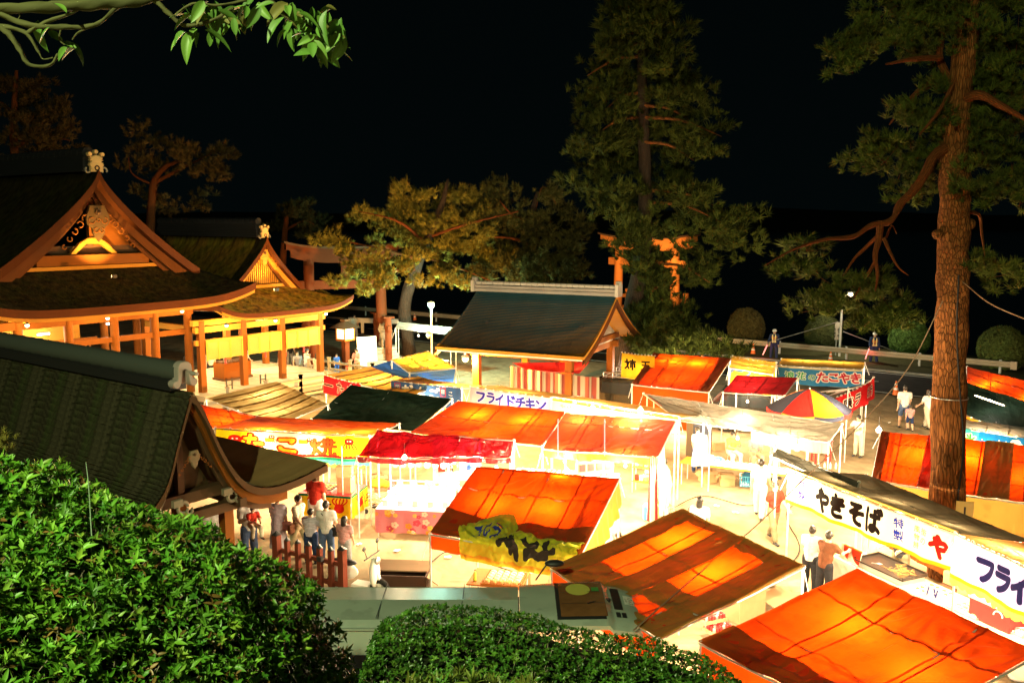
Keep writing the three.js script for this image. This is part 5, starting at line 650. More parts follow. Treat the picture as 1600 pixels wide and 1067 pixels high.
const W = { white: [.75, .73, .72], cream: [.68, .6, .46], grey: [.35, .35, .37], black: [.03, .03, .035], navy: [.03, .05, .13], jean: [.09, .14, .28], red: [.5, .035, .02], pink: [.62, .32, .32], blue: [.05, .13, .45], brown: [.18, .07, .035], beige: [.5, .4, .26], khaki: [.24, .2, .12], yellow: [.7, .55, .14], lilac: [.6, .56, .68] };
function person(label, pos, face, pose, o = {}) {
  const f = figure(pose, POSE[pose]), t = thing('person', label, 'person', pos, face, o.group), k = (o.h ?? 1.68) / 1.69; t.scale.set(k * (o.wide ?? 1), k, k * (o.wide ?? 1));
  if (o.small) t.scale.set(k * 1.12, k, k * 1.12);
  mesh('body', f.body, M.skin, t); mesh('shirt', triUV(f.top), wear(W[o.top ?? 'white'], .9, o.print), t); if (f.trousers) mesh('trousers', triUV(f.trousers), wear(W[o.low ?? 'jean']), t); mesh('shoes', f.shoes, o.shoe ? wear(W[o.shoe]) : M.black, t);
  const h = (n, g, m) => { const q = mesh(n, g, m, t); q.rotation.set(f.nod, f.look, 0, 'YXZ'); q.position.copy(f.head); if (o.small) q.scale.setScalar(1.0); return q; };
  h('eyes', EYES, M.eye); h('mouth', MOUTH, M.lip); if (!o.helmet) h('hair', hairGeo(o.hair ?? 'short'), o.hairM ?? M.hair);
  if (o.helmet) h('helmet', [new THREE.SphereGeometry(.115, 18, 10, 0, 6.3, 0, PI * .52).scale(1, .95, 1.12).translate(0, .035, -.01), new THREE.CylinderGeometry(.118, .125, .014, 18).scale(1, 1, 1.16).translate(0, .03, .0), box(.16, .012, .07, 0, .028, .125)], o.helmet);
  if (o.cap) h('cap', [new THREE.SphereGeometry(.096, 16, 8, 0, 6.3, 0, PI * .5).scale(1, .95, 1.12).translate(0, .035, -.014), box(.13, .01, .09, 0, .045, .12, .15)], o.cap);
  if (o.towel) h('head_towel', [new THREE.SphereGeometry(.1, 14, 8, 0, 6.3, 0, PI * .55).scale(1, .95, 1.13).translate(0, .03, -.014), rbox(.06, .05, .05, .02, 0, .01, -.12)], wear(W.white));
  if (o.bag) { const b = mesh('shoulder_bag', [rbox(.3, .24, .1, .03, -.24, f.neck.y - .55, -.02), bar(V(-.24, f.neck.y - .44, 0), V(.1, f.neck.y - .02, -.11), .012), bar(V(-.24, f.neck.y - .44, 0), V(.1, f.neck.y - .02, .1), .012)], wear(W[o.bag]), t); }
  if (o.apron) mesh('apron', sheet((u, v) => V((u - .5) * .36 * (1 + .3 * v), f.neck.y - .16 - v * .8, f.neck.z + .135 + .02 * cos((u - .5) * 3) + .02 * v), 6, 6, .4, .8), wear(W[o.apron]), t);
  return t;
}
function faceTo(p, q) { return atan2(q.x - p.x, q.z - p.z); }
// ---------- market stalls ----------
const bil = (c, u, v) => c[0].clone().lerp(c[1], u).lerp(c[3].clone().lerp(c[2], u), v);
const TR = vnoise(303, 64);
function tarpFn(c, sag, rip, seed) { return (u, v) => { const p = bil(c, u, v); const e = Math.pow(max(0, sin(PI * u) * sin(PI * v)), .6); for (const [cu, cv] of [[0, 0], [1, 0], [1, 1], [0, 1], [.5, 0], [.5, 1]]) { const dx = u - cu, dy = v - cv, r = hypot(dx, dy); if (r < .55 && r > .001) p.y += (.01 + rip * .42) * sin(atan2(dy, dx) * 17 + seed + cu * 5) * ss(0, .12, r) * (1 - r / .55) * (.25 + .75 * min(1, e * 2)); } p.y -= sag * e; p.y += rip * e * (TR(u * 9 + seed, v * 3 + seed * 2) - .5) * 2 + rip * .6 * (TR(u * 22 + seed * 3, v * 5) - .5) - sag * .25 * abs(sin(PI * u * 2)) * (1 - e) * .5; return p; }; }
const ORANGE = cloth(.55, .04, .0008, .4), OLIVE = cloth(.42, .23, .045, .32), BROWN = cloth(.32, .085, .012, .26), DKGREEN = cloth(.018, .045, .028, .05, { roughness: .75 }), YEL = cloth(.8, .45, .06, .4), STRIPE = cloth(.56, .4, .16, .3), WHITE = cloth(.44, .4, .34, .26), DRED = cloth(.3, .008, .012, .3), VINYL = phys([.36, .006, .014], { roughness: .28, transmission: .32, thickness: 0, clearcoat: .8, clearcoatRoughness: .12, bumpMap: again(T.fold, 1.6, .5), bumpScale: .16 });
const STRIPED = phys([1, 1, 1], { map: tex(128, 4, (u) => ((u * 8) % 1 < .5 ? [.7, .06, .06] : [.95, .9, .85]), true), roughness: 1, transmission: .4, thickness: 0 });
// roof corners: a-b the high front edge, c-d the low back edge, in world metres
function stall(label, c, o = {}) {
  const g = V(); c.forEach((p) => g.addScaledVector(p, .25)); g.y = 0; const t = thing('festival_stall', label, 'market stall', g, 0, o.group), C = c.map((p) => p.clone().sub(g)), seed = o.seed ?? c[0].x * 3.1, f = tarpFn(C, o.sag ?? .1, o.rip ?? .03, abs(seed)), W = C[0].distanceTo(C[1]), L = C[0].distanceTo(C[3]);
  mesh('roof_tarp', sheet(f, o.nu ?? 40, o.nv ?? 28, W, L), o.m ?? ORANGE, t);
  for (const [u0, u1, v0, v1, m] of o.strips ?? []) mesh('cloth_strip', sheet((u, v) => { const p = f(lerp(u0, u1, u), lerp(v0, v1, v)); p.y += .014 + .006 * sin(u * 7 + v * 9); return p; }, 16, 16, (u1 - u0) * W, (v1 - v0) * L), m ?? OLIVE, t);
  for (const u of o.seams ?? [.27, .76]) mesh('seam', sheet((a, b) => { const p = f(u + (a - .5) * .035 / W, b); p.y += .011; return p; }, 1, 24, .05, L), o.m ?? ORANGE, t);
  for (let k = 0; k < 4; k++) { const [u, v] = [[0, 0], [1, 0], [1, 1], [0, 1]][k], p = f(u, v); mesh('tie_rope', [bar(p, p.clone().add(V((u - .5) * .3, -.5, (v - .5) * .3)), .006), new THREE.TorusGeometry(.035, .008, 5, 10).translate(p.x, p.y - .02, p.z)], M.white, t); }
  const dn = (p, k = .035) => V(p.x, p.y - k, p.z), rail = (a, b, n = 8) => { for (let i = 0; i < n; i++) rails.push(bar(dn(f(lerp(a[0], b[0], i / n), lerp(a[1], b[1], i / n))), dn(f(lerp(a[0], b[0], (i + 1) / n), lerp(a[1], b[1], (i + 1) / n))), .019)); }; let rails = [];
  const flush = (n) => { if (rails.length) mesh(n, merge(rails), M.pipe, t); rails = []; };
  rail([0, 0], [1, 0]); flush('frame_pipe'); rail([0, 1], [1, 1]); flush('frame_pipe'); rail([0, 0], [0, 1]); flush('frame_pipe'); rail([1, 0], [1, 1]); flush('frame_pipe');
  for (const u of o.ru ?? [.5]) { rail([u, 0], [u, 1]); flush('rafter'); } for (const v of o.rv ?? [.33, .66]) { rail([0, v], [1, v]); flush('rafter'); }
  for (const [u, v] of o.poles ?? [[0, 0], [1, 0], [1, 1], [0, 1]]) { const p = f(u, v); mesh('pole', bar(V(p.x, 0, p.z), dn(p, .02), .022), M.pipe, t); }
  const edge = { front: [[0, 0], [1, 0]], back: [[0, 1], [1, 1]], left: [[0, 0], [0, 1]], right: [[1, 0], [1, 1]] };
  for (const s of o.skirts ?? []) { const [e0, e1] = edge[s.side], k0 = s.from ?? 0, k1 = s.to ?? 1; mesh(s.name ?? 'side_cloth', sheet((u, v) => { const q = lerp(k0, k1, u), p = f(lerp(e0[0], e1[0], q), lerp(e0[1], e1[1], q)); const n = V(e1[1] - e0[1], 0, 0); p.y -= .02 + v * s.drop * (1 - (s.taper ?? 0) * u); const wv = .05 * v * sin(u * 24 + seed) + .03 * v * sin(u * 51); p.x += wv * .6 + (s.dx ?? 0) * v; p.z += wv + (s.dz ?? 0) * v + (s.out ?? 0); return p; }, 44, 10, s.u ?? W, s.v ?? s.drop), s.m ?? o.m ?? ORANGE, t); }
  (o.bulbs ?? []).forEach(([u, v, drop, k, l], i) => { const p = f(u, v).add(g); bulb(V(p.x, p.y - drop, p.z), k, l, undefined, undefined, max(.02, drop - .16)); });
  t.userData.f = undefined; delete t.userData.f; return { t, f, g };
}
// printed banner hung between two points
function banner(parent, a, b, drop, m, o = {}) {
  const g = parent ? parent.position : V(), W = a.distanceTo(b), fn = (u, v) => { const p = a.clone().lerp(b, u).sub(g), n = V(-(b.z - a.z), 0, b.x - a.x).normalize(); const w = (.02 + .03 * v) * sin(u * W * 5 + v) + .015 * sin(u * W * 13 + 2 * v); p.addScaledVector(n, w + (o.tilt ?? 0) * v); p.y -= v * drop + (o.sag ?? .03) * sin(PI * u); return p; };
  const q = mesh(o.name ?? 'banner', sheet((u, v) => fn(u, 1 - v), 50, 10), m, parent);
  const loops = []; for (let k = 0; k <= 10; k++) { const p = a.clone().lerp(b, k / 10).sub(g); loops.push(new THREE.TorusGeometry(.025, .006, 5, 10).translate(p.x, p.y - .03 * sin(PI * k / 10) + .015, p.z)); } mesh('tie_loop', merge(loops), M.white, parent ? q : undefined);
  if (o.scallop) { const s = o.scallop, N = o.nsc ?? 16; mesh('scalloped_hem', sheet((u, v) => { const p = fn(u, 1); p.y -= v * (.09 + .05 * abs(sin(u * N * PI))); return p; }, N * 8, 1), s, q); } return q;
}
const H = (x, y, h) => { const p = P(x, y, h); p.y = 0; return p; };

// --- big orange roof, lower right
{
  const c = [P(1340, 888, 2.65), P(1625, 1018, 2.65), P(1390, 1150, 2.1), P(1096, 1003, 2.1)];
  stall('large orange tent roof in the bottom right corner', c, { sag: .12, rip: .05, ru: [.36, .72], rv: [.28, .68], nu: 60, nv: 44, strips: [[-.01, 1.01, .8, 1.01, cloth(.36, .07, .008, .24)]], skirts: [{ side: 'back', drop: .75, dz: .12 }, { side: 'left', from: .55, drop: .3 }], bulbs: [[.3, .3, .5, 13, 'bulb glowing brightest through the bottom right orange roof'], [.76, .42, .55, 9, 'bulb glowing through the bottom right orange roof near the frame edge'], [.3, .62, .9, 8, 'low bulb under the bottom right orange roof']] });
}
// --- patched orange roof, lower centre
{
  const c = [P(1066, 797, 2.6), P(1256, 885, 2.6), P(1030, 997, 2.1), P(863, 888, 2.1)];
  stall('patched tent roof of orange and olive squares behind the van', c, { sag: .09, rip: .035, ru: [.12, .36, .57, .8], rv: [.4, .72], nu: 50, nv: 44, strips: [[-.01, .13, -.01, 1.01], [.36, .56, -.01, 1.01], [.82, 1.01, -.01, 1.01], [.13, .36, .74, 1.01], [.56, .82, .6, .8], [.13, .36, -.01, .07], [.56, .82, -.01, .1], [.56, .82, .92, 1.01]], skirts: [{ side: 'back', drop: .5 }, { side: 'left', from: .7, drop: .35 }], bulbs: [[.25, .22, .45, 12, 'bulb glowing through the upper orange patch of the patched roof'], [.68, .3, .45, 12, 'bulb glowing through the lower orange patch of the patched roof'], [.3, .55, .8, 8, 'low bulb at the back under the patched roof']] });
}
// --- orange roof with the folded yellow cloth
{
  const c = [P(745, 728, 2.65), P(968, 746, 2.65), P(905, 872, 2.0), P(672, 832, 2.0)];
  const { t, f, g } = stall('single orange tent with a crumpled yellow banner thrown over its low edge', c, { sag: .12, rip: .05, ru: [.2, .53, .85], rv: [.32], nu: 54, nv: 44, strips: [[.0, 1, .66, 1.0, cloth(.42, .085, .01, .3)]], skirts: [{ side: 'back', drop: .32 }, { side: 'right', drop: .6, m: cloth(.42, .2, .025, .3), dx: .08 }, { side: 'left', from: .5, drop: .25 }], bulbs: [[.26, .4, .5, 8, 'bulb glowing through the orange tent with the yellow cloth, left one'], [.63, .38, .5, 9, 'bulb glowing through the orange tent with the yellow cloth, right one'], [.6, -.03, .12, 26, 'bare bulb glaring on the front pole of the orange tent with the yellow cloth']] });
  // the yellow cloth: crumpled, with blue and dark brush marks
  const tx = print(1024, 320, (k, w, h) => { k.fillStyle = '#d8d21e'; k.fillRect(0, 0, w, h); say(k, 'こんラ', 90, 90, 90, 80, '#2232b0', 14); k.strokeStyle = '#241008'; k.lineCap = 'round'; k.lineWidth = 46; for (const d of ['M360 210Q420 120 470 230', 'M440 120L520 250', 'M560 120Q640 260 700 150', 'M600 240L760 230', 'M760 110Q720 220 820 200']) k.stroke(new Path2D(d)); k.fillStyle = '#e8a31a'; k.fillRect(0, 292, w, 28); });
  const cr = fbm(404, 5, 4); const fn = (u, v) => { const e = lerp(.2, .98, u), up = lerp(lerp(.78, .58, ss(0, .25, u) * (1 - ss(.3, .45, u))), .84, ss(.4, .7, u)), p = v < .55 ? f(e, lerp(min(up, .84), 1, v / .55)).add(V(0, .03, 0)) : f(e, 1).add(V(.02, .02 - (v - .55) / .45 * .42, .05 + .12 * (v - .55))); const cn = cr(u * 1.6, v * .9), c2 = abs(cr(u * 2.7 + .3, v * 1.7) - .5); p.y += .34 * pow1(sin(PI * clamp(v, 0, 1))) * max(0, cn - .25 + .5 * c2); p.z += .22 * (cr(v * .9, u * 1.7) - .5); p.x += .12 * (cr(u, v + .4) - .5); return p.add(g); };
  const y = tag(mesh('yellow_cloth', sheet(fn, 110, 50), phys([.85, .85, .8], { map: tx, roughness: .8, transmission: .25, thickness: 0 })), 'crumpled yellow-green banner cloth lying on the orange tent edge', 'cloth'); y.geometry.attributes.uv.needsUpdate = true; for (let i = 0; i < y.geometry.attributes.uv.count; i++) y.geometry.attributes.uv.setY(i, 1 - y.geometry.attributes.uv.getY(i));
}
// --- right row: fried noodle stall and its neighbour
const ROW = V(.396, 0, .918), OUT = V(.918, 0, -.396); // along the banner towards the viewer; back into the stall
{
  const a = P(1235, 735, 2.6), b = P(1497, 834, 2.6), b2 = P(1650, 905, 2.6);
  const { t } = stall('fried noodle stall with long white lettered banner at the right', [a, b, b.clone().addScaledVector(OUT, 2.3).setY(2.05), a.clone().addScaledVector(OUT, 2.3).setY(2.25)], { m: cloth(.16, .13, .08, .12), sag: .05, ru: [.33, .66], rv: [.5], skirts: [{ side: 'back', drop: 1.9, from: .55, m: STRIPED, u: 2.2, v: 1 }, { side: 'back', drop: 1.5, to: .55, m: BROWN }], bulbs: [[.12, .35, .3, 40, 'bulb inside the fried noodle stall, at its far end'], [.45, .4, .3, 42, 'bulb inside the fried noodle stall, over the griddle'], [.8, .4, .3, 38, 'bulb inside the fried noodle stall, over the boxes'], [-.02, -.15, .25, 50, 'bare bulb glaring at the far corner of the fried noodle stall']] });
  const W = 1800, HH = 310, tx = print(W, HH, (k, w, h) => {
    k.fillStyle = '#f4ecd8'; k.fillRect(0, 0, w, h); k.fillStyle = '#ee9a18'; k.fillRect(0, h - 34, w, 34); const at = (u) => u * w;
    const side = (u, c) => { down(k, '街の', at(u) + 30, 50, 58, 70, c, 9); down(k, '風物詩', at(u) - 40, 48, 56, 66, c, 9); };
    side(.03, '#4a7a10'); down(k, '特製', at(.1) - 42, 42, 84, 100, '#241a90', 13); [['や', .24, 40], ['き', .345, 36], ['そ', .455, 44], ['ば', .565, 36]].forEach(([q, u, y]) => glyph(k, q, at(u) - 92, y, 184, '#120602', 21, '#fff8e8', 2, 216)); down(k, '特製', at(.705) - 45, 42, 88, 105, '#2434a0', 13); side(.81, '#4f7414'); glyph(k, 'や', at(.92) - 75, 60, 160, '#a01810', 17, '#3a0a06', 3, 180); 
  });
  banner(t, a.clone().addScaledVector(OUT, -.03), b.clone().addScaledVector(OUT, -.03), .74, printed(tx, .4));
  mesh('banner_pipe', bar(a.clone().add(V(0, .03, 0)).sub(t.position), b.clone().add(V(0, .03, 0)).sub(t.position), .025), mat([.75, .45, .08], { roughness: .5 }), t);
  const s2 = stall('fried food stall whose white banner leaves the right edge', [b, b2, b2.clone().addScaledVector(OUT, 2.3).setY(2.05), b.clone().addScaledVector(OUT, 2.3).setY(2.05)], { m: cloth(.5, .26, .08, .3), sag: .05, bulbs: [[.3, .3, .3, 50, 'bulb inside the fried food stall at the right edge'], [.75, .3, .35, 40, 'bulb inside the fried food stall beyond the right edge']] });
  const t2 = print(1024, 330, (k, w, h) => { k.fillStyle = '#fbf8f2'; k.fillRect(0, 0, w, h); k.fillStyle = '#f0b41c'; k.fillRect(0, h - 30, w, 30); down(k, 'こんの', 60, 40, 60, 78, '#8a8ab0', 9); say(k, 'フライド', 260, 60, 190, 195, '#15133c', 24, '#9a90d8', 5); });
  banner(s2.t, b.clone().addScaledVector(OUT, -.06).add(V(0, .02, 0)), b2.clone().addScaledVector(OUT, -.06), .82, printed(t2, .4), { scallop: cloth(.85, .5, .05, .4), nsc: 12 });
}
// --- wide orange roofs behind the great pine
{
  const c = [P(1378, 674, 2.6), P(1498, 684, 2.6), P(1478, 768, 2.0), P(1363, 748, 2.0)], c2 = [P(1500, 684, 2.6), P(1640, 700, 2.6), P(1640, 790, 2.0), P(1481, 768, 2.0)];
  stall('orange tent roof just left of the great pine trunk', c, { sag: .08, ru: [.2, .62], rv: [.22, .62], strips: [[.0, .12, 0, 1, BROWN], [.62, .8, .0, 1, ORANGE]], skirts: [{ side: 'back', drop: 1.5, m: OLIVE }, { side: 'left', drop: 1.2, m: YEL, from: .1 }], bulbs: [[.62, .3, .5, 13, 'bulb glowing through the orange roof left of the pine trunk'], [.4, .6, .9, 9, 'low bulb under the orange roof left of the pine trunk']] });
  stall('orange and brown tent roof just right of the great pine trunk', c2, { sag: .08, ru: [.3, .5], rv: [.3, .7], strips: [[.3, .62, -.01, 1.01, OLIVE]], skirts: [{ side: 'back', drop: 1.6, m: OLIVE }], bulbs: [[.12, .3, .45, 13, 'bulb glowing through the orange roof right of the pine trunk'], [.78, .5, .6, 9, 'bulb under the orange roof at the right edge']] });
}
// --- stalls at the right edge: orange, green, ice banner
{
  stall('long orange roof at the right edge below the guardrail', [P(1512, 573, 2.7), P(1650, 606, 2.7), P(1650, 650, 2.3), P(1512, 598, 2.3)], { sag: .08, ru: [.3], bulbs: [[.3, .5, .4, 14, 'bulb glowing through the far orange roof at the right edge'], [.8, .5, .4, 12, 'bulb beyond the far orange roof at the right edge']] });
  const G = stall('dark green roof with a thin lit tube at the right edge', [P(1508, 596, 2.6), P(1650, 642, 2.6), P(1650, 705, 2.1), P(1506, 645, 2.1)], { m: DKGREEN, sag: .1, ru: [.4], rv: [.5], bulbs: [[.3, .9, .35, 24, 'bulb under the dark green roof at the right edge'], [.85, .9, .35, 20, 'bulb under the dark green roof, beyond the frame']] });
  const tl = thing('tube_lamp', 'bare white tube lamp lying across the dark green roof', 'lamp', V(0, 0, 0)); const p = P(1525, 618, 2.62), q = P(1571, 634, 2.56); mesh('tube', bar(p, q, .022), GL.warm, tl); mesh('tube_cap', [bar(p.clone().lerp(q, -.03), p, .026), bar(q, q.clone().lerp(p, -.03), .026)], M.steel, tl); lampLight(tl, p.clone().lerp(q, .5).add(V(0, .06, 0)), col(1, .9, .8), 2, 3);
  const ty = print(900, 200, (k, w, h) => { k.fillStyle = '#f0a820'; k.fillRect(0, 0, w, h); say(k, '原玉の原', 30, 40, 120, 190, '#20100a', 13); k.fillStyle = '#20100a'; k.beginPath(); k.ellipse(640, 120, 60, 34, 0, 0, 7); k.fill(); });
  banner(G.t, P(1506, 648, 2.08), P(1650, 706, 2.08), .3, printed(ty, .4));
  const ti = print(1024, 220, (k, w, h) => { k.fillStyle = '#1272c4'; k.fillRect(0, 0, w, h); k.fillStyle = '#38a8b8'; k.fillRect(0, 0, 200, h); say(k, '氷', 40, 50, 130, 1, '#2cae4a', 16, '#e8fff0', 8); k.fillStyle = '#fff'; for (let i = 0; i < 40; i++) { const r = rng(i + 9)(); k.beginPath(); k.arc(240 + i * 19, 60 + 120 * r, 4 + 9 * rng(i)(), 0, 7); k.fill(); } k.beginPath(); for (let i = 0; i < 7; i++) k.arc(620 + 40 * cos(i), 110 + 40 * sin(i), 44, 0, 7); k.fill(); });
  const I = stall('shaved ice stall with blue banner at the right edge', [P(1504, 668, 2.3), P(1650, 690, 2.3), P(1650, 672, 2.2), P(1508, 656, 2.2)], { m: WHITE, sag: .02, bulbs: [[.3, .1, .5, 30, 'bulb behind the blue shaved ice banner']] }); banner(I.t, P(1504, 668, 2.3), P(1650, 690, 2.3), .62, printed(ti, .5));
}
// --- front row, left: octopus stall, red vinyl stall, brown roof stall
{
  const a = P(336, 668, 2.5), b = P(577, 681, 2.5), ag = a.clone().sub(b).normalize(), bk = V(ag.z, 0, -ag.x); if (bk.z > 0) bk.negate();
  const tx = print(1500, 330, (k, w, h) => { k.fillStyle = '#ffd81a'; k.fillRect(0, 0, w, h); k.fillStyle = '#fff3a8'; k.fillRect(w * .22, 0, w * .5, h); const oct = (x, y, s) => { k.fillStyle = '#e02818'; k.beginPath(); k.ellipse(x, y, s * .5, s * .45, 0, 0, 7); k.fill(); k.strokeStyle = '#e02818'; k.lineWidth = s * .14; k.lineCap = 'round'; for (let i = -2; i < 3; i++) { k.beginPath(); k.moveTo(x + i * s * .17, y + s * .3); k.quadraticCurveTo(x + i * s * .4, y + s * .8, x + i * s * .28 + s * .12, y + s * 1.1); k.stroke(); } k.fillStyle = '#fff'; k.fillRect(x - s * .22, y - s * .12, s * .14, s * .14); k.fillRect(x + s * .08, y - s * .12, s * .14, s * .14); }; oct(190, 130, 130); oct(560, 70, 60); oct(930, 80, 60); oct(1310, 80, 90); say(k, 'たこ', 260, 50, 230, 330, '#f0861a', 17, '#d01c10', 9); glyph(k, '焼', 930, 46, 250, '#e8421a', 10, '#c01408', 3); k.fillStyle = '#e8741a'; k.strokeStyle = '#c8200f'; k.lineWidth = 6; for (const x of [500, 830]) { k.fillRect(x, 84, 80, 44); k.strokeRect(x, 84, 80, 44); } k.fillStyle = '#d8201a'; for (let x = 0; x < w; x += 40) { k.beginPath(); k.arc(x, h - 40, 26, 0, 7); k.fill(); } k.fillStyle = '#1d7a5a'; k.fillRect(0, h - 34, w, 34); });
  const s = stall('octopus ball stall with yellow and red banner', [a, b, b.clone().addScaledVector(bk, 2.4).setY(2.3), a.clone().addScaledVector(bk, 2.4).setY(2.3)], { m: cloth(.7, .09, .006, .4), sag: .08, bulbs: [[.3, .12, .35, 52, 'bulb behind the yellow octopus banner, left'], [.62, .12, .35, 42, 'bulb behind the yellow octopus banner, right'], [.88, .3, .4, 48, 'bulb over the boxes of the octopus ball stall']] });
  banner(s.t, a, b, .72, printed(tx, .5), { scallop: cloth(.05, .35, .25, .4), nsc: 22 });
  // red vinyl
  const c = [P(590, 672, 2.62), P(803, 688, 2.62), P(798, 715, 2.2), P(558, 713, 2.2)];
  const r = stall('prize stall with shiny wrinkled red vinyl awning', c, { m: VINYL, sag: .05, rip: .1, ru: [.3, .62], rv: [], skirts: [{ side: 'back', drop: .14, out: .02 }], bulbs: [[.28, .85, .3, 42, 'bare bulb glaring under the left of the red vinyl awning'], [.62, .8, .3, 40, 'bare bulb under the middle of the red vinyl awning'], [.9, .8, .35, 32, 'bare bulb under the right end of the red vinyl awning']] });
  // brown-orange roof of the next stall
  const d = [P(884, 645, 2.62), P(1056, 657, 2.62), P(1028, 714, 2.1), P(848, 700, 2.1)];
  const q = stall('tent roof fading from orange to dark brown with steep folds', d, { m: cloth(.32, .03, .006, .4), sag: .05, rip: .06, ru: [.2, .45, .7], rv: [.25], skirts: [{ side: 'back', drop: .22, m: YEL }, { side: 'right', from: .62, drop: 1.6, m: STRIPED, u: .5, v: 1, dx: .1 }, { side: 'back', from: .93, drop: 1.75, m: STRIPED, u: .6, v: 1, out: .04 }], bulbs: [[.16, .12, .32, 16, 'bulb glowing through the brown tent roof, left one'], [.6, .12, .3, 18, 'bulb glowing through the brown tent roof, right one'], [.2, 1, .3, 60, 'bare bulb glaring at the low edge of the brown tent roof'], [.72, .95, .35, 50, 'bare bulb at the low right edge of the brown tent roof']] });
  for (const x of [945, 872]) mesh('prop_pole', bar(P(x, 655, 2.75).sub(q.t.position), P(x, 712, 2.05).sub(q.t.position), .014), mat([.4, .42, .6], { metalness: .4 }), q.t);
  // dark green and orange roofs behind
  stall('flat dark green tarpaulin roof left of the orange one', [P(548, 601, 2.6), P(706, 623, 2.6), P(648, 674, 2.15), P(486, 655, 2.15)], { m: DKGREEN, sag: .14, rip: .03, ru: [.4], rv: [.5] });
  stall('wide orange roof with two glowing spots in the middle row', [P(716, 626, 2.6), P(884, 643, 2.6), P(848, 696, 2.15), P(640, 676, 2.15)], { sag: .06, rip: .03, ru: [.42, .8], rv: [.45], bulbs: [[.3, .3, .38, 14, 'bulb glowing through the wide orange roof, left spot'], [.72, .28, .38, 14, 'bulb glowing through the wide orange roof, right spot'], [.5, .8, .7, 10, 'low bulb behind under the wide orange roof']] });
  stall('beige striped tarpaulin roof beside the shrine railing', [P(432, 596, 2.5), P(512, 631, 2.45), P(432, 664, 2.15), P(322, 622, 2.2)], { m: STRIPE, sag: .1, rip: .02, ru: [.15, .3, .45, .6, .75, .9], rv: [.5], strips: [.08, .22, .38, .54, .68, .84].map((u) => [u, u + .035, 0, 1, OLIVE]), bulbs: [[.25, .35, .5, 9, 'bulb glowing through the beige striped roof'], [.7, .6, .6, 8, 'bulb under the near half of the beige striped roof']] });
  stall('orange tarpaulin tucked behind the gate eave', [P(312, 632, 2.3), P(402, 650, 2.3), P(432, 668, 2.1), P(318, 668, 2.1)], { m: ORANGE, sag: .06, bulbs: [[.4, .5, .6, 14, 'bulb under the orange tarpaulin behind the gate eave']] });
}
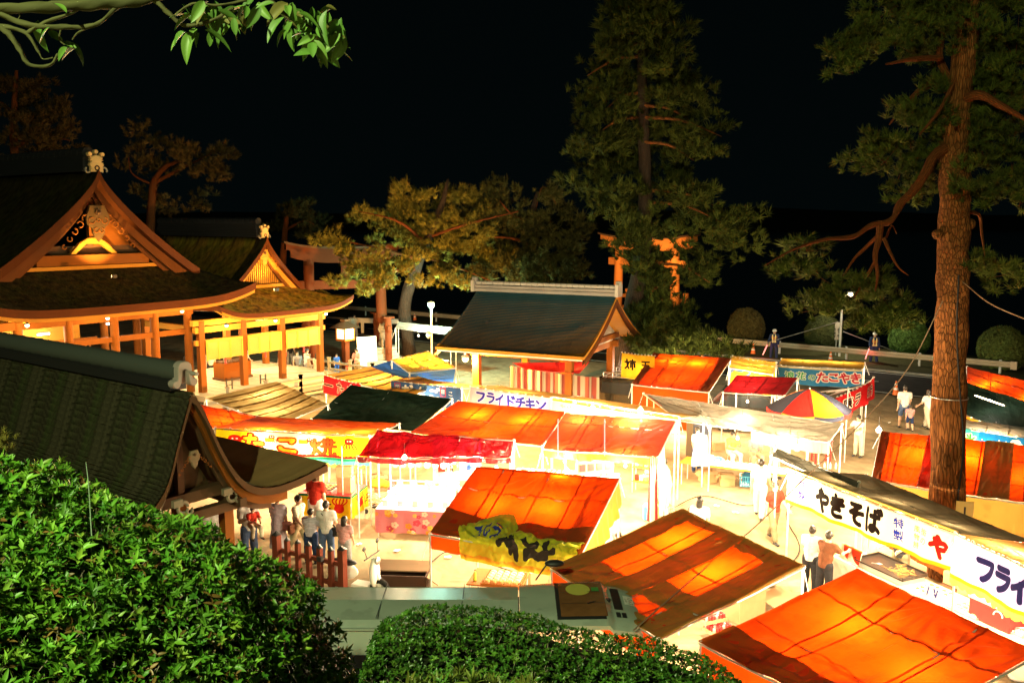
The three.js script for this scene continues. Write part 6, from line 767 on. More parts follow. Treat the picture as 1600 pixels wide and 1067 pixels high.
// --- second row: red, navy, pink banners, yellow striped and blue sheets
{
  const Y = stall('yellow and dark striped sheet roof behind the green tarpaulin', [P(590, 571, 2.4), P(692, 598, 2.4), P(640, 620, 2.2), P(508, 586, 2.35)], { m: YEL, sag: .06, rip: .02, ru: [.2, .4, .6, .8], rv: [.5], strips: [.1, .24, .4, .55, .72, .88].map((u) => [u, u + .04, 0, 1, OLIVE]), bulbs: [[.4, .5, .6, 14, 'bulb under the yellow striped sheet roof']] });
  const tr = print(512, 200, (k, w, h) => { k.fillStyle = '#d3202a'; k.fillRect(0, 0, w, h); say(k, 'ーたこ', 0, 34, 130, 165, '#3a1410', 14, '#f0b0a0', 5); }); banner(Y.t, P(506, 586, 2.36), P(562, 600, 2.3), .68, printed(tr, .35));
  stall('yellow tent top over the blue sheet beside the lamp post', [P(612, 562, 3.0), P(668, 549, 3.3), P(712, 574, 2.8), P(640, 582, 2.6)], { m: YEL, sag: .06, bulbs: [[.5, .5, .6, 26, 'bulb glowing through the yellow tent top']] });
  const bl = [P(580, 573, 2.75), P(612, 562, 2.95), P(712, 575, 2.7), P(706, 607, 2.0)], f = tarpFn([bl[0], bl[1], bl[2], bl[3]], .05, .05, 3); tag(mesh('blue_sheet', sheet((u, v) => f(v, u).add(V(0, -.1 * sin(PI * u), 0)), 30, 20), cloth(.03, .13, .62, .35, { roughness: .5 })), 'bright blue plastic sheet hung below the yellow tent top', 'tarpaulin');
  const rows = [[612, 594, 722, 606, '#3a5c92', (k, w, h) => { say(k, 'だんご', 150, 34, 150, 190, '#f2efe6', 17); for (const x of [60, 690]) { k.strokeStyle = '#d83020'; k.lineWidth = 8; k.strokeRect(x, 24, 70, 110); glyph(k, '団', x + 8, 44, 54, '#f4e6e0', 10); } down(k, 'この', 800, 50, 70, 80, '#f2efe6', 9); down(k, 'の', 20, 80, 50, 60, '#f2efe6', 9); }, 'dango stall behind a navy lettered banner'], [736, 604, 862, 622, '#f2b8c4', (k, w, h) => { [...'フライドチキン'].forEach((q, i) => glyph(k, q, 70 + i * 122, 40, 124, '#2c2c90', 19, '#c8c0f0', 6, 200)); }, 'fried chicken stall behind a pink lettered banner'], [864, 622, 1062, 652, '#f6e6b0', (k, w, h) => { for (const [x, c] of [[60, '#d88a2a'], [240, '#c06a3a'], [420, '#d8a030'], [600, '#c87838'], [800, '#d08a30']]) say(k, 'やのん', x, 80, 60, 62, c, 8); k.fillStyle = '#f0b020'; k.fillRect(0, 0, w, 34); }, 'stall behind the overlit cream banner in the middle row']];
  for (const [x0, y0, x1, y1, bg, draw, l] of rows) {
    const a = P(x0, y0, 2.5), b = P(x1, y1, 2.5), bk = V(b.z - a.z, 0, -(b.x - a.x)).normalize(); if (bk.z > 0) bk.negate(); const tx = print(980, 280, (k, w, h) => { k.fillStyle = bg; k.fillRect(0, 0, w, h); draw(k, w, h); });
    const s = stall(l, [a, b, b.clone().addScaledVector(bk, 1.6).setY(2.3), a.clone().addScaledVector(bk, 1.6).setY(2.3)], { m: x0 > 860 ? cloth(.7, .4, .1, .4) : OLIVE, sag: .02, rip: .01, rv: [], bulbs: x0 > 860 ? [[.25, .3, .25, 40, 'bare bulb glaring above the cream banner, left one'], [.7, -.3, .12, 45, 'bare bulb glaring above the cream banner, right one']] : [[.5, .3, .35, x0 > 700 ? 26 : 18, 'bulb behind the ' + (x0 > 700 ? 'pink' : 'navy') + ' lettered banner']] });
    banner(s.t, a.clone().addScaledVector(bk, -.04), b.clone().addScaledVector(bk, -.04), x0 > 860 ? .5 : x0 > 700 ? .55 : .75, printed(tx, .4)); 
  }
}
// --- far row by the road
{
  const F = stall('far orange roof with two glowing spots between fir and road', [P(1022, 552, 2.7), P(1142, 560, 2.7), P(1108, 612, 2.15), P(988, 600, 2.15)], { sag: .06, ru: [.25, .5, .85], rv: [.15], strips: [[.88, 1.01, 0, 1, BROWN], [-.01, .08, 0, 1, BROWN]], skirts: [{ side: 'back', drop: 1.5 }], bulbs: [[.3, .18, .35, 16, 'bulb glowing through the far orange roof, left spot'], [.62, .18, .35, 16, 'bulb glowing through the far orange roof, right spot'], [.5, .7, .9, 12, 'low bulb under the far orange roof']] });
  const t1 = print(400, 300, (k, w, h) => { k.fillStyle = '#f6c42a'; k.fillRect(0, 0, w, h); say(k, '姉玉', 40, 60, 130, 180, '#1a120a', 15); }); banner(F.t, P(972, 551, 2.9), P(1024, 556, 2.9), 1.0, printed(t1, .5));
  const t2 = print(700, 360, (k, w, h) => { k.fillStyle = '#f6c02a'; k.fillRect(0, 0, w, h); k.fillStyle = '#c02a20'; k.beginPath(); k.ellipse(40, 120, 34, 40, 0, 0, 7); k.fill(); say(k, 'レープ', -60, 70, 130, 130, '#3a6a90', 22); down(k, '原の玉', 400, 20, 80, 92, '#3a2a14', 9); k.fillStyle = '#e88a20'; k.beginPath(); k.moveTo(520, 40); k.quadraticCurveTo(680, 60, 690, 300); k.lineTo(600, 300); k.fill(); });
  const K = stall('crepe stall with yellow lettered sign wall beside the far orange roof', [P(1146, 556, 2.9), P(1214, 566, 2.9), P(1208, 584, 2.5), P(1140, 574, 2.5)], { m: YEL, sag: .02, bulbs: [[.5, 1.2, .5, 40, 'bare bulb in front of the yellow crepe sign']] }); banner(K.t, P(1143, 558, 2.85), P(1214, 568, 2.85), 1.25, printed(t2, .45));
  const t3 = print(1024, 260, (k, w, h) => { k.fillStyle = '#3c8ccc'; k.fillRect(0, 0, w, h); say(k, '浪花', 90, 70, 120, 140, '#38b06a', 11, '#f4fff4', 7); say(k, 'の', 380, 90, 90, 1, '#38b06a', 12, '#fff', 6); say(k, 'たこやき', 480, 50, 150, 132, '#d0304a', 15, '#fdf4f0', 9); k.fillStyle = '#f0e0b0'; k.fillRect(0, 0, w, 22); });
  const B = stall('octopus ball stall with blue banner in the far row', [P(1217, 570, 2.7), P(1349, 577, 2.7), P(1352, 566, 2.4), P(1222, 560, 2.4)], { m: YEL, sag: .02, bulbs: [[.3, .8, .5, 22, 'bare bulb behind the left of the blue octopus ball banner'], [.7, .8, .5, 21, 'bare bulb behind the right of the blue octopus ball banner']] }); banner(B.t, P(1216, 571, 2.68), P(1348, 578, 2.68), .68, printed(t3, .45));
  stall('dark red roof beside the crepe stall', [P(1152, 586, 2.5), P(1247, 590, 2.5), P(1226, 618, 2.1), P(1130, 612, 2.1)], { m: DRED, sag: .06, ru: [.5], rv: [.3, .6], bulbs: [[.3, .5, .6, 7, 'bulb under the dark red roof']] });
  const R = stall('dark green roofed stall with red lettered banner', [P(1284, 620, 2.35), P(1356, 598, 2.6), P(1326, 606, 2.6), P(1268, 612, 2.5)], { m: cloth(.05, .07, .02, .2), sag: .03 }); const t4 = print(640, 240, (k, w, h) => { k.fillStyle = '#cc1820'; k.fillRect(0, 0, w, h); say(k, 'は原ラ', 60, 60, 130, 175, '#2a0a08', 14, '#ffe8e0', 8); }); banner(R.t, P(1296, 626, 2.3), P(1358, 598, 2.6), .75, printed(t4, .4)); banner(R.t, P(1358, 598, 2.6), P(1366, 590, 2.9), .7, printed(t4, .4));
}
// --- long pale awning with the seated sellers
{
  const c = [P(1006, 614, 2.7), P(1316, 662, 2.5), P(1296, 690, 2.15), P(1062, 655, 2.25)];
  stall('long whitish tarpaulin awning over the seated sellers', c, { m: WHITE, sag: .12, rip: .06, nu: 60, ru: [.3, .68], rv: [.5], poles: [[0, .3], [.3, .55], [.68, .6], [1, 1], [1, 0], [.02, 0]], skirts: [{ side: 'back', from: .5, drop: .35, m: cloth(.5, .46, .4, .3) }], bulbs: [[.42, .95, .32, 34, 'bare bulb glaring under the whitish awning'], [.72, .9, .35, 24, 'bare bulb at the right under the whitish awning'], [.18, .8, .4, 21, 'bare bulb at the left under the whitish awning']] });
  bulb(P(1212, 738, 2.1), 52, 'strongest bare bulb, glaring at the corner of the dark awning strip', undefined, undefined, .4);
  stall('narrow dark grey awning strip above the noodle banner', [P(1215, 701, 2.5), P(1343, 752, 2.5), P(1338, 766, 2.35), P(1206, 712, 2.35)], { m: cloth(.1, .095, .075, .1), sag: .03, rv: [], poles: [[0, 0], [1, 0]] });
}
{ // beach umbrella of red, yellow, navy and orange panels
  const top = P(1266, 608, 2.85), p = V(top.x, 0, top.z), t = thing('beach_umbrella', 'beach umbrella with red, orange and navy panels', 'umbrella', p), colors = [[.03, .035, .06], [.92, .36, .015], [.7, .02, .015], [.03, .035, .06], [.9, .26, .015], [.7, .02, .015], [.92, .36, .015], [.7, .02, .015]], R = 1.32;
  mesh('pole', cyl(.025, .025, 2.9), M.white, t);
  for (let k = 0; k < 8; k++) { const a0 = k * PI / 4 + .2, fn = (u, v) => { const a = a0 + u * PI / 4, r = R * v * (1 - .04 * sin(PI * u) * v); return V(cos(a) * r, 2.85 - .62 * Math.pow(v, 1.5) - .05 * sin(PI * u) * v, sin(a) * r); }; const pa = mesh('panel', sheet(fn, 8, 10), cloth(...colors[k], .45), t); mesh('valance', sheet((u, v) => { const q = fn(u, 1); q.y -= .14 * v; return q; }, 8, 1), cloth(...colors[(k + 2) % 8], .45), pa); mesh('rib', bar(V(0, 2.82, 0), V(cos(a0) * R, 2.22, sin(a0) * R), .008), M.steel, t); }
  bulb(V(top.x + .5, 2.05, top.z + .6), 48, 'bare bulb glowing under the beach umbrella');
}
{ // bright work lamp on the fir trunk
  const p = D(991, 574, 40.6), t = thing('work_lamp', 'white work lamp glaring beside the fir trunk', 'lamp', p); mesh('lamp_glass', new THREE.SphereGeometry(.11, 14, 10), GL.cool, t); mesh('housing', lathe([[.02, .18], [.13, .09], [.14, .06]], 12), M.greyPaint, t); mesh('stand', cyl(.02, .02, p.y - .02, 0, -p.y, 0), M.pipe, t); lampLight(t, V(0, 0, 0), col(1, .92, .75), 80, 5);
}

for (const [x, y, h, k, l] of [[632, 716, 2.15, 30, 'large bare bulb glaring at the left front of the prize stall'], [886, 737, 2.1, 40, 'large bare bulb glaring in front of the brown folded roof'], [926, 638, 2.72, 26, 'large bare bulb glaring above the left of the cream banner'], [1001, 641, 2.85, 34, 'large bare bulb glaring above the right of the cream banner'], [1160, 662, 2.2, 21, 'large bare bulb glaring behind the seated sellers'], [1374, 672, 2.3, 34, 'large bare bulb at the left corner of the orange roof by the pine trunk'], [1246, 700, 2.3, 22, 'large bare bulb glaring over the aisle right of the sellers']]) bulb(P(x, y, h), k, l, undefined, undefined, .3, .085);
// ---------- counters, goods, boxes ----------
const at2 = (x, y, h) => P(x, y, h);
// table whose top's long edge runs a -> b (world, at height h), depth to the side of n
function counter(label, a, b, depth, o = {}) {
  const h = o.h ?? .8, L = hypot(b.x - a.x, b.z - a.z), ang = atan2(-(b.z - a.z), b.x - a.x), t = thing('counter_table', label, 'table', V(a.x, 0, a.z), ang), sg = o.side ?? -1; // depth towards local -z by default
  mesh('tabletop', rbox(L, .035, depth, .012, L / 2, h - .018, sg * depth / 2), o.top ?? M.white, t);
  for (const x of [.06, L - .06]) for (const z of [.06, depth - .06]) mesh('leg', cyl(.018, .018, h - .035, x, 0, sg * z), M.pipe, t);
  if (o.cloth) mesh('table_cloth', [sheet((u, v) => V(u * L, h + .004 - .62 * v, -sg * (.02 + .05 * v * (.5 + .5 * sin(u * L * 14)))), max(24, floor(L * 16)), 6, o.cu ?? L, o.cv ?? .62)], o.cloth, t);
  if (o.sideCloth) mesh('table_cloth', sheet((u, v) => V(L + .02 + .03 * v * sin(u * 20), h + .004 - .62 * v, sg * u * depth), 16, 6, .6, 1), o.cloth, t);
  const spot = (x, z, y = 0) => V(x, h + y, sg * z).applyAxisAngle(V(0, 1, 0), ang).add(V(a.x, 0, a.z)); return { t, L, ang, spot };
}
function cardBox(label, p, w, h, d, turn, open, group) {
  const t = thing('cardboard_box', label, 'box', p, turn, group); mesh('body', open ? [box(w, .01, d, 0, .005, 0), box(w, h, .008, 0, h / 2, d / 2), box(w, h, .008, 0, h / 2, -d / 2), box(.008, h, d - .016, w / 2 - .004, h / 2, 0), box(.008, h, d - .016, -w / 2 + .004, h / 2, 0)] : rbox(w, h, d, .006, 0, h / 2, 0), M.card, t);
  if (open) for (const s of [-1, 1]) { mesh('flap', box(w * .96, .006, d * .45, 0, h + .02, s * (d / 2 + d * .18), s * .5), M.cardIn, t); mesh('flap', box(h * .6, .006, d * .9, s * (w / 2 + h * .22), h - .03, 0, 0, 0, -s * .7), M.cardIn, t); } else mesh('tape', [box(w + .002, .002, .05, 0, h + .001, 0), box(.002, .08, .05, w / 2 + .001, h - .04, 0), box(.002, .08, .05, -w / 2 - .001, h - .04, 0)], M.tape, t);
  return t;
}
function plasticCrate(label, p, w, h, d, turn, m) { const t = thing('plastic_crate', label, 'crate', p, turn), g = [box(w, .015, d, 0, .008, 0)]; for (const s of [-1, 1]) { for (const y of [.03, .5, .97]) g.push(box(w, .03, .02, 0, y * h, s * d / 2), box(.02, .03, d - .04, s * w / 2, y * h, 0)); for (let k = 0; k <= 6; k++) g.push(box(.022, h, .016, (k / 6 - .5) * (w - .02), h / 2, s * (d / 2 - .003))); for (let k = 1; k < 5; k++) g.push(box(.016, h, .022, s * (w / 2 - .003), h / 2, (k / 5 - .5) * d)); } mesh('lattice', g, m, t); for (const s of [-1, 1]) mesh('handle', box(.012, .035, .12, s * (w / 2 + .012), h * .82, 0), m, t); return t; }
function packTray(label, p, turn, nx, nz, m, o = {}) { const t = thing('food_tray', label, 'food tray', p, turn), w = nx * .15 + .06, d = nz * .13 + .06; mesh('tray', [box(w, .012, d, 0, .006, 0), box(w, .04, .012, 0, .02, d / 2), box(w, .04, .012, 0, .02, -d / 2), box(.012, .04, d, w / 2, .02, 0), box(.012, .04, d, -w / 2, .02, 0)], o.tm ?? M.white, t); for (let i = 0; i < nx; i++) for (let j = 0; j < nz; j++) { const x = (i - (nx - 1) / 2) * .15, z = (j - (nz - 1) / 2) * .13, q = mesh('food_pack', rbox(.13, .045, .11, .015, x, .036, z, rr(-.1, .1)), o.pm ?? M.white, t); mesh('food', new THREE.SphereGeometry(.05, 8, 5).scale(1.1, .5, .9).translate(x, .062, z), m, q); } return t; }
function pot(label, p, r, h, m) { const t = thing('cooking_pot', label, 'pot', p); mesh('pot_body', lathe([[0, 0], [r, 0], [r, h], [r + .012, h], [r + .012, h - .012], [r - .01, h - .01], [r - .01, .02], [0, .02]], 22), m ?? M.steel, t); for (const s of [-1, 1]) mesh('handle', new THREE.TorusGeometry(.04, .008, 6, 12, PI).rotateX(PI / 2).translate(s * (r + .01), h * .8, 0), M.steel, t); return t; }
function bucket(label, p, m) { const t = thing('bucket', label, 'bucket', p); mesh('bucket_body', lathe([[0, .01], [.11, 0], [.15, .28], [.16, .28], [.16, .265], [.145, .26], [.108, .015], [0, .015]], 22), m, t); mesh('handle', new THREE.TorusGeometry(.15, .006, 6, 20, PI).rotateX(-.9).translate(0, .26, 0), M.steel, t); return t; }
function bottle(label, p, c, group) { const t = thing('bottle', label, 'bottle', p, 0, group); mesh('bottle_body', lathe([[0, 0], [.034, 0], [.036, .02], [.036, .15], [.014, .2], [.014, .23], [0, .23]], 12), mat(c, { roughness: .25 }), t); mesh('cap', cyl(.017, .017, .025, 0, .225, 0), M.red, t); return t; }

{ // fried noodle counter with griddle and packs, seen under the long banner
  const a = P(1300, 868, .85), b = P(1615, 1016, .85), C = counter('long counter of the fried noodle stall under the lettered banner', a, b, .85, { h: .85, top: mat([.55, .42, .28], { roughness: .5 }), cloth: cloth(.72, .65, .55, .3), side: -1 }), L = C.L, sp = C.spot, an = C.ang;
  { const t = thing('griddle', 'wide black iron griddle with noodles on the noodle stall counter', 'griddle', sp(L * .26, .42), an); mesh('plate', [box(1.3, .03, .7, 0, .12, 0), box(1.3, .06, .02, 0, .15, -.35), box(.02, .06, .7, .65, .15, 0), box(.02, .06, .7, -.65, .15, 0)], mat([.035, .028, .024], { roughness: .35, metalness: .5 }), t); mesh('burner_case', box(1.24, .105, .62, 0, .053, 0), M.steel, t); const noodles = []; for (let i = 0; i < 40; i++) { const x = .3 + rr(-.25, .25), z = rr(-.22, .22); noodles.push(new THREE.TorusGeometry(rr(.03, .09), .006, 4, 10, rr(2, 5)).rotateX(PI / 2 + rr(-.5, .5)).translate(x, .15 + rr(0, .03), z)); } mesh('noodles', noodles, M.food, t); mesh('spatula', [box(.1, .004, .09, -.2, .142, .1), bar(V(-.2, .145, .14), V(-.16, .22, .36), .008)], M.steel, t); }
  packTray('tray of noodle packs at the far end of the noodle counter', sp(L * .06, .4), an, 3, 4, M.foodPale); packTray('tray of noodle packs between griddle and boxes on the noodle counter', sp(L * .5, .38), an, 4, 4, M.food); packTray('tray of noodle packs by the red cooler on the noodle counter', sp(L * .68, .3), an, 4, 3, M.foodPale, { tm: M.steel });
  for (const [k, l] of [[.07, 'small printed bowl sign at the far end of the noodle counter'], [.12, 'second small printed bowl sign on the noodle counter']]) { const t = thing('price_card', l, 'sign', sp(L * k, .1), an); mesh('card', box(.34, .32, .015, 0, .18, 0, -.25), printed(print(128, 128, (c, w, h) => { c.fillStyle = '#fff6e0'; c.fillRect(0, 0, w, h); c.fillStyle = '#d03a20'; c.beginPath(); c.arc(64, 66, 40, 0, PI); c.fill(); c.fillStyle = '#e0a040'; c.fillRect(26, 52, 76, 16); }), 0), t); mesh('foot', box(.2, .02, .12, 0, .01, -.03), M.white, t); }
  { const t = thing('price_card', 'white price card with blue writing on the front of the noodle counter', 'sign', sp(L * .56, .02), an); mesh('card', box(.42, .28, .015, 0, .14, 0, -.3), printed(print(160, 110, (c, w, h) => { c.fillStyle = '#fff'; c.fillRect(0, 0, w, h); say(c, '特製', 12, 24, 60, 70, '#3a3a9a', 8); }), 0), t); mesh('foot', box(.3, .02, .12, 0, .01, -.03), M.white, t); }
  { const t = thing('cooler_box', 'red cooler box at the near end of the noodle counter', 'cooler', sp(L * .79, .4, -.05), an); mesh('body', rbox(.85, .42, .5, .03, 0, .21, 0), M.red, t); mesh('lid', rbox(.88, .06, .53, .02, 0, .45, 0), M.white, t); mesh('handle', new THREE.TorusGeometry(.09, .012, 6, 12, PI).translate(.2, .3, .26), M.white, t); }
  for (const [x, z, w, h, d, y, l] of [[.52, 1.35, .42, .3, .36, 0, 'cardboard box behind the noodle counter, lowest of the left pair'], [.52, 1.35, .4, .28, .34, .3, 'cardboard box on top of the left pair behind the noodle counter'], [.62, 1.4, .44, .34, .38, 0, 'cardboard box behind the noodle counter, middle'], [.7, 1.4, .4, .3, .36, 0, 'cardboard box behind the noodle counter, right pair bottom'], [.7, 1.42, .38, .28, .34, .3, 'cardboard box behind the noodle counter, right pair top'], [.42, 1.5, .4, .26, .36, 0, 'cardboard box beside the vendor in black']]) { const q = sp(L * x, z, y - .15); cardBox(l, q, w, h, d, an + rr(-.15, .15), y > .2 && x > .6); }
  { const s = sp(L * .37, 1.1), e = sp(L * .82, 1.1), t = counter('low shelf of boxes behind the noodle counter', V(s.x, 0, s.z), V(e.x, 0, e.z), .6, { h: .68, top: M.darkWood }); }
  for (let k = 0; k < 4; k++) { const t = thing('bread_tray', ['lowest', 'second', 'third', 'topmost'][k] + ' stacked tray of buns behind the noodle vendor', 'tray', sp(L * .44, 1.75, k * .13 - .1), an); mesh('tray', [box(.6, .015, .42, 0, .01, 0), box(.6, .06, .012, 0, .04, .21), box(.6, .06, .012, 0, .04, -.21)], M.oldWood, t); for (let i = 0; i < 6; i++) mesh('bun', new THREE.SphereGeometry(.075, 8, 6).scale(1, .6, 1.2).translate(-.2 + (i % 3) * .2, .07, i < 3 ? -.1 : .1), M.foodPale, t); }
  { const t = thing('gas_cylinder', 'grey gas cylinder standing by the red cooler', 'gas cylinder', V(...sp(L * .9, .35).setY(0).toArray())); mesh('cylinder', lathe([[0, 0], [.16, .01], [.17, .06], [.17, .7], [.12, .8], [.04, .83], [0, .83]], 20), M.greyPaint, t); mesh('valve', [cyl(.03, .03, .1, 0, .83, 0), new THREE.TorusGeometry(.1, .012, 6, 16).rotateX(PI / 2).translate(0, .94, 0)], M.steel, t); }
  bucket('light blue bucket at the near end of the noodle stall', P(1552, 985, .5), M.cyan); packTray('tray of fried snacks beside the blue bucket', P(1590, 985, .85), an, 3, 3, M.food, { tm: M.steel });
  { const s = P(1556, 972, .62), t = counter('side table of the fried food stall by the blue bucket', V(s.x - .3, 0, s.z), V(s.x + 1.3, 0, s.z + .2), .6, { h: .49, top: M.paleWood }); }
  { const p = P(1508, 800, 1.8), t = thing('hand_sign', 'pale yellow board hung on the pine trunk behind the noodle stall', 'sign', p, -.3); mesh('board', box(.36, .48, .02), mat([.62, .55, .22]), t); mesh('mark', box(.04, .2, .006, 0, .02, .014), M.black, t); }
}
{ // prize table of the red vinyl stall, all white under the bulbs
  const fl = print(512, 256, (k, w, h) => { k.fillStyle = '#e88a9a'; k.fillRect(0, 0, w, h); const r = rng(5); for (let i = 0; i < 26; i++) { const x = r() * w, y = r() * h, s = 14 + r() * 18; k.fillStyle = ['#f6c860', '#f8e0d0', '#d8506a', '#f2a03a'][i % 4]; for (let j = 0; j < 5; j++) { k.beginPath(); k.arc(x + s * .7 * cos(j * 1.257), y + s * .7 * sin(j * 1.257), s * .5, 0, 7); k.fill(); } } });
  const a = P(586, 795, .78), b = P(704, 800, .78), C = counter('white display table with flowered pink cloth under the red awning', a, b, 2.2, { h: .78, cloth: printed(fl, .2), cu: 1.3, cv: 1, sideCloth: true });
  for (let i = 0; i < 5; i++) for (let j = 0; j < 4; j++) { const t = thing('prize_box', 'small pale prize box in the rows on the flowered table', 'box', C.spot(.2 + i * C.L / 5, .3 + j * .5), C.ang + rr(-.3, .3), 'prize boxes on the flowered table'), c = [W.white, W.pink, W.cream, W.blue, W.yellow][(i * 3 + j) % 5]; mesh('body', rbox(.16, .14 + .06 * (j % 2), .12, .01, 0, .08, 0), wear(c.map((x) => x * .6 + .3), .5), t); mesh('lid', rbox(.165, .03, .125, .008, 0, .17 + .06 * (j % 2), 0), M.white, t); }
  { const p = P(655, 735, 1.6), t = thing('display_rack', 'thin display frame with hanging goods at the back of the prize stall', 'display rack', V(p.x, 0, p.z), C.ang); mesh('frame', [bar(V(-.8, 0, 0), V(-.8, 2, 0), .02), bar(V(.8, 0, 0), V(.8, 2, 0), .02), bar(V(-.8, 2, 0), V(.8, 2, 0), .02), bar(V(-.8, 1.3, 0), V(.8, 1.3, 0), .015)], mat([.5, .3, .55]), t); for (let k = 0; k < 7; k++) mesh('hanging_toy', [new THREE.SphereGeometry(.09, 10, 8).translate(-.66 + k * .22, 1.75, 0), new THREE.SphereGeometry(.06, 10, 8).translate(-.66 + k * .22, 1.88, 0), bar(V(-.66 + k * .22, 1.9, 0), V(-.66 + k * .22, 2, 0), .004)], wear([W.white, W.pink, W.lilac, W.yellow][k % 4]), t); }
  const boxes = [[572, 768, .45, .35, .4, 'cardboard box left of the flowered table, near one'], [592, 745, .4, .32, .36, 'cardboard box behind the flowered table with yellow cloth'], [596, 772, .5, .3, .36, 'wide cardboard box beside the flowered table'], [563, 742, .42, .4, .38, 'cardboard box between the octopus stall and the prize stall']]; boxes.forEach(([x, y, w, h, d, l], i) => cardBox(l, P(x, y, .3).setY(0), w, h, d, i * .5, i === 1));
  { const p = P(590, 728, 1).setY(.75), t = thing('yellow_bag', 'yellow bundle lying over boxes left of the prize stall', 'bag', p); t.position.y = .33; mesh('bundle', [new THREE.SphereGeometry(.24, 12, 8).scale(1.2, .6, .9).translate(0, .14, 0), new THREE.SphereGeometry(.12, 10, 8).translate(.24, .12, .05)], cloth(.75, .45, .05, .1), t); mesh('knot', new THREE.TorusGeometry(.05, .02, 6, 12).translate(0, .3, 0), cloth(.75, .45, .05, .1), t); }
  { const p = P(578, 788, .2).setY(0), t = thing('hand_cart', 'small wire hand cart with bags beside the flowered table', 'cart', p, .6); mesh('basket', [0, .12, .24].flatMap((y) => [bar(V(-.25, .2 + y, -.18), V(.25, .2 + y, -.18), .01), bar(V(-.25, .2 + y, .18), V(.25, .2 + y, .18), .01), bar(V(-.25, .2 + y, -.18), V(-.25, .2 + y, .18), .01), bar(V(.25, .2 + y, -.18), V(.25, .2 + y, .18), .01)]), M.steel, t); for (const [x, z] of [[-.2, -.15], [.2, -.15], [-.2, .15], [.2, .15]]) mesh('wheel', new THREE.CylinderGeometry(.07, .07, .03, 14).rotateX(PI / 2).translate(x, .07, z), M.rubber, t); mesh('handle', bar(V(-.25, .4, 0), V(-.5, .85, 0), .012), M.steel, t); }
}
{ // octopus ball counter with painted yellow cloth
  const oc = print(640, 256, (k, w, h) => { k.fillStyle = '#ffd21a'; k.fillRect(0, 0, w, h); k.fillStyle = '#1d7a5a'; k.fillRect(0, h - 26, w, 26); for (const x of [200, 500]) { k.fillStyle = '#e02818'; k.beginPath(); k.ellipse(x, 110, 60, 54, 0, 0, 7); k.fill(); k.strokeStyle = '#e02818'; k.lineWidth = 16; k.lineCap = 'round'; for (let i = -2; i < 3; i++) { k.beginPath(); k.moveTo(x + i * 20, 150); k.quadraticCurveTo(x + i * 56, 190, x + i * 38 + 16, 220); k.stroke(); } } glyph(k, 'た', 290, 50, 120, '#1a1410', 12); k.fillStyle = '#1a1410'; });
  const a = P(466, 770, .95), b = P(548, 776, .95), C = counter('octopus ball counter with yellow cloth painted with red octopuses', a, b, 1.1, { h: .95, cloth: printed(oc, .2), cu: 1, cv: 1, sideCloth: true, top: M.red });
  packTray('hot plate of octopus balls on the yellow clothed counter', C.spot(C.L * .3, .5), C.ang, 5, 4, M.food, { tm: M.steel, pm: mat([.05, .04, .035]) });
  cardBox('white carton on the octopus counter, right end', C.spot(C.L * .8, .4), .4, .42, .32, C.ang, false); cardBox('brown carton on top of the octopus counter cartons', C.spot(C.L * .78, .4, .425), .42, .3, .32, C.ang + .2, false); for (let k = 0; k < 5; k++) bottle('sauce bottle in the row at the edge of the octopus counter', C.spot(C.L * (.15 + .08 * k), .15), [.35, .05, .02], 'sauce bottles on the octopus counter');
  mesh('counter_post', bar(V(C.L * .82, .95, -.1), V(C.L * .82, 2.3, -.1), .015), M.pipe, C.t);
}
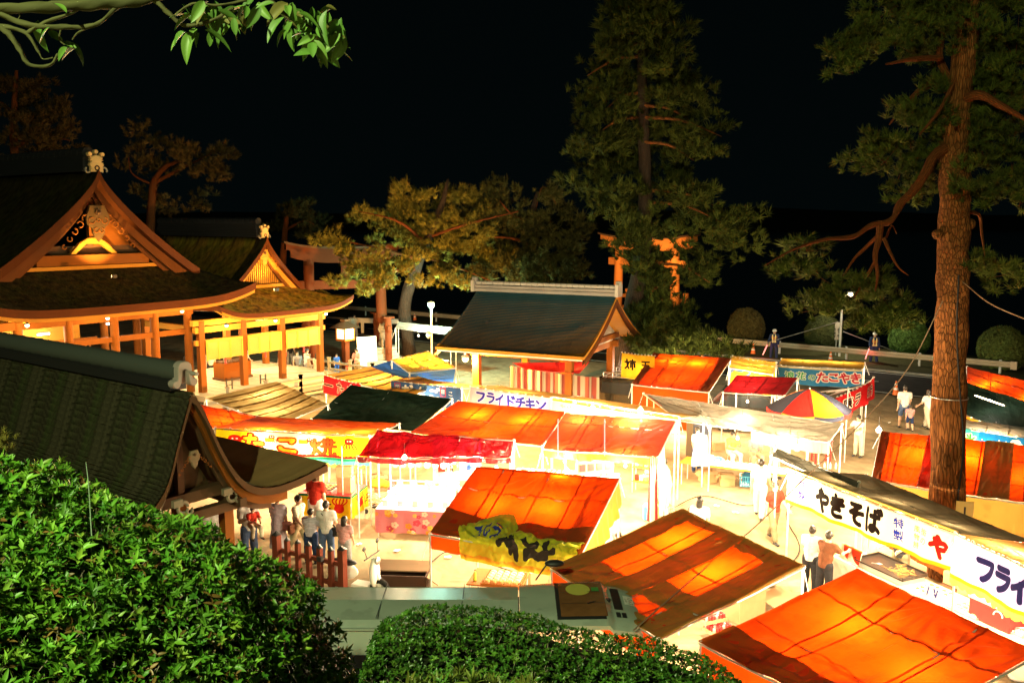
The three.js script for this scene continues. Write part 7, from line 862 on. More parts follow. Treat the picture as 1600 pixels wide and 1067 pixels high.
{ // sellers' table under the whitish awning
  const a = P(1062, 722, .72), b = P(1236, 744, .72), C = counter('long sellers table of wrapped foods under the whitish awning', a, b, .8, { h: .72, top: M.paleWood });
  for (let k = 0; k < 4; k++) packTray(['leftmost', 'second', 'third', 'rightmost'][k] + ' tray of wrapped food on the long sellers table', C.spot(C.L * (.34 + .17 * k), .4), C.ang, 4, 4, k % 2 ? M.foodPale : mat([.4, .5, .5])); 
  pot('white tub standing at the left on the sellers table', C.spot(C.L * .24, .45), .14, .2, M.white); pot('blue basin on the long sellers table', C.spot(C.L * .3, .62), .2, .1, M.cyan);
  cardBox('open cardboard box under the sellers table, left', P(1106, 752, 0), .48, .32, .36, .2, true); cardBox('open cardboard box under the sellers table, middle', P(1136, 757, 0), .44, .3, .36, -.1, true); plasticCrate('light blue plastic crate right of the boxes under the sellers table', P(1168, 758, 0), .46, .32, .36, -.2, M.cyan); { const p = P(1168, 742, .35); const t = thing('cloth_bag', 'blue bag in the plastic crate under the sellers table', 'bag', p.setY(.06)); t.position.copy(P(1168, 758, 0)).y = .03; mesh('bag_body', new THREE.SphereGeometry(.17, 12, 10).scale(1, 1.1, .9).translate(0, .24, 0), cloth(.05, .2, .4, .1), t); mesh('knot', new THREE.TorusGeometry(.05, .02, 6, 12).translate(0, .44, 0), cloth(.05, .2, .4, .1), t); }
  for (const [x, y, l] of [[1145, 728, 'low stool under the seller in yellow'], [1180, 728, 'low stool under the seller in grey']]) { const t = thing('stool', l, 'stool', H(x, y - 20, .3)); mesh('seat', cyl(.16, .16, .04, 0, .4, 0), M.red, t); for (let k = 0; k < 4; k++) mesh('leg', bar(V(.13 * cos(k * 1.57), .4, .13 * sin(k * 1.57)), V(.17 * cos(k * 1.57), 0, .17 * sin(k * 1.57)), .012), M.pipe, t); }
  for (const [x, y, l] of [[1260, 686, 'white water tank at the right of the sellers awning'], [1292, 690, 'white barrel by the red stand right of the sellers']]) pot(l, H(x, y, .4), .2, .55, M.white); { const t = thing('red_stand', 'red framed stand with a steel pot right of the sellers', 'stand', H(1284, 700, .5)); for (const [x, z] of [[-.25, -.2], [.25, -.2], [-.25, .2], [.25, .2]]) mesh('leg', box(.05, .8, .05, x, .4, z), M.red, t); mesh('shelf', box(.6, .04, .5, 0, .8, 0), M.red, t); mesh('steel_drum', cyl(.2, .2, .3, 0, .82, 0, 20), M.steel, t); }
  for (let k = 0; k < 6; k++) bottle('pale bottle lined up on the ground right of the sellers awning', H(1262 + k * 9, 728, .1), [.7, .68, .6], 'pale bottles right of the sellers awning');
  cardBox('cardboard box beside the seller in yellow', H(1122, 690, .3), .4, .3, .35, .3, false);
  { const p = H(1092, 700, .5), t = thing('upright_cooler', 'dark upright cooler cabinet behind the sellers table', 'cooler', p, .2); mesh('body', rbox(.7, 1.5, .6, .03, 0, .75, 0), M.black, t); mesh('door', box(.62, 1.3, .02, 0, .78, .31), mat([.05, .06, .09], { roughness: .2 }), t); mesh('handle', box(.03, .4, .04, .26, .85, .34), M.steel, t); }
}
{ // grill table below the yellow cloth
  const a = P(728, 912, .72), b = P(815, 920, .72), C = counter('small wooden table with grilled food below the yellow cloth', a, b, .9, { h: .72, top: M.oldWood }); packTray('long tray of grilled skewers on the table below the yellow cloth', C.spot(C.L * .62, .45), C.ang, 5, 4, M.foodPale, { tm: M.oldWood, pm: M.foodPale }); packTray('second tray of grilled food nearest the van', C.spot(C.L * .6, .12), C.ang, 5, 1, M.food, { tm: M.oldWood, pm: M.food }); bottle('green drink bottle on the grill table', C.spot(C.L * .12, .2), [.4, .5, .05]); pot('red bowl under the grill table', P(745, 935, .15).setY(.01), .2, .16, M.red); cardBox('white carton right of the grill table', P(838, 902, .4).setY(0), .5, .62, .5, .4, false);
  { const t = thing('stacked_trays', 'stack of white trays beside the grill table', 'trays', P(842, 888, .7).setY(.625).add(V(0, 0, 0))); t.position.copy(P(838, 902, .4)).y = .625; for (let k = 0; k < 4; k++) mesh('tray', rbox(.5, .035, .36, .01, 0, .02 + k * .045, 0, k * .06), M.white, t); }
}
// ---------- fence, box, scooter, van, cars ----------
{
  const a = P(434, 908, .1).setY(0), b = P(536, 934, .1).setY(0); const t = thing('picket_fence', 'low dark red picket fence with black caps between hedge and court', 'fence', V(a.x, 0, a.z), atan2(-(b.z - a.z), b.x - a.x)), L = a.distanceTo(b);
  const n = 7; for (let k = 0; k < n; k++) { const x = L * k / (n - 1), big = k === 0 || k === n - 1, w = big ? .15 : .1; const pk = mesh('picket', box(w, big ? 1.2 : 1.12, w, x, big ? .6 : .56, 0), M.redWood, t); mesh('picket_cap', new THREE.ConeGeometry(w * .78, .1, 4).rotateY(PI / 4).translate(x, big ? 1.25 : 1.17, 0), M.black, pk); }
  for (const y of [.35, .82]) mesh('rail', box(L, .09, .07, L / 2, y, -.07), M.redWood, t); mesh('latch', box(.12, .1, .1, L * .7, .9, .06), M.black, t);
}
{ const p = P(630, 925, 0), t = thing('storage_box', 'dark brown open-topped chest standing on the bright ground behind the van', 'box', p, -.08), w = 1.15, h = .5, d = .62; mesh('body', [box(w, .03, d, 0, .02, 0), box(w, h, .03, 0, h / 2, d / 2 - .015), box(w, h, .03, 0, h / 2, -d / 2 + .015), box(.03, h, d - .06, w / 2 - .015, h / 2, 0), box(.03, h, d - .06, -w / 2 + .015, h / 2, 0)], wood(.06, .03, .02), t); mesh('lid', box(w, .03, .4, 0, h + .04, -d / 2 + .12, .25), wood(.3, .2, .12), t); mesh('side_flap', box(.3, .02, d, w / 2 + .14, h - .1, 0, 0, 0, -.6), wood(.3, .2, .12), t); }
{ // scooter half hidden at the fence end
  const p = P(560, 932, 0), t = thing('scooter', 'parked scooter with round mirror at the right end of the picket fence', 'scooter', p, 1.2), E = (x, y, z, a, b, c) => new THREE.SphereGeometry(1, 14, 10).scale(a, b, c).translate(x, y, z);
  for (const z of [-.55, .55]) { const w = mesh('wheel', new THREE.TorusGeometry(.19, .06, 10, 22).rotateY(PI / 2).translate(0, .25, z), M.rubber, t); mesh('rim', new THREE.CylinderGeometry(.13, .13, .05, 16).rotateZ(PI / 2).translate(0, .25, z), M.steel, w); }
  mesh('body', [E(0, .55, -.4, .16, .2, .4), box(.28, .06, .4, 0, .3, .1), E(0, .62, .42, .17, .34, .1), beam(V(0, .3, .56), V(0, .95, .4), .08)], M.white, t); mesh('seat', E(0, .76, -.36, .14, .07, .34), M.black, t); mesh('handlebar', bar(V(-.32, 1, .36), V(.32, 1, .36), .016), M.black, t); mesh('headlight', E(0, .9, .5, .09, .09, .05), M.steel, t); for (const s of [-1, 1]) mesh('mirror', [bar(V(s * .22, 1, .38), V(s * .28, 1.2, .34), .008), E(s * .28, 1.24, .34, .07, .055, .02)], M.black, t);
}
{ // delivery van below the hedge: long pale roof, rear door raised
  const t = thing('delivery_van', 'pale green-grey high-roofed van with its rear door raised behind the hedge', 'van', [.1, 0, -13.75]), paint = phys([.55, .64, .54], { roughness: .25, clearcoat: .6, clearcoatRoughness: .15, map: T.cloth }), w = .86, L = 3.75;
  const sec = [[-w, .35], [-w - .0, 1.05], [-w + .07, 1.75], [-w + .13, 2.02], [-w + .26, 2.14], [0, 2.2], [w - .26, 2.14], [w - .13, 2.02], [w - .07, 1.75], [w, 1.05], [w, .35]];
  mesh('body', ext(sec.map(([z, y]) => [z, y]), L).rotateY(-PI / 2).translate(-L / 2, 0, 0), paint, t);
  const gut = []; for (const s of [-1, 1]) gut.push(box(L, .03, .05, -L / 2, 2.06, s * (w - .1))); mesh('roof_gutter', gut, paint, t); 
  for (const [x, lx] of [[-1.0, 1.2], [-2.5, 1.2]]) for (const s of [-1, 1]) mesh('side_window', box(lx, .5, .02, x, 1.42, s * (w - .015), s * -.12), mat([.02, .025, .03], { roughness: .1 }), t);
  for (const x of [-.8, -3.1]) for (const s of [-1, 1]) { const q = mesh('wheel', new THREE.CylinderGeometry(.31, .31, .2, 24).rotateX(PI / 2).translate(x, .31, s * (w - .08)), M.rubber, t); mesh('rim', new THREE.CylinderGeometry(.18, .18, .21, 18).rotateX(PI / 2).translate(x, .31, s * (w - .08)), M.steel, q); }
  mesh('roof_seam', [box(.012, .012, w * 1.5, -.9, 2.19, 0), box(.012, .012, w * 1.5, -2.2, 2.19, 0)], M.black, t); mesh('roof_antenna', [cyl(.03, .03, .04, -3.2, 2.18, .3), bar(V(-3.2, 2.2, .3), V(-3.5, 2.7, .3), .005)], M.black, t);
  mesh('rear_opening', box(.04, 1.5, w * 1.6, .0, 1.2, 0), M.black, t); mesh('rear_bumper', rbox(.16, .2, w * 2, .04, .06, .42, 0), M.greyPaint, t); for (const s of [-1, 1]) mesh('tail_light', box(.05, .5, .1, .02, 1, s * (w - .03)), M.red, t);
  // raised door, its outer face up: local x 0..1.95
  const Y = (x) => 2.19 + .06 * x - .05 * x * x * (x > 1.4 ? 1 : .3), hw = (x) => lerp(.8, .84, ss(0, 1.5, x));
  const face = (u, v) => { const x = lerp(.02, 1.98, u), e = abs(v * 2 - 1); return V(x, Y(x) - .09 * Math.pow(e, 5) - .05 * Math.pow(max(0, u - .85) / .15, 2), (v * 2 - 1) * (hw(x) - .1 * Math.pow(max(0, u - .88) / .12, 2))); };
  const door = mesh('rear_door', [sheet(face, 30, 24, 2, 1.7), ...under(face, 30, 24, .07, 2, 1.7)], paint, t), lift = (x, z, k) => V(x, Y(x) + k, z);
  const pan = (n, x0, x1, z0, z1, k, m) => mesh(n, sheet((u, v) => { const p = face(lerp(x0, x1, u) / 1.96 - .01, .5 + lerp(z0, z1, v) / 1.68); p.y += k; return p; }, 10, 10, x1 - x0, z1 - z0), m, door);
  pan('window_seal', .6, 1.44, -.72, .72, .006, M.black); pan('rear_window', .66, 1.38, -.66, .66, .013, phys([.3, .13, .05], { roughness: .22, map: T.speck, clearcoat: .5 }));
  for (const z of [-.2, .24]) pan('heater_strip', .68, 1.36, z, z + .012, .017, M.black);
  const st = mesh('sticker', new THREE.CircleGeometry(.2, 28).scale(1, 1.15, 1).rotateX(-PI / 2).translate(.98, Y(.98) + .021, -.28), mat([.55, .52, .1], { roughness: .5 }), door); pan('sticker_tab', 1.2, 1.32, -.36, -.2, .018, M.green);
  pan('garnish', 1.52, 1.66, -.52, .3, .01, M.black); pan('plate_recess', 1.68, 1.9, -.42, .26, .004, mat([.3, .36, .32]));
  const pl = print(256, 128, (k, cw, ch) => { k.fillStyle = '#e6e8e0'; k.fillRect(0, 0, cw, ch); k.strokeStyle = '#2a5a3a'; k.lineWidth = 12; for (const d of ['M50 60V110', 'M80 60Q110 60 100 84T80 110H112', 'M140 60V84H170M164 60V110', 'M200 62H224Q224 84 206 84Q226 84 222 106Q210 114 196 108']) k.stroke(new Path2D(d)); k.lineWidth = 6; for (const d of ['M90 18H110M100 12V40', 'M130 14V40M122 26H140', 'M156 16H176V38H156Z']) k.stroke(new Path2D(d)); });
  { const g = sheet((u, v) => { const p = face(lerp(1.71, 1.87, v) / 1.96 - .01, .5 + lerp(.1, -.24, u) / 1.68); p.y += .02; return p; }, 4, 4), uv = g.attributes.uv; for (let i = 0; i < uv.count; i++) uv.setXY(i, 1 - uv.getX(i), 1 - uv.getY(i)); mesh('number_plate', g, mat([.9, .9, .9], { map: pl, roughness: .4 }), door); }
  for (const [x0, x1, z0, z1] of [[1.53, 1.6, .4, .56], [1.62, 1.69, .4, .56], [1.88, 1.94, .42, .62]]) pan('badge', x0, x1, z0, z1, .012, M.black); pan('badge', 1.1, 1.2, -.8, -.72, .02, M.black); pan('lamp', 1.85, 1.95, -.74, -.6, .012, M.red);
  mesh('wiper', [bar(lift(1.42, 0, .03), lift(1.1, .3, .04), .012), new THREE.CylinderGeometry(.04, .04, .05, 12).translate(...lift(1.45, 0, .02).toArray())], M.black, door);
  mesh('door_mirror', [bar(lift(.3, -.72, .02), V(.5, 2.5, -.78), .014), new THREE.SphereGeometry(1, 14, 10).scale(.17, .06, .09).translate(.62, 2.5, -.78)], M.black, door);
  for (const s of [-1, 1]) mesh('gas_strut', bar(V(.0, 1.6, s * .78), V(.7, 2.12, s * .76), .014), M.black, t);
}
function car(label, p, turn, o) {
  const t = thing(o.kind, label, o.cat, p, turn), L = o.L, w = o.w / 2, prof = o.prof, paint = phys(o.c, { roughness: .25, clearcoat: .9, clearcoatRoughness: .08, metalness: .2 });
  mesh('body', ext(prof.map(([x, y]) => [x * L, y]), o.w - .16, [], .07), paint, t); const gl = mat([.02, .025, .028], { roughness: .06 });
  for (const s of [-1, 1]) for (const q of o.win) mesh('side_window', ext(q.map(([x, y]) => [x * L, y]), .02).translate(0, 0, s * (w + .0)), gl, t); for (const [x0, y0, x1, y1] of o.screens) mesh('windscreen', sheet((u, v) => V(lerp(x0, x1, v) * L, lerp(y0, y1, v) + .02, (u - .5) * (o.w - .3)), 2, 2), gl, t);
  for (const x of [.2, .8]) for (const s of [-1, 1]) { const q = mesh('wheel', new THREE.CylinderGeometry(.33, .33, .2, 22).rotateX(PI / 2).translate((x - .5) * L, .33, s * (w - .06)), M.rubber, t); mesh('rim', new THREE.CylinderGeometry(.2, .2, .22, 16).rotateX(PI / 2).translate((x - .5) * L, .33, s * (w - .06)), M.steel, q); }
  for (const s of [-1, 1]) { mesh('headlight', rbox(.08, .14, .3, .03, L / 2 - .02, .78, s * (w - .25)), M.steel, t); mesh('tail_light', rbox(.06, .24, .14, .02, -L / 2 + .02, .85, s * (w - .16)), M.red, t); mesh('door_mirror', rbox(.1, .13, .2, .03, L * .16, 1.12, s * (w + .12)), paint, t); }
  return t;
}
{
  const suv = [[-.5, .4], [-.5, .95], [-.47, 1.15], [-.42, 1.72], [.08, 1.78], [.22, 1.15], [.46, 1.02], [.5, .8], [.5, .4]];
  const t = car('dark van with roof rack parked by the fir trunk', H(1012, 650, .2), -.5, { kind: 'parked_van', cat: 'van', L: 4.4, w: 1.7, c: [.012, .016, .014], prof: suv, win: [[[-.4, 1.18], [-.38, 1.62], [-.1, 1.66], [-.1, 1.18]], [[-.08, 1.18], [-.08, 1.66], [.06, 1.66], [.17, 1.18]]], screens: [[.21, 1.2, .09, 1.74], [-.475, 1.18, -.43, 1.68]] });
  const rk = []; for (const s of [-1, 1]) { rk.push(bar(V(-1.7, 2.0, s * .7), V(.3, 2.0, s * .7), .018), bar(V(-1.7, 1.84, s * .7), V(.3, 1.84, s * .7), .018)); for (let k = 0; k < 6; k++) rk.push(bar(V(-1.7 + k * .4, 1.72, s * .7), V(-1.7 + k * .4, 2.0, s * .7), .014)); } for (let k = 0; k < 6; k++) rk.push(bar(V(-1.7 + k * .4, 1.84, -.7), V(-1.7 + k * .4, 1.84, .7), .014)); mesh('roof_rack', rk, M.steel, t); mesh('ladder', [bar(V(-.9, 2.05, -.2), V(1.3, 2.5, -.2), .02), bar(V(-.9, 2.05, .15), V(1.3, 2.5, .15), .02), ...[...Array(7)].map((_, k) => bar(V(-.8 + k * .33, 2.07 + k * .068, -.2), V(-.8 + k * .33, 2.07 + k * .068, .15), .014))], M.steel, t);
  car('dark car parked under the dark red roof behind the umbrella', H(1188, 664, .2), -.35, { kind: 'parked_car', cat: 'car', L: 4.2, w: 1.68, c: [.01, .012, .012], prof: [[-.5, .4], [-.5, .9], [-.44, 1.05], [-.34, 1.52], [.06, 1.56], [.24, 1.02], [.47, .9], [.5, .72], [.5, .4]], win: [[[-.4, 1.05], [-.31, 1.42], [-.1, 1.46], [-.1, 1.05]], [[-.08, 1.05], [-.08, 1.46], [.04, 1.46], [.17, 1.05]]], screens: [[.23, 1.06, .075, 1.52], [-.435, 1.1, -.355, 1.48]] });
}
// cables across the market
function cable(label, pts, r, m = M.rubber) { tag(mesh('cable', tube(pts.map((p) => [p.x, p.y, p.z, r]), 8, 5), m), label, 'cable'); }
cable('power cable running from the van up to the great pine trunk', [D(990, 985, 12.8), D(1088, 900, 14.5), D(1178, 825, 16), D(1250, 755, 17.5), D(1352, 655, 18.6), D(1420, 575, 19.1), D(1474, 470, 19.5)], .012, mat([.3, .2, .14]));
cable('cable slanting from the great pine trunk off the right edge', [D(1505, 440, 19.6), D(1550, 475, 18), D(1620, 505, 16.5)], .014, mat([.25, .15, .09]));
{ const p = P(820, 552, 3.3); cable('string of cable along the cream banner top', [P(864, 620, 2.75), P(950, 634, 2.68), P(1060, 650, 2.75)], .01, M.white); }
// ---------- more goods among the stalls ----------
function bag(label, p, c, s = 1) { const t = thing('plastic_bag', label, 'bag', p, s * 3); mesh('bag_body', new THREE.SphereGeometry(.16 * s, 14, 10).scale(1, 1.05, .8).translate(0, .15 * s, 0), cloth(...c, .3), t); mesh('bag_handles', [-1, 1].map((k) => new THREE.TorusGeometry(.06 * s, .012, 6, 12, PI).translate(k * .05 * s, .29 * s, 0)), cloth(...c, .3), t); return t; }
function canCase(label, p, turn, c) { const t = thing('drink_case', label, 'drink case', p, turn); mesh('tray', [box(.5, .02, .34, 0, .01, 0), box(.5, .07, .01, 0, .035, .17), box(.5, .07, .01, 0, .035, -.17), box(.01, .07, .34, .25, .035, 0), box(.01, .07, .34, -.25, .035, 0)], M.card, t); for (let i = 0; i < 6; i++) for (let j = 0; j < 4; j++) mesh('can', lathe([[0, .02], [.028, .02], [.032, .03], [.032, .13], [.026, .14], [0, .138]], 10).translate(-.2 + i * .08, 0, -.12 + j * .08), (i + j) % 3 ? c : M.steel, t); return t; }
function folded(label, p, turn) { const t = thing('cardboard_sheet', label, 'cardboard', p, turn); mesh('panel', box(.9, .012, .6, 0, .4, 0, -.5), M.card, t); mesh('panel', box(.9, .012, .5, 0, .18, .42, .25), M.cardIn, t); return t; }
const G0 = (x, y) => P(x, y, 0);
canCase('case of red cans between the two big orange roofs, upper one', P(1112, 968, .5), .4, M.red); canCase('case of red cans between the two big orange roofs, lower one', P(1122, 985, .3), .5, M.red); cardBox('big cardboard box between the two big orange roofs', P(1160, 962, .0), .8, .62, .55, .6, false); folded('folded cardboard leaning by the patched roof', P(1190, 935, 0), .7); bag('white carrier bag on the ground between the big orange roofs', P(1205, 915, 0), [.75, .72, .68], 1.1);
bag('white carrier bag hung low by the prize stall', G0(556, 800), [.75, .7, .66]); bag('pink bag beside the boxes left of the prize stall', G0(612, 768), [.7, .3, .35], .9);
for (const [x, y, l] of [[520, 722, 'white bundle on the back shelf of the octopus stall, left'], [548, 718, 'white bundle on the back shelf of the octopus stall, right']]) bag(l, P(x, y, 1.25), [.75, .72, .66], 1.3);
{ const a = P(500, 728, 1.2), b = P(566, 732, 1.2), C = counter('back shelf of the octopus ball stall', V(a.x, 0, a.z), V(b.x, 0, b.z), .5, { h: 1.22, top: M.paleWood }); }
{ const p = P(735, 742, 1), t = thing('display_screen', 'pale purple framed display board behind the prize table', 'display board', V(p.x - .4, 0, p.z - .2), .25); mesh('board', box(1.3, 1.2, .03, 0, 1.4, 0), cloth(.7, .62, .72, .3), t); mesh('frame', [box(1.36, .05, .06, 0, 2.02, 0), box(1.36, .05, .06, 0, .8, 0), box(.05, 2, .06, -.67, 1, 0), box(.05, 2, .06, .67, 1, 0)], mat([.4, .2, .5]), t); for (let k = 0; k < 6; k++) mesh('toy_card', [box(.2, .26, .02, -.45 + (k % 3) * .42, 1.2 + (k > 2) * .42, .03), new THREE.SphereGeometry(.06, 8, 6).translate(-.45 + (k % 3) * .42, 1.2 + (k > 2) * .42, .06)], wear([W.red, W.yellow, W.blue, W.pink][k % 4]), t); }
{ const p = G0(1012, 812), t = thing('water_canister', 'blue water canister at the foot of the striped curtain', 'canister', p); mesh('canister_body', rbox(.26, .42, .22, .05, 0, .21, 0), M.cyan, t); mesh('cap', cyl(.04, .04, .05, .06, .42, 0), M.white, t); mesh('handle', new THREE.TorusGeometry(.06, .014, 6, 12, PI).translate(-.04, .42, 0), M.cyan, t); }
cardBox('cardboard box at the foot of the striped curtain', G0(1030, 806), .42, .36, .36, .4, true);
{ const p = G0(1010, 770), t = thing('goods_rack', 'narrow rack of packets beside the striped curtain', 'rack', p, -.5); for (const x of [-.4, .4]) for (const z of [-.15, .15]) mesh('post', cyl(.015, .015, 1.9, x, 0, z), M.pipe, t); for (let k = 0; k < 4; k++) { const s = mesh('shelf', box(.84, .02, .34, 0, .35 + k * .45, 0), M.paleWood, t); for (let i = 0; i < 5; i++) mesh('packet', rbox(.12, .18, .08, .02, -.3 + i * .15, .46 + k * .45, .04), wear([W.red, W.white, W.yellow, W.pink, W.cream][(i + k) % 5]), s); } }
{ // table with jars in the stall below the brown roof
  const a = P(800, 742, .8), b = P(965, 752, .8), C = counter('white counter under the brown folded roof', V(a.x, 0, a.z), V(b.x, 0, b.z), .8, { h: .8, cloth: cloth(.7, .5, .3, .3) }); for (let k = 0; k < 4; k++) packTray(['leftmost', 'second', 'third', 'rightmost'][k] + ' tray on the counter under the brown folded roof', C.spot(C.L * (.14 + .24 * k), .4), C.ang, 4, 3, k % 2 ? M.food : M.foodPale);
  const t = thing('lucky_board', 'wooden board of red squares under the brown folded roof', 'sign board', P(930, 735, 1.5).setY(0), .3); mesh('board', box(1.1, .7, .03, 0, 1.75, 0), M.foodPale, t); for (let k = 0; k < 8; k++) mesh('red_square', box(.18, .2, .02, -.38 + (k % 4) * .25, 1.6 + (k > 3) * .3, .025), M.red, t); mesh('post', [cyl(.02, .02, 2.1, -.5, 0, -.03), cyl(.02, .02, 2.1, .5, 0, -.03)], M.pipe, t);
}
{ // white canvas awning and small stall near the torii foot
  const s = stall('small stall with white strip awning beside the stone guardian dog', [P(622, 503, 2.6), P(712, 512, 2.6), P(704, 522, 2.3), P(618, 512, 2.3)], { m: WHITE, sag: .03, bulbs: [[.4, .6, .4, 46, 'bare bulb under the white strip awning near the torii']] });
  const a = P(628, 560, .85), b = P(690, 566, .85), C = counter('counter of the small stall near the torii', V(a.x, 0, a.z), V(b.x, 0, b.z), .7, { h: .85, cloth: cloth(.6, .3, .12, .2) }); for (let k = 0; k < 3; k++) packTray(['left', 'middle', 'right'][k] + ' tray on the counter near the torii', C.spot(C.L * (.2 + .3 * k), .35), C.ang, 3, 3, M.food);
  const q = P(574, 580, 0), w = thing('notice_board', 'white notice board leaning at the torii bracing post', 'notice board', q, .5); mesh('board', box(1.1, 1.7, .04, 0, 1.05, 0, -.08), M.white, w); mesh('legs', [box(.05, 1.9, .05, -.5, .95, -.1), box(.05, 1.9, .05, .5, .95, -.1)], M.greyWood, w);
}
for (const [x, y, l, c] of [[1095, 700, 'white apron cloth hanging from the left post of the whitish awning', [.75, .72, .7]], [1226, 690, 'cloth hanging from the middle of the whitish awning', [.6, .58, .55]]]) { const p = P(x, y, 1.6), t = thing('hanging_cloth', l, 'cloth', p); mesh('cloth', sheet((u, v) => V((u - .5) * .35 * (1 + .4 * v) + .02 * sin(v * 6), .4 - v * .95, .04 * sin(u * 9) * v), 10, 10, .4, 1), cloth(...c, .25), t); mesh('hook', new THREE.TorusGeometry(.03, .006, 5, 10).translate(0, .43, 0), M.steel, t); }
for (const [x, y, l] of [[1308, 640, 'white carton on the ground behind the umbrella'], [1276, 672, 'white carton by the red stand']]) cardBox(l, P(x, y + 30, .1).setY(0), .45, .4, .4, .3, false);
for (const [x, y, l] of [[1500, 900, 'bag of flour behind the fried food counter, left'], [1530, 905, 'bag of flour behind the fried food counter, right']]) bag(l, P(x, y, .9), [.7, .62, .5], 1.2);

// scraps and cables on the ground
{ const r = rng(77), spots = [[1120, 790], [1010, 905], [620, 860], [700, 870], [650, 900], [1230, 700], [1150, 800], [1340, 690], [1390, 660], [560, 850], [1180, 860], [900, 900]]; spots.forEach(([x, y], i) => { const t = thing('paper_scrap', 'small pale paper scrap lying on the bright sand', 'litter', P(x, y, .04), r() * 6, 'paper scraps on the ground'); mesh('scrap', sheet((u, v) => V((u - .5) * .16, .02 * sin(u * 5 + i) * sin(v * 4), (v - .5) * .12), 5, 4), M.white, t); });
  for (const [l, pts] of [['black cable snaking over the sand from the single orange tent', [[672, 880], [700, 862], [760, 880], [840, 905]]], ['black cable along the sand in front of the sellers table', [[1040, 800], [1100, 775], [1170, 790], [1240, 770]]], ['black cable across the aisle by the noodle stall', [[1210, 905], [1250, 860], [1230, 800], [1290, 760]]]]) tag(mesh('ground_cable', tube(pts.map(([x, y]) => { const p = P(x, y, .045); return [p.x, p.y, p.z, .014]; }), 8, 6), M.rubber), l, 'cable'); }
// ---------- people ----------
const HP = (x, y, h) => P(x, y, h).setY(0);
const toward = (p, x, y) => faceTo(p, P(x, y, 0));
const put = (label, x, y, h, face, pose, o = {}) => { const p = HP(x, y, h); return person(label, p, typeof face === 'number' ? face : toward(p, ...face), pose, { h, ...o }); };
const AW = PI; // facing away from the viewpoint
{ const p = put('man in white singlet and jeans carrying a child by the gate eave', 386, 776, 1.7, .7, 'carry', { low: 'jean' });
  const q = p.position.clone().add(V(.18, .98, .3)); const c = person('small child in orange carried by the man in jeans', q, .7, 'sit', { h: .95, top: 'red', low: 'cream', small: true }); c.position.y = .82; }
put('woman in a long pale lilac dress seen from behind beside the gate eave', 432, 774, 1.6, AW - .2, 'dress', { hair: 'bun', top: 'lilac', bag: 'pink' });
put('person in beige walking past the octopus counter', 464, 772, 1.6, 1.2, 'walk', { top: 'cream', low: 'beige', print: 0, bag: 'brown' });
put('man in a red shirt standing at the octopus ball counter', 491, 738, 1.75, AW - .3, 'easy', { top: 'red', low: 'white' });
put('boy in white left of the taller boy near the picket fence', 484, 796, 1.35, AW - .2, 'hold', { low: 'navy', small: true, top: 'lilac', print: 0 });
put('young man in white T-shirt seen from behind near the picket fence', 508, 784, 1.58, AW, 'hold', { low: 'jean', bag: 'black' });
put('girl in a pink top right of the young man near the fence', 537, 808, 1.3, AW - .4, 'stand', { top: 'pink', low: 'grey', hair: 'long', small: true, shorts: true });
put('person in white half hidden below the gate eave', 330, 790, 1.6, AW + .6, 'stand', { low: 'grey' });
put('man in white leaning at the far end of the brown roofed stall', 1044, 716, 1.68, -1.9, 'reach', { low: 'white', top: 'white' });
put('dark-haired person in white behind the patched roof', 1094, 777, 1.6, 2.6, 'stand', { top: 'white', low: 'grey', hair: 'long' });
put('child beside the dark-haired person behind the patched roof', 1080, 792, 1.25, 2.4, 'stand', { top: 'lilac', low: 'navy', small: true });
put('person with black hair behind the single orange tent', 945, 820, 1.45, 2.8, 'stand', { top: 'white', low: 'jean' });
put('shorter person behind the single orange tent, right one', 966, 832, 1.3, 2.6, 'stand', { top: 'cream', low: 'jean', small: true });
put('person in white walking in the bright aisle by the noodle stall', 1190, 716, 1.7, 2.7, 'walk', { low: 'white' });
put('person in khaki trousers by the strongest bulb', 1212, 752, 1.6, .4, 'walk2', { top: 'red', low: 'khaki' });
put('woman with tied-up hair and white vest at the noodle counter', 1270, 823, 1.58, [1340, 870], 'hold', { top: 'white', low: 'black', hair: 'bun' });
put('man in a brown shirt bending to the noodle counter', 1292, 832, 1.6, [1380, 900], 'reach', { top: 'brown', low: 'black' });
put('noodle vendor in a black T-shirt behind the griddle', 1412, 815, 1.68, [1340, 960], 'reach', { top: 'black', low: 'khaki', towel: true });
put('vendor in dark clothes inside the fried food stall', 1560, 870, 1.68, [1500, 1000], 'hold', { top: 'black', low: 'black' });
put('man in white T-shirt and denim shorts walking with a child', 1416, 602, 1.75, 2.9, 'shortsWalk', { low: 'jean' });
put('small child in pale pink between the walking couple', 1424, 633, 1.02, 2.9, 'shortsWalk', { top: 'pink', low: 'navy', small: true });
put('woman in white beside the great pine trunk, walking with the child', 1453, 608, 1.6, -2.8, 'walk2', { low: 'cream', hair: 'long', bag: 'beige' });
put('person in white stooping by the far end of the orange tents', 1345, 648, 1.5, -.9, 'reach', { low: 'cream' });
put('seated seller in a yellow shirt behind the long table', 1144, 664, 1.55, .25, 'sit', { top: 'yellow', low: 'white' }).position.copy(HP(1143, 716, .25));
put('seated seller in grey with a white head towel', 1178, 668, 1.55, .1, 'sit', { top: 'grey', low: 'beige', towel: true }).position.copy(HP(1178, 719, .25));
put('person in white standing right of the seated sellers', 1212, 672, 1.6, .6, 'easy', { low: 'grey' });
put('woman in plum leaning over the flowered prize table', 706, 726, 1.62, -.9, 'reach', { top: 'lilac', low: 'black', hair: 'tail' });
put('person in a white shirt under the left of the whitish awning', 1090, 668, 1.5, .5, 'stand', { low: 'navy' });
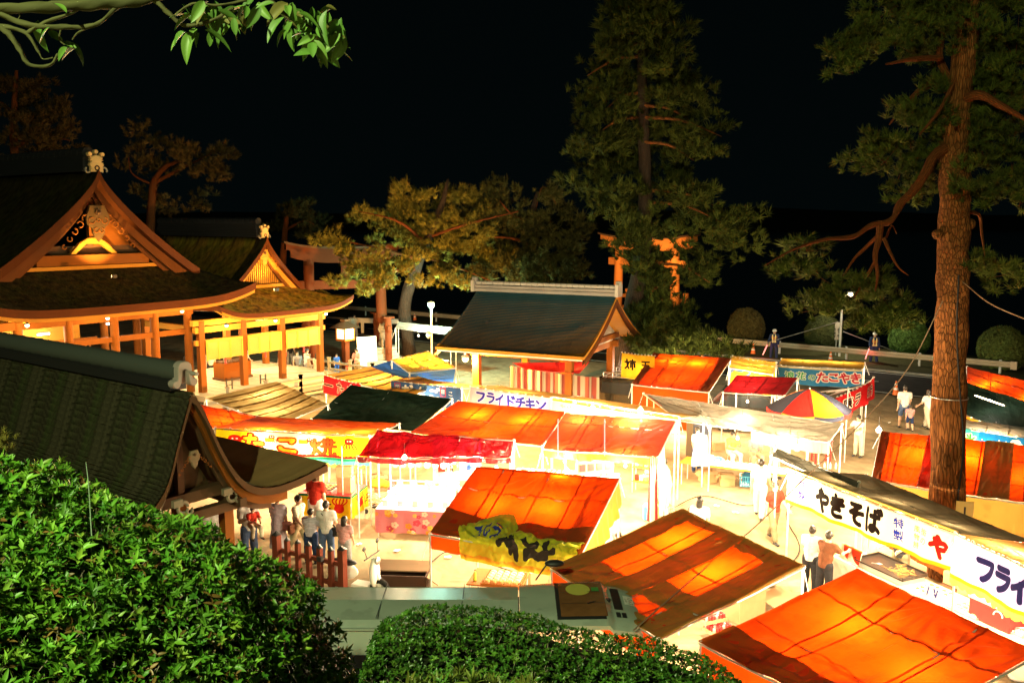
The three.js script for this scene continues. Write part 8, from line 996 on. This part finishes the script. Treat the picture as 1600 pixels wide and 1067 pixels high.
for (const [x, y, l, look] of [[1211, 515, 'traffic guard with white helmet and glowing red baton, left one by the cone', 0], [1368, 520, 'traffic guard in white helmet and reflective vest, right one', .3]]) {
  const p = HP(x, y, 1.78), face = toward(p, 800, 1067) + look, t = person(l, p, face, 'guard', { h: 1.78, top: 'navy', low: 'navy', helmet: M.white }), f = POSES.get('guard');
  const vest = bonesNet([bone(V(0, .99, 0), V(0, 1.2, .01), .125, .135), bone(V(-.08, 1.28, .01), V(.08, 1.28, .01), .122), bone(V(0, 1.28, .01), V(0, 1.4, .01), .115, .075)], .02, .04, .012); mesh('vest', vest, mat([.42, .16, .03], { roughness: .6 }), t);
  const st = []; for (const s of [-1, 1]) st.push(box(.05, .44, .012, s * .075, 1.2, .168), box(.05, .44, .012, s * .075, 1.2, -.16)); st.push(box(.25, .05, .012, 0, 1.02, .158)); mesh('reflective_strip', st, mat([.75, .7, .3], { roughness: .35, emissive: col(0, 0, 0) }), t);
  const b = p.clone().add(V(f.hands[1].x, f.hands[1].y, f.hands[1].z).applyAxisAngle(V(0, 1, 0), face).multiplyScalar(1.05)), w = thing('glowing_baton', x < 1300 ? 'glowing red baton held by the left traffic guard' : 'glowing red baton held by the right traffic guard', 'baton', b, face + .3); const dd = V(-.35, -.75, .2).normalize(); mesh('baton_light', bar(dd.clone().multiplyScalar(.08), dd.clone().multiplyScalar(.72), .035, .03, 12), glow(1, .06, .1, 1.6), w); mesh('grip', bar(dd.clone().multiplyScalar(-.09), dd.clone().multiplyScalar(.08), .022), M.black, w); lampLight(w, dd.clone().multiplyScalar(.4), col(1, .08, .1), 2, 4);
}
// shrine visitors
for (const [x, y, h, f, pose, o, l] of [[452, 530, 1.65, .5, 'easy', { top: 'black', low: 'grey' }, 'visitor in black top beside the right pillar of the dance hall'], [478, 545, 1.7, 2.2, 'stand', { top: 'white', low: 'grey' }, 'visitor in white T-shirt in front of the torii'], [494, 553, 1.6, 2.6, 'stand', { top: 'cream', low: 'beige', hair: 'long', print: 1 }, 'visitor in cream blouse right of the white shirted one'], [464, 548, 1.55, .2, 'walk', { top: 'grey', low: 'khaki' }, 'visitor in grey walking behind the white shirted one'], [525, 553, 1.1, .6, 'stand', { top: 'blue', low: 'blue', small: true }, 'child in blue beside the lantern post'], [544, 565, .9, .2, 'stand', { top: 'red', low: 'red', small: true }, 'toddler in red at the foot of the lantern post'], [557, 545, 1.6, -.4, 'hold', { top: 'pink', low: 'khaki', hair: 'long' }, 'woman in pale clothes right of the lantern'], [553, 492, 1.7, .3, 'easy', { top: 'cream', low: 'grey' }, 'man in cream shirt behind the lantern roof']]) put(l, x, y, h, f, pose, o);
for (const [x, z, f, o, l] of [[5.2, -5.6, 2.6, { top: 'white', low: 'navy' }, 'visitor in white at the back of the dance hall'], [4.4, -5.8, .4, { top: 'cream', low: 'black', hair: 'long' }, 'long-haired visitor behind the dance hall'], [6.2, -5.4, 1.4, { top: 'white', low: 'grey' }, 'visitor in white behind the second pillar of the dance hall'], [3.4, -6.2, .2, { top: 'black', low: 'grey' }, 'visitor in black behind the offering box'], [7.2, -3.6, -.4, { top: 'red', low: 'jean' }, 'visitor in red beyond the side railing']]) person(l, loc(x, 0, z), f, 'easy', { h: 1.66, ...o });
renderer.render(scene, camera);
